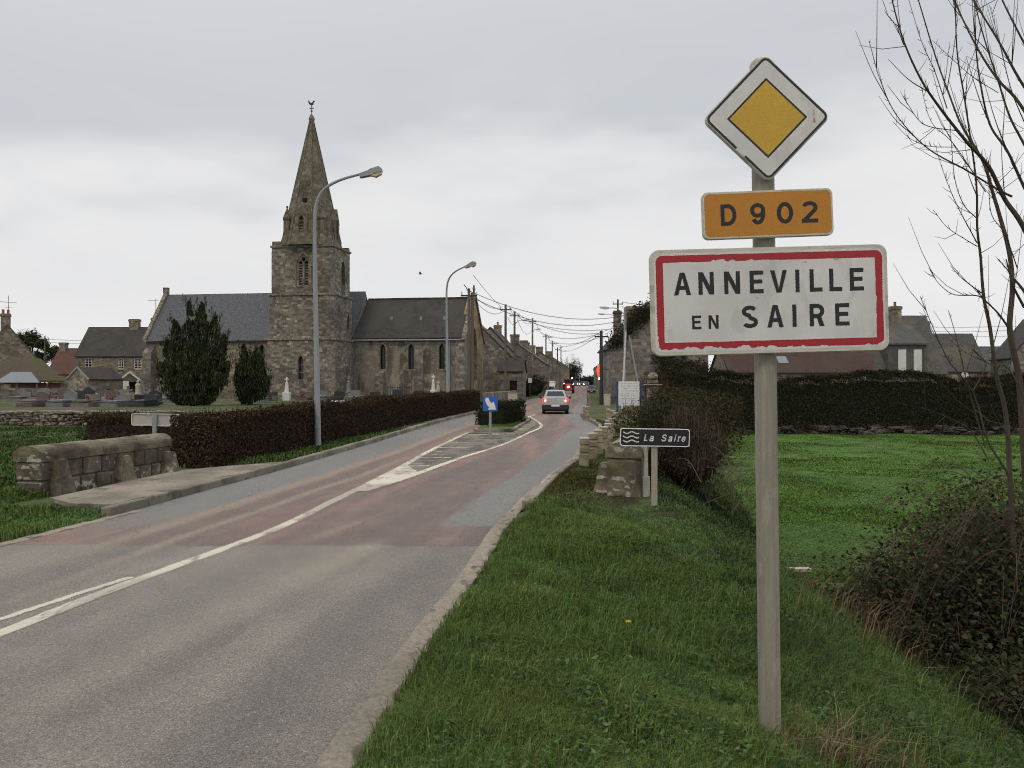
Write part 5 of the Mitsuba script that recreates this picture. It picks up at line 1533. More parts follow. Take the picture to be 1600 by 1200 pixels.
# ivy on the gable
t = thing('ivy', 'dark ivy and bare creeper growing over the right gable house', 'ivy')
P = []
for k in range(46):
    s_ = rng.random()
    c = np.array([8.6 + 4.2 * s_, 71.8, 5.2 + 4.3 * s_]) if k < 20 else np.array([rng.uniform(12.5, 17), 71.9, rng.uniform(1.5, 5)])
    P.append(c + rng.normal(0, 1, (110, 3)) * np.array([.42, .10, .32]))
P = np.vstack(P)
lpart(t, 'foliage', leaves(P, np.array([[0, -1, .3]]) + rng.normal(0, .5, P.shape), .17, rng, [(.022, .028, .014), (.035, .036, .018), (.05, .04, .028)]))


# ---- trees
def conifer(label, o, h, w, n, spires, cols, size, rng):
    t = thing('yew_tree', label, 'tree')
    o = np.array([o[0], o[1], float(gz(o[0], o[1]))])
    part(t, 'trunk', tube([o + [0, 0, -.2], o + [0, 0, h * .7]], [.22, .08], 8), 'bark')
    P, N = [], []
    for (dx, dy, hh, rr) in spires:
        k = int(n * hh * rr / sum(a[2] * a[3] for a in spires))
        zt = rng.random(k) ** .85
        r = rr * np.minimum(1, 2.0 * zt + .40) * (1 - zt ** 2.4) + .04
        an = rng.uniform(0, 6.283, k)
        lum = meshkit.fbm(np.stack([np.cos(an) * 1.6 + dx, np.sin(an) * 1.6 + dy, zt * 4.5], -1), 4, 5) - .5
        rd = r * np.sqrt(rng.uniform(.35, 1, k)) * (1 + 1.1 * lum)
        fade = .35 + .65 * zt
        P.append(np.stack([dx * fade + rd * np.cos(an), dy * fade + rd * np.sin(an), hh * zt + .1], -1))
        N.append(np.stack([np.cos(an), np.sin(an), .9 + 0 * an], -1))
        for j in range(int(26 * rr)):                                 # upright sprays that break the outline
            a, q = rng.uniform(0, 6.28), rng.uniform(.25, .98)
            rb = rr * min(1, 2 * q + .4) * (1 - q ** 2.4)
            m_ = 26
            tt = np.linspace(0, 1, m_)
            P.append(np.stack([dx * (.35 + .65 * q) + (rb + .25 * tt) * math.cos(a), dy * (.35 + .65 * q) + (rb + .25 * tt) * math.sin(a), hh * q + tt * .75], -1) + rng.normal(0, .07, (m_, 3)))
            N.append(np.tile([math.cos(a), math.sin(a), .8], (m_, 1)))
    P, N = np.vstack(P) + o, np.vstack(N)
    gap = meshkit.fbm(P * 1.5, 3, 8)
    P, N = P[gap > .40], N[gap > .40]
    ic = trimesh.creation.icosphere(2)
    v = np.array(ic.vertices) * np.array([w * .17, w * .17, h * .30]) + o + [0, 0, h * .36]
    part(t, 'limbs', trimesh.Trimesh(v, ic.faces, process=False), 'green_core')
    lpart(t, 'crown', blades(P - [0, 0, .08], rng.uniform(.10, .30, len(P)) * size / .13, np.full(len(P), .05), rng, cols, .45, (0, 0), .4))
    return t


YEW = [(.030, .042, .019), (.042, .055, .025), (.060, .070, .032), (.034, .036, .020), (.075, .078, .042)]
conifer('big dark many-topped evergreen standing before the church nave', (H(302, 52), 52), 6.4, 4.4, 42000, [(-1.15, 0, 5.3, .85), (-.35, .2, 6.4, .80), (.60, -.2, 6.3, .85), (1.35, .2, 5.5, .85), (-1.75, .2, 4.0, .85), (1.95, 0, 4.3, .80), (-2.1, -.2, 2.7, .75), (2.3, -.3, 2.6, .7), (.1, -.6, 4.6, 1.0), (-.8, -.6, 3.4, .9), (1.0, -.6, 3.4, .9)], YEW, .13, rng)
conifer('smaller round evergreen between the big one and the tower', (H(391, 56), 56), 3.9, 2.5, 15000, [(-.45, 0, 3.9, .65), (.35, .1, 3.6, .65), (0, -.3, 3.0, .8), (.85, 0, 2.7, .6), (-.95, .1, 2.4, .6), (1.2, -.1, 1.7, .5)], YEW, .12, rng)


def broad_tree(label, o, h, trunk, blobs, n, size, cols, rng, name='evergreen_oak'):
    t = thing(name, label, 'tree')
    o = np.array([o[0], o[1], float(gz(o[0], o[1]))])
    part(t, 'trunk', tube(chain([o, o + [.2, 0, h * .3], o + [0, 0, h * .62]], 5), np.linspace(trunk, trunk * .5, 11), 7), 'bark')
    P, N = [], []
    for (x, y, z, r) in blobs:
        e = np.array([x, y, z])
        part(t, 'limb', tube(chain([o + [0, 0, h * .45], o + e * [.5, .5, .9], o + e], 4), np.linspace(trunk * .5, .04, 9), 5), 'bark')
        for c in range(11):
            d = rng.normal(size=3)
            cc = e + d / np.linalg.norm(d) * r * rng.uniform(.3, .95)
            k = n // (11 * len(blobs))
            dd = rng.normal(size=(k, 3))
            P.append(o + cc + dd * r * .24)
            N.append(dd + [0, 0, .6])
    lpart(t, 'crown', leaves(np.vstack(P), np.vstack(N), size, rng, cols))


broad_tree('dark spreading evergreen behind the left cottage chimney', (H(50, 125), 125), 9.0, .35, [(-1.6, 0, 8.0, 1.5), (.2, 0, 8.3, 1.5), (1.4, 0, 7.0, 1.2), (.6, .5, 5.6, .9)], 5200, .30, YEW, rng)
broad_tree('smaller dark evergreen over the red roofed house', (H(84, 135), 135), 7.2, .28, [(-.8, 0, 6.0, 1.1), (.5, 0, 6.7, 1.0), (1.3, 0, 5.8, .8)], 2600, .30, YEW, rng)


def bare_tree(label, o, h, rng, spread=.5, depth=4, r0=.2, group=None, m='twig'):
    t = thing('bare_tree', label, 'tree', group)
    o = np.array([o[0], o[1], float(gz(o[0], o[1]))])
    tubes = []

    def grow(p, d, l, r, k):
        q = [p]
        for i in range(4):
            d = d + rng.normal(0, .11, 3) + [0, 0, .05]
            d = d / np.linalg.norm(d)
            q.append(q[-1] + d * l / 4)
        tubes.append((k, tube(q, np.linspace(r, r * .6, 5), 5 if k < 2 else 3)))
        if k < depth:
            for j in range(4 if k else 5):
                b = q[rng.integers(2, 5)]
                e = d + rng.normal(0, spread, 3)
                grow(b, e / np.linalg.norm(e), l * rng.uniform(.55, .8), r * .52, k + 1)
    grow(o, np.array([0, 0, 1.0]), h * .38, r0, 0)
    part(t, 'trunk', cat([a for k, a in tubes if k == 0]), m)
    part(t, 'branches', cat([a for k, a in tubes if k > 0]), m, stuff=True)


mat('far_twig', prin((.055, .05, .05), 0.95))
bare_tree('hazy bare tree at the far end of the street, left one', (H(889, 290), 290), 12, rng, .55, 4, .35, m='far_twig')
bare_tree('hazy bare tree at the far end of the street, right one', (H(897, 330), 330), 11, rng, .55, 4, .35, m='far_twig')
shrub('far_thicket', 'dark thicket at the far left end of the street', (H(881, 262), 262), 7, 5, 7.5, 2600, .5, DARK, rng, cat_='thicket')
for i, px in enumerate((905, 914, 921, 928)):
    shrub('far_thicket', ['low far trees just right of the tractor', 'second low far tree clump from the tractor', 'third low far tree clump from the tractor', 'far tree clump next to the red lit sign'][i], (H(px, 380), 380), 9, 5, 4.0 + (i % 2), 900, .6, [(.04, .045, .035), (.05, .05, .04)], rng, cat_='thicket', stems=1)

# ---- the bare sapling at the right edge
t = thing('bare_sapling', 'leafless young tree with long upswept twigs at the right edge', 'tree')
TY = 8.6
tp = lambda px, py, dy=0.0: np.array([(px - 800) / F * (TY + dy), TY + dy, EYE - (py - 600) / F * (TY + dy)])
limbs = [   # main stems and boughs: (pixel in the photograph, metres nearer or farther), radius at foot and tip
    ([(1592, 905, .0), (1583, 840, 0), (1573, 660, .0), (1557, 587, -.05), (1547, 513, -.1), (1537, 463, -.12), (1532, 400, -.15), (1527, 356, -.2), (1525, 281, -.3), (1508, 160, -.5), (1495, 75, -.6), (1493, -40, -.8)], .042, .007),
    ([(1612, 900, .3), (1600, 700, .3), (1592, 590, .3), (1578, 517, .3), (1582, 450, .32), (1577, 394, .35), (1562, 337, .4), (1551, 300, .4), (1540, 262, .4), (1525, 232, .45), (1502, 195, .5), (1480, 139, .6), (1461, 86, .7), (1435, 0, .8), (1420, -50, .9)], .055, .007),
    ([(1660, 560, -.3), (1630, 430, -.4), (1600, 356, -.5), (1570, 311, -.5), (1544, 259, -.6), (1510, 221, -.7), (1469, 169, -.8), (1439, 124, -.9), (1412, 64, -1.0), (1394, 0, -1.0), (1388, -40, -1.1)], .045, .006),
    ([(1581, 307, .4), (1559, 296, .35), (1510, 266, .3), (1450, 232, .2), (1401, 180, .1), (1375, 124, .1), (1358, 64, .1)], .018, .004),
    ([(1690, 330, .8), (1600, 172, .8), (1559, 124, .9), (1525, 71, 1.0), (1491, 0, 1.1), (1480, -40, 1.1)], .03, .008),
    ([(1680, 250, .2), (1600, 135, .2), (1562, 67, .2), (1521, 0, .3), (1500, -40, .3)], .025, .008),
    ([(1640, 300, 1.2), (1600, 225, 1.2), (1577, 180, 1.2), (1559, 124, 1.3), (1540, 67, 1.4), (1525, 11, 1.5), (1518, -40, 1.5)], .024, .007),
    ([(1640, 370, -.9), (1600, 292, -.9), (1574, 236, -1.0), (1547, 195, -1.0), (1532, 131, -1.1), (1525, 75, -1.1), (1523, 10, -1.2), (1522, -40, -1.2)], .022, .005),
    ([(1650, 160, .6), (1600, 67, .6), (1566, 0, .6), (1550, -40, .6)], .02, .008),
    ([(1534, 458, -.12), (1520, 448, -.1), (1500, 432, -.05), (1485, 415, 0)], .012, .004),
    ([(1538, 470, -.12), (1527, 462, -.2), (1490, 460, -.3), (1467, 443, -.4), (1453, 422, -.4)], .011, .003),
    ([(1577, 514, .3), (1560, 490, .2), (1540, 470, .1), (1527, 455, 0)], .016, .008),
    ([(1575, 740, -.6), (1543, 687, -.6), (1530, 640, -.6), (1520, 613, -.6), (1500, 585, -.7), (1480, 560, -.8), (1455, 505, -.9), (1438, 463, -.9)], .016, .004),
    ([(1520, 611, -.6), (1532, 590, -.5), (1543, 567, -.4)], .008, .004),
    ([(1545, 720, -.9), (1517, 673, -.9), (1480, 652, -.9), (1440, 637, -1.0)], .009, .003),
    ([(1540, 700, -.4), (1520, 630, -.4), (1508, 587, -.4), (1495, 530, -.4), (1482, 485, -.4)], .010, .004),
    ([(1610, 640, -.2), (1575, 575, -.2), (1548, 570, -.2), (1518, 545, -.2)], .014, .006),
    ([(1527, 380, -.2), (1500, 330, -.1), (1480, 285, 0), (1463, 235, .1)], .009, .003),
    ([(1527, 385, -.2), (1510, 375, -.3), (1480, 355, -.3), (1458, 328, -.3)], .008, .003),
    ([(1525, 340, -.2), (1506, 320, -.2), (1492, 280, -.2), (1486, 215, -.2), (1484, 192, -.2)], .008, .003),
    ([(1540, 300, .4), (1490, 225, .3), (1455, 190, .2), (1438, 130, .2)], .008, .003),
    ([(1500, 205, -.7), (1445, 195, -.7), (1420, 165, -.7), (1412, 150, -.7)], .007, .003),
    ([(1490, 230, .1), (1450, 228, .1), (1420, 215, 0), (1395, 190, 0)], .006, .003),
    ([(1480, 170, -.8), (1460, 110, -.8), (1440, 65, -.8), (1420, 0, -.8)], .007, .003),
    ([(1560, 145, .9), (1520, 120, 1), (1480, 85, 1), (1457, 63, 1)], .007, .003),
    ([(1600, 190, .8), (1580, 140, .8), (1560, 60, .8), (1546, 8, .8)], .009, .004),
    ([(1412, 70, -1.0), (1400, 40, -1.1), (1388, 25, -1.1), (1382, 8, -1.1)], .006, .003),
    ([(1590, 420, .3), (1570, 365, .2), (1548, 330, .2), (1545, 250, .1)], .009, .004),
    ([(1600, 480, .1), (1582, 445, 0), (1580, 430, 0), (1560, 405, 0)], .02, .006),
    ([(1640, 520, .2), (1600, 455, .2), (1580, 430, .2), (1572, 405, .2)], .03, .008),
]
side = []
rt = np.random.default_rng(5)
for q, ra, rb in limbs:
    p = chain([tp(*a) for a in q], 7)
    part(t, 'bough', tube(p, (rb * .8 + (ra * .72 - rb * .8) * (1 - np.linspace(0, 1, len(p))) ** 1.5), 7 if ra > .012 else 5), 'bark', smooth=50)
    ds = np.linalg.norm(np.diff(p, axis=0), axis=1)
    tot = ds.sum()
    for j in range(int(tot / .06)):
        f = rt.uniform(.1, 1)
        i = min(int(f * (len(p) - 1)), len(p) - 2)
        b = p[i] + (p[i + 1] - p[i]) * rt.random()
        if b[2] < 1.2:
            continue
        d = (p[i + 1] - p[i]) / (np.linalg.norm(p[i + 1] - p[i]) + 1e-9)
        e = d * .75 + rt.normal(0, .6, 3)
        e /= np.linalg.norm(e)
        L = rt.choice([.035, .06, .10, .45], p=[.42, .28, .2, .10]) * rt.uniform(.7, 1.3)
        mid = b + e * L * .5 + [0, 0, L * .05]
        side.append(tube([b, mid, b + e * L + [0, 0, L * .25]], [.0035, .0028, .0016] if L < .3 else [.0045, .0035, .002], 3, False))
for q, ra, rb in limbs[:8] * 4:
    p = chain([tp(*a) for a in q], 7)
    i = int(rt.integers(len(p) // 4, len(p) - 3))
    d = p[i + 1] - p[i]
    d = d / np.linalg.norm(d)
    e = d + rt.normal(0, .38, 3) * [1, 1, .5] + [.04, 0, .1]
    e /= np.linalg.norm(e)
    L = rt.uniform(.35, .85)
    u_ = np.array([0, 0, 1.0])
    side.append(tube(chain([p[i], p[i] + e * L * .5 + u_ * .03 * L, p[i] + e * L + u_ * .22 * L], 5), np.linspace(.0058, .0022, 11), 4, False))
part(t, 'spurs', cat(side), 'twig', stuff=True)

# ---- brambles on the right bank
def brambles(label, c, rx, ry, h, canes, nl, rng, cols):
    t = thing('bramble', label, 'bramble')
    cs, P, N = [], [], []
    for i in range(canes):
        a = rng.uniform(0, 6.28)
        rr_, ra_ = math.sqrt(rng.random()) * .85, rng.uniform(0, 6.28)
        b = np.array([c[0] + rr_ * math.cos(ra_) * rx, c[1] + rr_ * math.sin(ra_) * ry, 0])
        b[2] = gz(b[0], b[1]) - .05
        L = rng.uniform(.6, 1.25) * h * 1.45 * (1 - .45 * rr_)
        d = np.array([math.cos(a), math.sin(a), 0])
        q = chain([b, b + [0, 0, L * .42] + d * L * .12, b + [0, 0, L * .55] + d * L * .28, b + [0, 0, L * rng.uniform(.15, .45)] + d * L * .5], 6)
        q[:, 2] = np.maximum(q[:, 2], gz(q[:, 0], q[:, 1]) + .02)
        cs.append(tube(q, np.linspace(.007, .0025, len(q)), 4, False))
        k = nl // canes
        ii = rng.integers(3, len(q), k)
        P.append(q[ii] * np.array([1, 1, 1]) + rng.normal(0, .13, (k, 3)) - np.array([0, 0, 1.0]) * (rng.random((k, 1)) ** 2 * (q[ii, 2:3] - gz(q[ii, 0], q[ii, 1])[:, None]) * .8))
        N.append(np.tile([0, -.2, 1.0], (k, 1)) + rng.normal(0, .5, (k, 3)))
    part(t, 'canes', cat(cs), 'cane', stuff=True)
    lpart(t, 'foliage', leaves(np.vstack(P), np.vstack(N), .050, rng, cols, asp=.62), 'dry_leaf')


mat('cane', prin((.085, .06, .045), 0.9))
BR = [(.028, .040, .017), (.040, .055, .023), (.034, .046, .020), (.058, .052, .028), (.064, .046, .030), (.036, .034, .020)]
rng = np.random.default_rng(33)
brambles('big dark bramble mound round the foot of the bare sapling', (5.85, 9.1), 1.0, 1.3, 2.3, 260, 34000, rng, BR)
brambles('bramble tangle spilling down the bank towards the ditch', (4.75, 9.4), .95, 1.1, 1.3, 130, 13000, rng, BR)
brambles('low dark brambles at the right edge of the bank', (4.6, 7.0), .7, .9, .6, 40, 4000, rng, BR)
brambles('far side of the bramble mound, behind the sapling', (7.0, 11.0), 1.4, 1.5, 1.9, 130, 15000, rng, BR)

# ---- grass
rng = np.random.default_rng(55)


def scatter(n, x0, x1, y0, y1, dens, ok):
    """n points, denser near the road's near end: y is drawn with a weight of y to the power -dens."""
    out = np.zeros((0, 2))
    while len(out) < n:
        u = rng.random(n * 2)
        e = 1 - dens
        y = (y0 ** e + u * (y1 ** e - y0 ** e)) ** (1 / e)
        x = rng.uniform(x0, x1, n * 2)
        k = ok(x, y)
        out = np.vstack([out, np.stack([x, y], 1)[k]])
    return out[:n]


def turf(n, area, dens, ok, lmin, lmax, w, cols, patch=.9, wind=(.1, -.12), lean=.45, tall=None):
    q = scatter(n, *area, dens, ok)
    g = meshkit.fbm(np.c_[q * patch, np.zeros(len(q))], 3, 9)
    L = (lmin + (lmax - lmin) * np.clip((g - .3) * 2.4, 0, 1)) * rng.uniform(.55, 1.25, len(q))
    P = np.c_[q, gz(q[:, 0], q[:, 1]) - .012]
    W = w * (q[:, 1] / 5.0).clip(.8, 3.4) * rng.uniform(.7, 1.3, len(q))
    mc = blades(P, L, W, rng, cols, lean, wind)
    g2_ = meshkit.fbm(np.c_[q * .55, np.ones(len(q)) * 4], 3, 12)
    tone = (.82 + .85 * np.clip((g2_ - .28) * 1.9, 0, 1))[:, None] * (1 + np.clip((g - .5) * 1.5, -.3, .5)[:, None] * np.array([.35, .05, -.1]))
    return mc[0], mc[1] * np.repeat(tone, 5, 0)


VG = [(.078, .145, .034), (.094, .168, .042), (.062, .118, .028), (.115, .172, .050), (.078, .122, .045), (.135, .148, .060)]
right_verge = lambda x, y: (x - XG(y) > .015 * 1) & ~((y > 11.45) & (y < 12.02) & (x < .95)) & (x - XG(y) < 8) & ~((y > 12.95) & (x > 1.9) & (x < 3.2)) & (rng.random(len(x)) < np.clip(.12 + (x - XG(y)) * 4.5, 0, 1))
near = turf(330000, (-1.0, 3.9, 3.0, 12.6), 1.9, right_verge, .035, .125, .0052, VG, lean=.62)
tc = scatter(900, -.6, 3.9, 3.2, 12.3, 1.3, lambda x, y: (x - XG(y) > .12) & (x - XG(y) < 6) & (rng.random(len(x)) < .25 + .75 * (meshkit.fbm(np.c_[x * .8, y * .8, 0 * x], 3, 31) > .5)))
tq, tl = [], []
for a in tc:
    nb = int(rng.integers(25, 70))
    o_ = rng.normal(0, rng.uniform(.03, .09), (nb, 2)) + a
    tq.append(o_)
    tl.append(np.full(nb, rng.uniform(.10, .23)) * rng.uniform(.6, 1.15, nb))
tq, tl = np.vstack(tq), np.concatenate(tl)
okq = tq[:, 0] - XG(tq[:, 1]) > .03
tq, tl = tq[okq], tl[okq]
tm, tcol = blades(np.c_[tq, gz(tq[:, 0], tq[:, 1]) - .01], tl, np.full(len(tq), .006), rng, VG, .55, (.12, -.15), .8)
tufts = (tm, tcol * 1.12)
strip_ = turf(26000, (-.2, 4.2, 12.4, 40), 1.3, lambda x, y: (x - XG(y) > .2) & (x - XG(y) < np.interp(y, [12, 16, 40], [1.5, 1.6, .7])), .03, .07, .0055, [(.07, .075, .024), (.055, .066, .022), (.085, .082, .03)])
k = 'verge_grass'
m, c = join(near, tufts, strip_)
scene[k] = ply(m, 'leaf', color=c)
labels[k] = {'kind': 'stuff', 'label': 'short green grass on the right verge'}
m, c = turf(80000, (1.7, 8.5, 3.6, 24.0), 1.5, lambda x, y: ((x - XG(y) > 2.6) & (x - XG(y) < np.where(y < 11.5, 9, 4.0))) | ((y > 12.4) & (y < 18) & (x > 2.2) & (x < 4.2)), .07, .20, .007, [(.040, .072, .024), (.052, .09, .032), (.068, .105, .04), (.06, .06, .03)], lean=.6)
scene['bank_grass'] = ply(m, 'leaf', color=c)
labels['bank_grass'] = {'kind': 'stuff', 'label': 'dark rank grass on the bank right of the sign post'}
m, c = turf(170000, (3.5, 24, 12.0, 40.2), 1.5, lambda x, y: (x - XG(y) > 3.1) & (x < 2.5 + .62 * y), .025, .06, .007, [(.054, .125, .018), (.044, .102, .016), (.064, .132, .022), (.080, .118, .030)], patch=.5)
scene['field_grass'] = ply(m, 'leaf', color=c)
labels['field_grass'] = {'kind': 'stuff', 'label': 'bright green grass of the field'}
par = Polygon([(-7.9, 12.7), (-6.9, 12.7), (-6.2, 17), (-7.2, 17)])
lv = lambda x, y: (XL(y) - x > np.where(y < 11.9, .03, np.where(y < 18.2, 1.85, .2))) & (XL(y) - x < 16)
m1 = turf(34000, (-11, -5.2, 8.5, 13.2), 1.3, lambda x, y: lv(x, y) & ~((y > 11.8) & (x > -6.9)), .05, .14, .008, VG)
m2 = turf(60000, (-26, -3.4, 13.0, 40.0), 1.3, lambda x, y: lv(x, y) & ((x < -7.95 + .155 * (y - 13)) | (y > 17.5)) & ((y < 33) | (XL(y) - x < 2.0)), .05, .12, .012, [(.054, .10, .026), (.066, .118, .032), (.08, .11, .038), (.05, .08, .025)])
m, c = join(m1, m2)
scene['left_grass'] = ply(m, 'leaf', color=c)
labels['left_grass'] = {'kind': 'stuff', 'label': 'grass of the left verge and the meadow behind the parapet'}
q = scatter(5200, -1.0, .4, 33.6, 39.5, .5, lambda x, y: Polygon is not None and np.array([isl.buffer(-.15).contains(Point(a, b)) for a, b in zip(x, y)]))
mc = blades(np.c_[q, np.full(len(q), .12)], rng.uniform(.04, .10, len(q)), np.full(len(q), .02), rng, VG)
part('traffic_island', 'island_grass', mc[0], 'leaf', color=mc[1], stuff=True)
# broad-leaved weeds and clover among the grass
q = scatter(6000, .3, 6.5, 3.4, 11.5, 1.3, lambda x, y: (x - XG(y) > np.where(y < 5.2, .6, 2.1)) & (rng.random(len(x)) < np.clip((x - XG(y)) / 3.2, .06, 1) * (meshkit.fbm(np.c_[x * 1.3, y * 1.3, 0 * x], 3, 4) > .47)))
P = np.c_[q, gz(q[:, 0], q[:, 1]) + rng.uniform(.02, .16, len(q))]
mc = leaves(P, np.array([[-.1, -.35, 1.0]]) + rng.normal(0, .42, P.shape), .034, rng, [(.040, .07, .026), (.052, .088, .034), (.066, .10, .045), (.036, .056, .026)], asp=.7)
scene['ground_weeds'] = ply(mc[0], 'leaf', color=mc[1])
labels['ground_weeds'] = {'kind': 'stuff', 'label': 'broad-leaved weeds and ivy on the bank'}
q = scatter(5200, -.4, 3.6, 3.3, 5.6, 1.2, lambda x, y: (x - XG(y) > .35) & (meshkit.fbm(np.c_[x * 2.2, y * 2.2, 0 * x], 3, 14) > .50))
P = np.c_[q, gz(q[:, 0], q[:, 1]) + rng.uniform(.03, .11, len(q))]
mc = leaves(P, np.array([[-.05, -.3, 1.0]]) + rng.normal(0, .4, P.shape), .028, rng, [(.062, .115, .036), (.080, .138, .046), (.10, .15, .06), (.05, .085, .034)], asp=.62)
scene['ground_weeds_001'] = ply(mc[0], 'leaf', color=mc[1])
labels['ground_weeds_001'] = {'kind': 'stuff', 'label': 'small leafy weeds in the nearest grass'}
# dead stalks
st = []
for (cx_, cy_, n, rr, L) in ((1.72, 4.55, 170, .16, .34), (1.95, 4.3, 120, .2, .26), (3.55, 8.4, 190, .35, .5), (4.0, 9.2, 150, .4, .5), (2.9, 6.8, 70, .5, .3), (4.3, 7.0, 80, .5, .4)):
    q = np.array([cx_, cy_]) + rng.normal(0, rr, (n, 2))
    st.append(blades(np.c_[q, gz(q[:, 0], q[:, 1]) - .02], rng.uniform(.5, 1.25, n) * L, np.full(n, .0065), rng, [(.20, .155, .085), (.15, .11, .06), (.26, .21, .13), (.10, .075, .045)], .5, (.35, -.1)))
m, c = join(*st)
scene['dead_stalks'] = ply(m, 'dry_leaf', color=c)
labels['dead_stalks'] = {'kind': 'stuff', 'label': 'dead straw coloured stalks by the post and the brambles'}
# a dandelion and two daisies
t = thing('dandelion', 'small yellow flower in the grass of the right verge', 'flower')
fx, fy = .88, 6.3
fz = float(gz(fx, fy))
part(t, 'stem', tube([(fx, fy, fz), (fx, fy, fz + .10)], .003, 5), 'green_core')
part(t, 'petals', lathe([(0, fz + .10), (.022, fz + .105), (.024, fz + .112), (.012, fz + .118), (0, fz + .119)], 12, (fx, fy, 0)), 'yellow_petal')

# ---------------------------------------------------------------- vehicles
def loft(secs):
    """Skin over cross-sections (k points each), closed at both ends."""
    s = np.array(secs, float)
    n, k = s.shape[:2]
    v = s.reshape(-1, 3)
    i, j = np.meshgrid(np.arange(n - 1), np.arange(k), indexing='ij')
    q = np.stack([i * k + j, i * k + (j + 1) % k, (i + 1) * k + (j + 1) % k, (i + 1) * k + j], -1).reshape(-1, 4)
    f = [q[:, [0, 1, 2]], q[:, [0, 2, 3]]]
    j = np.arange(1, k - 1)
    e = (n - 1) * k
    f += [np.stack([0 * j, j + 1, j], 1), np.stack([0 * j + e, j + e, j + e + 1], 1)]
    m = trimesh.Trimesh(v, np.vstack(f), process=False)
    if m.volume < 0:
        m.invert()
    return m


def sect(y, w, z0, zs, tuck=.9):
    h = [(w * .80, z0), (w * .96, z0 + .07), (w, z0 + .22), (w, (z0 + zs) / 2 + .05), (w * .985, zs - .14), (w * tuck, zs - .02), (w * .5, zs + .015)]
    return [(x, y, z) for x, z in h] + [(-x, y, z) for x, z in h[::-1]]


def ring(y, hw, z, r=.12, hy=None):
    return [(hw, y, z), (-hw, y, z)]


def emit(name, rgb):
    mat(name, prin(rgb, .3))


def lamp_part(parent, name, mesh, m, rad, label=None):
    k = part(parent, name, mesh, m, label=label)
    scene[k]['emitter'] = {'type': 'area', 'radiance': {'type': 'rgb', 'value': list(rad)}}
    return k


def ball(c, r, sy=1.0, n=1):
    m = trimesh.creation.icosphere(n, r)
    m.apply_scale((1, sy, 1))
    m.apply_translation(c)
    return m


def wheel(t, W, x, y, r, w):
    s = 1 if x > 0 else -1
    tyre = lathe([(r * .62, -w / 2), (r * .93, -w / 2), (r, -w * .35), (r, w * .35), (r * .93, w / 2), (r * .62, w / 2)], 24)
    B = W @ M4((x, y, r), (0, 1, 0), (0, 0, 1), (1, 0, 0))
    k = part(t, 'wheel', tr(tyre, B), 'rubber', smooth=40)
    part(k, 'rim', tr(lathe([(0, w * .36 * s), (r * .25, w * .38 * s), (r * .62, w * .46 * s), (r * .62, -w * .4 * s), (0, -w * .4 * s)][::s], 20), B), 'zinc', smooth=40)


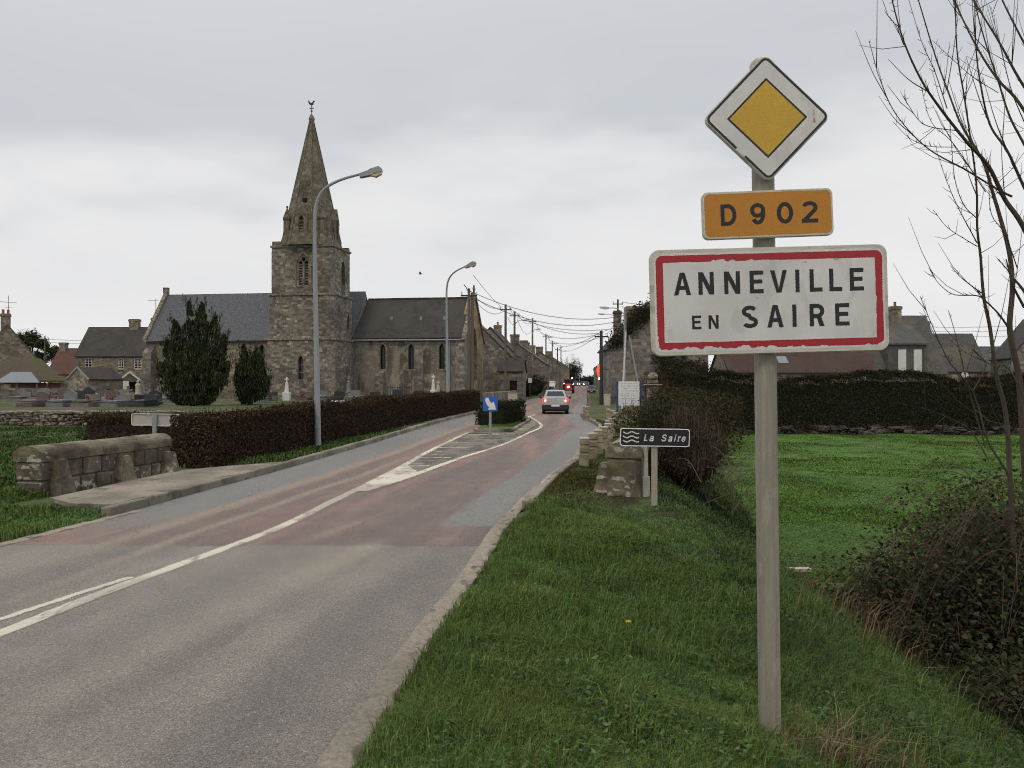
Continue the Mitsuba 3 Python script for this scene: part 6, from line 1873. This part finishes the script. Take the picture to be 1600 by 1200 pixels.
def car(name, label, o, head, paint, back=True, hatch=False, lit=None, group=None, z=0.0, plate=True):
    """A small saloon, its tail at y = 0 and its nose at y = 4.2; head: direction its nose points."""
    t = thing(name, label, 'car', group)
    h = np.array([head[0], head[1], 0.0]) / np.linalg.norm(head)
    W = M4((o[0], o[1], z), np.cross(h, (0, 0, 1)), h, (0, 0, 1))
    S = [sect(.0, .70, .42, .98), sect(.05, .80, .36, 1.02), sect(.25, .845, .28, 1.03), sect(.9, .86, .24, .98), sect(2.2, .865, .22, .95), sect(3.1, .86, .22, .93), sect(3.8, .83, .24, .82), sect(4.1, .76, .28, .72), sect(4.2, .62, .34, .62)]
    part(t, 'body', tr(loft(S), W), paint, smooth=40)
    top = np.array([[.56, 1.25, 1.40], [.60, 1.7, 1.44], [.585, 2.1, 1.43], [.54, 2.35, 1.39]])
    bot = np.array([[.72, .42, .98], [.78, 1.2, .95], [.78, 2.4, .93], [.70, 3.15, .90]])
    pts = np.vstack([top, bot])
    pts = np.vstack([pts, pts * [-1, 1, 1], [[.45, 1.25, 1.425], [-.45, 1.25, 1.425], [.46, 1.75, 1.475], [-.46, 1.75, 1.475], [.44, 2.2, 1.455], [-.44, 2.2, 1.455]]])
    part(t, 'cabin', tr(trimesh.convex.convex_hull(pts), W), paint)

    def pane(nm, q, n_, label=None):
        q = np.array(q, float)
        c = q.mean(0)
        n_ = np.array(n_, float) / np.linalg.norm(n_)
        q = c + (q - c) * .9
        hull = trimesh.convex.convex_hull(np.vstack([q + n_ * .016, q - n_ * .03]))
        part(t, nm, tr(hull, W), 'dark_glass', label=label)
    pane('rear_window', [(-.66, .50, 1.0), (.66, .50, 1.0), (.50, 1.2, 1.40), (-.50, 1.2, 1.40)], (0, -.5, .86))
    pane('windscreen', [(-.66, 3.08, .93), (.66, 3.08, .93), (.5, 2.4, 1.38), (-.5, 2.4, 1.38)], (0, .55, .83))
    for s in (1, -1):
        pane('side_window', [(s * .775, 1.2, .97), (s * .775, 2.35, .96), (s * .60, 2.1, 1.40), (s * .605, 1.45, 1.41)], (s, 0, .35))
        pane('side_window', [(s * .765, .80, .98), (s * .775, 1.13, .97), (s * .60, 1.40, 1.40), (s * .585, 1.28, 1.385)], (s, -.1, .35))
        part(t, 'mirror', tr(ball((s * .93, 2.55, .98), .085), W), 'black_plastic', smooth=True)
        wheel(t, W, s * .72, .78, .30, .2)
        wheel(t, W, s * .72, 3.38, .30, .2)
        tl = trimesh.convex.convex_hull(np.array([(s * .44, .015, .80), (s * .76, -.005, .70), (s * .50, .0, .90), (s * .80, .06, 1.0), (s * .83, .2, 1.0), (s * .83, .2, .72), (s * .72, -.02, .98), (s * .70, -.03, .72)]))
        if back and lit:
            lamp_part(t, 'tail_light', tr(tl, W), 'lens_red', (.20, .012, .010), 'lit red tail light')
            lamp_part(t, 'brake_lamp', tr(ball((s * .62, -.035, .83), .06, .4), W), 'lens_red', (1.6, .45, .30))
        else:
            part(t, 'tail_light', tr(tl, W), 'lens_red')
        hl = tr(ball((s * .60, 4.08, .62), .12, .7), W)
        if (not back) and lit:
            lamp_part(t, 'headlight', hl, 'sign_white', lit, 'lit headlight')
        else:
            part(t, 'headlight', hl, 'sign_white', smooth=True)
    bm = trimesh.convex.convex_hull(np.array([(x, y, zz) for x, y in ((-.84, .22), (-.76, -.04), (.76, -.04), (.84, .22)) for zz in (.30, .56)]))
    part(t, 'rear_bumper', tr(bm, W), 'black_plastic')
    part(t, 'front_bumper', tr(trimesh.convex.convex_hull(np.array([(x, y, zz) for x, y in ((-.80, 3.95), (-.6, 4.24), (.6, 4.24), (.80, 3.95)) for zz in (.26, .48)])), W), 'black_plastic')
    if plate:
        part(t, 'number_plate', tr(bx(-.26, .26, -.055, -.04, .47, .58), W), 'sign_white')
        part(t, 'number_plate', tr(bx(-.26, .26, 4.24, 4.255, .40, .51), W), 'sign_white')
        part(t, 'badge', tr(ball((0, .0, .86), .05, .3), W), 'zinc')
        part(t, 'underside', tr(bx(-.7, .7, .3, 3.9, .17, .3), W), 'black_plastic')
    return t, W


car('silver_car', 'silver saloon driving away with its brake lights lit', (2.66, 51.0), (.05, 1), 'silver_paint', lit=True)
car('parked_car', 'pale blue-grey car parked on the left in front of the white van', (6.75, 140), (-.10, -1), 'grey_car', back=False, z=0)
car('dark_car', 'dark car parked on the right beside the timber pole', (15.6, 163.5), (-.09, -1), 'dark_car', back=False, z=.03)
for i, (x, y, rad, lb) in enumerate(((18.2, 238, (9, 7, 6), 'farther oncoming car with one bright warm headlight pair, right behind the tractor'), (21.0, 250, (16, 15, 16), 'oncoming car with very bright white headlights'), (23.4, 262, None, 'dark car behind the oncoming headlights'))):
    car('oncoming_car', lb, (x, y), (-.09, -1), 'dark_car', back=False, lit=rad, z=float(prof(y)), plate=False)

# white van
t = thing('white_van', 'white box van parked on the left behind the pale car', 'van')
h = np.array([-.09, -1, 0]) / math.hypot(.09, 1)
W = M4((7.0, 151, .0), np.cross(h, (0, 0, 1)), h, (0, 0, 1))
part(t, 'body', tr(loft([[(x, y, z) for x, z in ((w, .4), (w, 1.6), (w * .94, zt - .08), (w * .8, zt), (-w * .8, zt), (-w * .94, zt - .08), (-w, 1.6), (-w, .4))] for y, w, zt in ((0, .9, 2.35), (.1, .95, 2.4), (3.6, .95, 2.4), (3.75, .93, 2.3))]), W), 'van_white')
part(t, 'bonnet', tr(trimesh.convex.convex_hull(np.array([(x, y, z) for x in (-.9, .9) for y, z in ((3.7, .35), (3.7, 2.1), (4.4, 1.25), (5.1, 1.1), (5.2, .8), (5.2, .35))])), W), 'van_white')
part(t, 'windscreen', tr(trimesh.convex.convex_hull(np.array([(x, y, z) for x, y, z in ((-.8, 4.38, 1.3), (.8, 4.38, 1.3), (.7, 3.84, 2.0), (-.7, 3.84, 2.0), (-.8, 4.2, 1.25), (.8, 4.2, 1.25))])), W), 'dark_glass')
for s in (1, -1):
    part(t, 'headlight', tr(ball((s * .7, 5.12, .9), .13, .6), W), 'sign_white')
    part(t, 'mirror', tr(bx(s * 1.08 - .1, s * 1.08 + .1, 4.1, 4.2, 1.35, 1.65), W), 'black_plastic')
    wheel(t, W, s * .84, .9, .33, .22)
    wheel(t, W, s * .84, 4.4, .33, .22)
part(t, 'bumper', tr(bx(-.9, .9, 5.15, 5.28, .35, .62), W), 'black_plastic')

# tractor
t = thing('tractor', 'red tractor coming towards us with a bright headlamp and a lit warning beacon', 'tractor')
h = np.array([-.09, -1, 0]) / math.hypot(.09, 1)
W = M4((11.1, 163, .05), np.cross(h, (0, 0, 1)), h, (0, 0, 1))
part(t, 'bonnet', tr(loft([[(x, y, z) for x, z in ((w, .75), (w, zt - .15), (w * .75, zt), (-w * .75, zt), (-w, zt - .15), (-w, .75))] for y, w, zt in ((1.6, .56, 1.85), (3.4, .52, 1.75), (3.6, .46, 1.6))]), W), 'tractor_red')
part(t, 'chassis', tr(bx(-.3, .3, .0, 3.5, .5, .9), W), 'black_plastic')
part(t, 'front_weight', tr(bx(-.45, .45, 3.6, 4.0, .6, 1.0), W), 'tractor_red')
part(t, 'front_axle', tr(bx(-.8, .8, 2.95, 3.15, .5, .68), W), 'black_plastic')
cb = part(t, 'cab', tr(cat([bx(-.85, .85, -.1, 1.65, 1.0, 1.25)]), W), 'tractor_red')
for x in (-.78, .78):
    for y in (.0, 1.55):
        part(cb, 'pillar', tr(bx(x - .05, x + .05, y - .05, y + .05, 1.25, 2.65), W), 'black_plastic')
part(cb, 'roof', tr(bx(-.88, .88, -.2, 1.8, 2.65, 2.82), W), 'tractor_red')
part(cb, 'glass', tr(bx(-.74, .74, 1.56, 1.58, 1.25, 2.65), W), 'dark_glass')
for s in (1, -1):
    wheel(t, W, s * .92, .45, .82, .42)
    wheel(t, W, s * .86, 3.05, .55, .34)
    part(t, 'mudguard', tr(bx(s * .92 - .25, s * .92 + .25, -.3, 1.2, 1.66, 1.72), W), 'tractor_red')
lamp_part(t, 'headlamp', tr(ball((.0, 3.66, 1.22), .19, .5), W), 'sign_white', (9, 5.5, 4), 'bright headlamp')
lamp_part(t, 'beacon', tr(ball((-.75, 1.2, 2.95), .12), W), 'sign_white', (5, 2.0, 1.2), 'lit warning beacon')
lamp_part(t, 'side_lamp', tr(ball((.82, 1.7, 1.9), .09), W), 'sign_white', (2, 1.4, 1.2))

# lit red sign on the timber pole's house
t = thing('lit_red_sign', 'red lit double-pointed shop sign beside the black timber pole', 'shop sign')
sx_, sy_ = (936.5 - 800) / F * 69, 69.6
part(t, 'bracket', bx(sx_, sx_ + .9, sy_ - .03, sy_ + .03, 3.05, 3.12), 'dark_metal')
mat('red_lit', prin((.4, .05, .03), .4))
lamp_part(t, 'body', lathe([(0, 2.45), (.10, 2.55), (.17, 2.8), (.18, 2.95), (.17, 3.1), (.10, 3.4), (0, 3.5)], 12, (sx_, sy_, 0)), 'red_lit', (.17, .018, .010))
lamp_part(t, 'lamp', ball((sx_ + .07, sy_ - .1, 2.3), .09), 'sign_white', (2, 1.7, 1.3))

# ---------------------------------------------------------------- poles, wires
tops = {}


def pole(key, label, x, y, zt, r, m='old_wood', arm=None, ins=3, name='utility_pole', braces=()):
    t = thing(name, label, 'utility pole')
    z0 = float(gz(x, y))
    part(t, 'post', tube([(x, y, z0 - .3), (x, y, zt)], [r, r * .72], 10), m, smooth=40)
    if ins:
        part(t, 'crossarm', bx(x - .55, x + .55, y - .05, y + .05, zt - .55, zt - .45), 'dark_metal')
        for i in range(ins):
            part(t, 'insulator', lathe([(0, zt - .45), (.05, zt - .45), (.06, zt - .36), (.03, zt - .3), (.05, zt - .24), (0, zt - .2)], 8, (x - .5 + i * 1.0 / max(ins - 1, 1), y, 0)), 'marble')
    if arm:
        dx, dz = arm
        part(t, 'lamp_arm', tube(chain([(x, y, zt + dz - .5), (x + dx * .5, y, zt + dz - .05), (x + dx, y, zt + dz)], 5), .035, 6), 'lamp_paint')
        s = math.copysign(1, dx)
        part(t, 'lamp_head', trimesh.convex.convex_hull(np.array([(x + dx + s * a, y + b, zt + dz + c) for a, b, c in ((-.05, -.06, -.06), (-.05, .06, .07), (.25, -.13, -.1), (.25, .13, .12), (.65, -.1, -.04), (.65, .1, .10), (.7, 0, .02), (-.05, .06, -.06), (.25, .13, -.1))])), 'grey_paint')
    for b in braces:
        part(t, 'brace', tube([(x + b[0], y, float(gz(x, y))), (x + b[1], y, b[2])], .07, 6), m)
    tops[key] = np.array([x, y, zt - .3])
    return t


t = pole('p1', 'tall paired wooden pole in front of the church east gable', -2.95, 57, 8.4, .13, ins=2)
part(t, 'second_post', tube([(-2.72, 57.05, -.3), (-2.72, 57.05, 8.1)], [.13, .10], 10), 'old_wood', smooth=40)
part(t, 'lamp_stub', tube([(-2.98, 57, 8.1), (-3.15, 57, 8.5), (-3.3, 57, 8.65)], .03, 5), 'dark_metal')
for i, (px, a, b) in enumerate(((731, 612, 640), (735, 617, 642))):
    t = thing('marker_pole', ['taller', 'shorter'][i] + ' of two thin white marker poles at the foot of the paired wooden pole', 'marker pole')
    y = 55.5
    part(t, 'pole', tube([((px - 800) / F * y, y, 0), ((px - 800) / F * y, y, EYE - (a - 600) / F * y)], .045, 8), 'white_paint')
pole('p2', 'dark pole left of the street, first past the paired pole', H(790, 80), 80, 9.5, .16, ins=3)
pole('p3', 'pole with a lamp arm, second past the paired pole', H(804, 92), 92, 9.9, .15, arm=(.95, -1.0), ins=2)
pole('p4', 'concrete pole with a small lamp, third past the paired pole', H(832, 118), 118, 11.2, .15, 'concrete', arm=(.55, -1.6), ins=2)
pole('p5', 'pole with a lamp before the broad chimney house', H(853, 140), 140, 10.3, .15, arm=(.5, -.6))
pole('p6', 'slim far pole behind the broad chimney, left', H(863, 168), 168, 10.6, .15, arm=(.6, -.6))
pole('p7', 'dark far pole in front of the tall dark house', H(871, 190), 190, 10.2, .17)
pole('p8', 'concrete far pole beyond the tall dark house', H(876.5, 215), 215, 11.8, .17, 'concrete', arm=(.8, -1.4))
pole('p9', 'farthest street lamp on the left, above the tractor', H(886, 250), 250, 10.0, .12, 'lamp_paint', arm=(1.3, .6), ins=0)
pole('p9b', 'farthest street lamp pole near the bare trees', H(905, 262), 262, 9.0, .12, 'lamp_paint', arm=(-1.6, .6), ins=0)
pole('r1', 'black timber pole on the right pavement', 7.35, 68.5, 6.25, .17, 'dark_metal', ins=2)
pole('r2', 'grey lamp pole in front of the overgrown gable house', H(976, 64), 64, 7.7, .10, 'lamp_paint', arm=(-1.25, .0), ins=0, braces=((1.35, .35, 5.6),))
pole('r3', 'tall pole behind the pale stone chimney', H(965.5, 90), 90, 11.0, .14, arm=(-1.5, -1.6), ins=3)
t = thing('lamp_standard', 'thin white pole rising behind the notice board', 'pole')
part(t, 'pole', tube([(H(971, 58), 58, -.5), (H(978, 58), 58, 5.65)], [.075, .055], 10), 'white_paint', smooth=40)
part(t, 'sleeve', tube([(H(977.8, 58), 57.98, 5.5), (H(979.0, 58), 58, 6.6)], .045, 8), 'old_wood')
nw_ = 0


def wire(a, b, sag, label):
    t = thing('overhead_wire', label, 'wire', 'overhead wires along and across the street')
    s = np.linspace(0, 1, 18)[:, None]
    p = a + (b - a) * s - np.array([0, 0, 1.0]) * sag * 4 * s * (1 - s)
    part(t, 'cable', tube(p, .016 + .00007 * np.linalg.norm((a + b)[:2]) / 2, 4, False), 'wire')


off = lambda k, dx, dz: tops[k] + np.array([dx, 0, dz])
PN = {'p1': 'the paired wooden pole', 'p2': 'the first dark pole', 'p3': 'the second pole', 'p4': 'the third, concrete pole', 'p5': 'the fourth pole', 'p6': 'the slim far pole', 'p7': 'the dark far pole', 'p8': 'the concrete far pole', 'r1': 'the black timber pole', 'r2': 'the grey lamp pole', 'r3': 'the tall chimney pole'}
seen = {}
for a, b, s_ in ((off('p1', .1, .1), off('r2', 0, -.3), .9), (off('p1', .1, -.25), off('r2', 0, -.6), 1.1), (off('p2', .3, 0), off('r1', 0, .1), .9), (off('p1', 0, .2), off('p2', -.4, 0), .5), (off('p1', 0, 0), off('p2', -.3, -.4), .7), (off('p2', .4, 0), off('p3', .3, 0), .4), (off('p2', .2, -.9), off('p3', .2, -.9), .5),
                 (off('p3', .3, 0), off('p4', .3, 0), .8), (off('p3', .3, -.6), off('p4', .2, -.8), 1.4), (off('p4', .3, 0), off('p5', .3, 0), .7), (off('p4', .2, -1.2), off('r1', -.2, 0), .8), (off('p5', .3, 0), off('p6', .3, 0), .6), (off('p6', 0, 0), off('p7', 0, 0), .6), (off('p7', 0, 0), off('p8', 0, 0), .6), (off('p5', .3, -.5), off('r1', -.2, -.3), .7),
                 (off('p6', .2, -.2), off('r1', 0, .2), .9), (off('p7', .2, -.2), off('r1', .2, .2), .9), (off('p3', .3, -.4), off('r2', -.1, -1.2), .7), (off('r1', .3, 0), off('r3', -.3, -2), .3), (off('r3', .4, 0), np.array([75.0, 118, 10.2]), 1.2), (off('r3', .4, -.5), np.array([75.0, 118, 9.6]), 1.2), (off('r3', .4, -1.4), np.array([75.0, 118, 8.8]), 1.0), (off('p2', -.4, 0), off('p1', .3, 1.2), .1), (np.array([-66, 112, 8.0]), np.array([-48.0, 110, 7.6]), .15), (np.array([-66, 112, 7.6]), np.array([-48.0, 110, 7.2]), .15)):
    ends = []
    for e in (a, b):
        kk = [q for q in PN if np.linalg.norm(tops[q] - e) < 2.6]
        ends.append(PN[kk[0]] if kk else ('the right edge' if e[0] > 0 else 'the left houses'))
    lb = f'cable from {ends[0]} to {ends[1]}'
    seen[lb] = seen.get(lb, 0) + 1
    wire(a, b, s_, lb + ('', ', next below', ', lowest')[seen[lb] - 1])
pole('l1', 'thin dark pole between the two evergreens at far left', H(70, 112), 112, 8.3, .10, ins=2)

# street odds and ends
t = thing('cabinet', 'pale grey concrete cabinet behind the island hedge', 'cabinet')
x, y = H(801, 64), 64.0
part(t, 'body', bx(x - .36, x + .36, y, y + .45, -.1, 1.15), 'cap_white')
part(t, 'lid', bx(x - .4, x + .4, y - .04, y + .49, 1.15, 1.22), 'concrete')
t = thing('cabinet', 'cream box beside the right lamp pole', 'cabinet')
x, y = H(949, 66), 66.0
part(t, 'body', bx(x - .22, x + .22, y, y + .4, -.1, .98), 'cream_paint')
part(t, 'lid', bx(x - .25, x + .25, y - .03, y + .43, .98, 1.04), 'cream_paint')
t = thing('low_wall', 'low grey wall with a coping beyond the hedge at the churchyard gate', 'wall')
for i in range(6):
    a, b = np.array([-2.0, 61.5]), np.array([0.35, 82])
    p0, p1 = a + (b - a) * i / 6, a + (b - a) * (i + 1) / 6
    d = (p1 - p0) / np.linalg.norm(p1 - p0)
    part(t, 'wall_bay', tr(block((np.linalg.norm(p1 - p0) - .02, .35, 1.3), .02), M4((*((p0 + p1) / 2), .55), (d[0], d[1], 0), (-d[1], d[0], 0), (0, 0, 1))), 'old_render')
for i, (px, py, lb) in enumerate(((817, 593.5, 'wider white notice on the left street fence'), (828.5, 597, 'smaller white notice on the left street fence'))):
    t = thing('street_notice', lb, 'notice')
    x, y = H(px, 100), 100 + i
    part(t, 'panel', bx(x - (.42, .24)[i], x + (.42, .24)[i], y, y + .04, EYE - (py - 598) / F * 100 + .05, EYE - (py - 602) / F * 100 + .35), 'white_paint')
    part(t, 'post', bx(x - .04, x + .04, y + .045, y + .1, -.1, 2.1), 'old_wood')
t = thing('gate_pier', 'old stone gate pier with a rounded cap below the overgrown gable', 'gate pier')
x, y = H(1020, 47), 47.0
for z0_, z1_, w in ((-1.0, 1.75, .62), (1.76, 1.86, .95), (1.87, 2.06, .55)):
    m = block((w, w, z1_ - z0_), .03, .01, rng)
    m.apply_translation((x, y, (z0_ + z1_) / 2))
    part(t, 'stone', m, 'rough_stone')
part(t, 'cap', tr(trimesh.creation.icosphere(3, .29), M4((x, y, 2.26), (1, 0, 0), (0, 1, 0), (0, 0, .85))), 'rough_stone', smooth=True)

# ---------------------------------------------------------------- churchyard
rng = np.random.default_rng(77)
t = thing('churchyard_wall', 'low rubble wall between the meadow and the graves', 'wall')
part(t, 'core', bx(-24.4, -13.6, 34.1, 34.45, -.2, .66), 'mortar_dark')
base = [rough_stone(block((1, 1, 1), .16, .12, rng), .22, 2.2, 1, i) for i in range(10)]
for r in range(5):
    x = -24.5 + rng.uniform(0, .2)
    while x < -13.7:
        w = rng.uniform(.20, .46)
        h_ = rng.uniform(.13, .17)
        B = M4((x + w / 2, 34.22 + rng.uniform(-.02, .02), .09 + r * .145), (w - .015, 0, 0), (0, .56, 0), (0, 0, h_))
        part(t, 'stone', tr(base[rng.integers(0, 10)], B), 'rough_stone', smooth=40)
        x += w
t = thing('churchyard_wall', 'farther grey stone wall behind the graves at far left', 'wall')
part(t, 'wall', bx(-50, H(112, 77), 77, 77.4, -.2, 1.45), 'grey_stone')
GM = ['granite_grey', 'granite_dark', 'granite_pink', 'granite_grey', 'concrete', 'granite_dark']
GN = {'granite_grey': 'grey granite', 'granite_dark': 'polished dark granite', 'granite_pink': 'brownish pink granite', 'concrete': 'weathered concrete'}
KIND = ('with a rounded headstone', 'with a low square headstone', 'with a pointed headstone', 'topped by a small cross')
gn = 0


def grave(x, y, m, kind, rz=0.0, where=''):
    t = thing('grave', f'{GN[m].split()[-2] if GN[m].count(" ") < 2 else GN[m].replace(" granite", "")} grave {KIND[kind].replace("topped by a small", "with a")}, {where}', 'grave', 'graves in the churchyard')
    W = M4((x, y, float(gz(x, y))), (math.cos(rz), math.sin(rz), 0), (-math.sin(rz), math.cos(rz), 0), (0, 0, 1))
    part(t, 'slab', tr(cat([bx(-.5, .5, 0, 1.9, -.15, .24)]), W), m)
    part(t, 'lid', tr(tr(block((.9, 1.8, .1), .02), M4((0, .95, .36), (1, 0, 0), (0, 1, 0), (0, 0, 1))), W), m)
    hh = rng.uniform(.45, .9)
    if kind == 0:
        q = Polygon([(-.42, 0), (.42, 0), (.42, hh * .7)] + [(.42 * math.cos(a), hh * .7 + .3 * hh * math.sin(a)) for a in np.linspace(.2, 2.94, 8)] + [(-.42, hh * .7)])
    elif kind == 1:
        q = sbox(-.45, 0, .45, hh * .75)
    elif kind == 2:
        q = Polygon([(-.4, 0), (.4, 0), (.4, hh * .75), (0, hh * 1.1), (-.4, hh * .75)])
    else:
        q = unary_union([sbox(-.4, 0, .4, .45), sbox(-.08, 0, .08, hh * 1.25), sbox(-.28, hh * .82, .28, hh * .97)])
    part(t, 'headstone', tr(ext(q, .14), W @ M4((0, 1.95, .3), (1, 0, 0), (0, 0, 1), (0, -1, 0))), m)
    if rng.random() < .55:
        fl = leaves(rng.normal(0, .1, (40, 3)) + [rng.uniform(-.3, .3), rng.uniform(.1, 1.2), .52], np.tile([0, 0, 1.0], (40, 1)) + rng.normal(0, .6, (40, 3)), .12, rng, [[(.55, .5, .45), (.05, .08, .03)], [(.35, .05, .08), (.04, .07, .03)], [(.5, .4, .1), (.05, .07, .03)]][rng.integers(0, 3)])
        mm = fl[0]
        mm.apply_transform(W)
        lpart(t, 'flowers', (mm, fl[1]))


ROW = ('nearest', 'second', 'third', 'fourth', 'fifth', 'farthest')
ORD = ('first', 'second', 'third', 'fourth', 'fifth', 'sixth', 'seventh', 'eighth', 'ninth', 'tenth', 'eleventh', 'twelfth', 'thirteenth', 'fourteenth', 'fifteenth')
for r, y in enumerate((49.5, 53, 57, 61.5, 66, 70)):
    x = -y * .60 + rng.uniform(0, 1)
    ct = 0
    while x < -y * .445 + (0 if y < 60 else 2):
        if rng.random() < .82:
            grave(x, y + rng.uniform(-.5, .5), GM[rng.integers(0, 6)], int(rng.integers(0, 4)), rng.uniform(-.1, .1), f'{ORD[ct]} from the left in the {ROW[r]} row')
            ct += 1
        x += rng.uniform(1.15, 1.9)
for i_, (x, y) in enumerate(((-21.5, 66), (-20, 67.5), (-17.6, 69.5), (-16.3, 70), (-13.0, 70.5), (-11.8, 70.5), (-9.9, 71), (-8.3, 72), (-19.0, 62), (-14.2, 66.5), (-12.9, 66))):
    grave(x, y, GM[rng.integers(0, 6)], int(rng.integers(0, 4)), rng.uniform(-.08, .08), ('behind the big evergreen', 'right of the big evergreen', 'left of the tower foot', 'at the left corner of the tower', 'at the right corner of the tower', 'before the tower\'s right side', 'left end of the chancel wall', 'before the first chancel window', 'beside the big evergreen', 'under the middle of the tower', 'right of the white tower monument')[i_])
# white statue of a robed figure
t = thing('statue', 'cream white statue of a robed standing figure among the graves', 'statue')
x, y = H(215.5, 56), 56.0
z = float(gz(x, y)) + .25
part(t, 'plinth', tr(block((.7, .6, .8), .03), M4((x, y, z + .05), (1, 0, 0), (0, 1, 0), (0, 0, 1))), 'granite_dark')
part(t, 'figure', tr(lathe([(0, 0), (.22, 0), (.21, .1), (.17, .4), (.19, .62), (.21, .74), (.15, .84), (.06, .88), (.065, .92), (.10, .99), (.09, 1.08), (.04, 1.13), (0, 1.14)], 14), M4((x, y, z + .45), (.85, 0, 0), (0, .7, 0), (0, 0, .85))), 'cap_white', smooth=50)


def monument(label, x, y, h, w, m='marble'):
    t = thing('monument', label, 'grave monument')
    z = float(gz(x, y))
    part(t, 'pedestal', tr(block((w, w, h * .4 + .2), .03), M4((x, y, z + h * .2 - .1), (1, 0, 0), (0, 1, 0), (0, 0, 1))), m)
    part(t, 'shaft', tr(lathe([(w * .34, 0), (w * .30, h * .1), (w * .2, h * .4), (w * .25, h * .42), (w * .1, h * .46), (0, h * .47)], 8), M4((x, y, z + h * .4), (1, 0, 0), (0, 1, 0), (0, 0, 1))), m)
    part(t, 'cross', tr(cat([bx(-.05, .05, -.05, .05, h * .84, h * 1.12), bx(-.16, .16, -.045, .045, h * .98, h * 1.05)]), M4((x, y, z), (1, 0, 0), (0, 1, 0), (0, 0, 1))), m)


monument('white stone monument with a cross at the foot of the tower', H(448, 70), 70, 1.75, .6)
monument('taller white monument before the right end of the chancel', H(677, 75), 75, 2.0, .55)
monument('shorter white monument before the right end of the chancel', H(684.5, 74), 74, 1.5, .6, 'cap_white')
monument('dark headless obelisk left of the chancel wall', H(545, 70), 70, 1.9, .6, 'granite_grey')
t = thing('vaulted_tomb', 'long low white vaulted tomb just above the hedge', 'tomb')
a = np.linspace(0, math.pi, 9)
pr = Polygon([(-.5, 0), *[(-.5 * math.cos(q), .15 + .28 * math.sin(q)) for q in a], (.5, 0)])
x0, x1, y = H(519, 55), H(575, 55), 55.0
part(t, 'vault', tr(ext(pr, x1 - x0), M4((x0, y, .33), (0, 1, 0), (0, 0, 1), (1, 0, 0))), 'marble', smooth=40)
part(t, 'base', bx(x0 - .1, x1 + .1, y - .6, y + .6, -.2, .33), 'concrete')
t = thing('grave_railing', 'dark iron railing round a grave before the chancel', 'railing')
x0, x1, y = H(606, 70), H(643, 70), 70.0
for z in (.55, 1.35):
    part(t, 'rail', bx(x0, x1, y - .02, y + .02, z + .2, z + .25), 'dark_metal')
for i in range(11):
    xx = x0 + (x1 - x0) * i / 10
    part(t, 'bar', tube([(xx, y, .2), (xx, y, 1.72)], .025, 5), 'dark_metal')
# the bird
t = thing('bird', 'tiny bird in the sky right of the tower', 'bird')
part(t, 'body', trimesh.convex.convex_hull(np.array([(H(657, 70) + a, 70 + b, 11.1 + c) for a, b, c in ((-.2, 0, 0), (.2, 0, .03), (0, .05, .05), (0, -.05, -.05), (.1, .05, .04))])), 'wire')
for s in (1, -1):
    part(t, 'wing', trimesh.convex.convex_hull(np.array([(H(657, 70) + a, 70 + s * b, 11.1 + c) for a, b, c in ((-.1, .03, .02), (.1, .03, .03), (.0, .35, .16), (-.08, .33, .15), (0, .03, .0))])), 'wire')
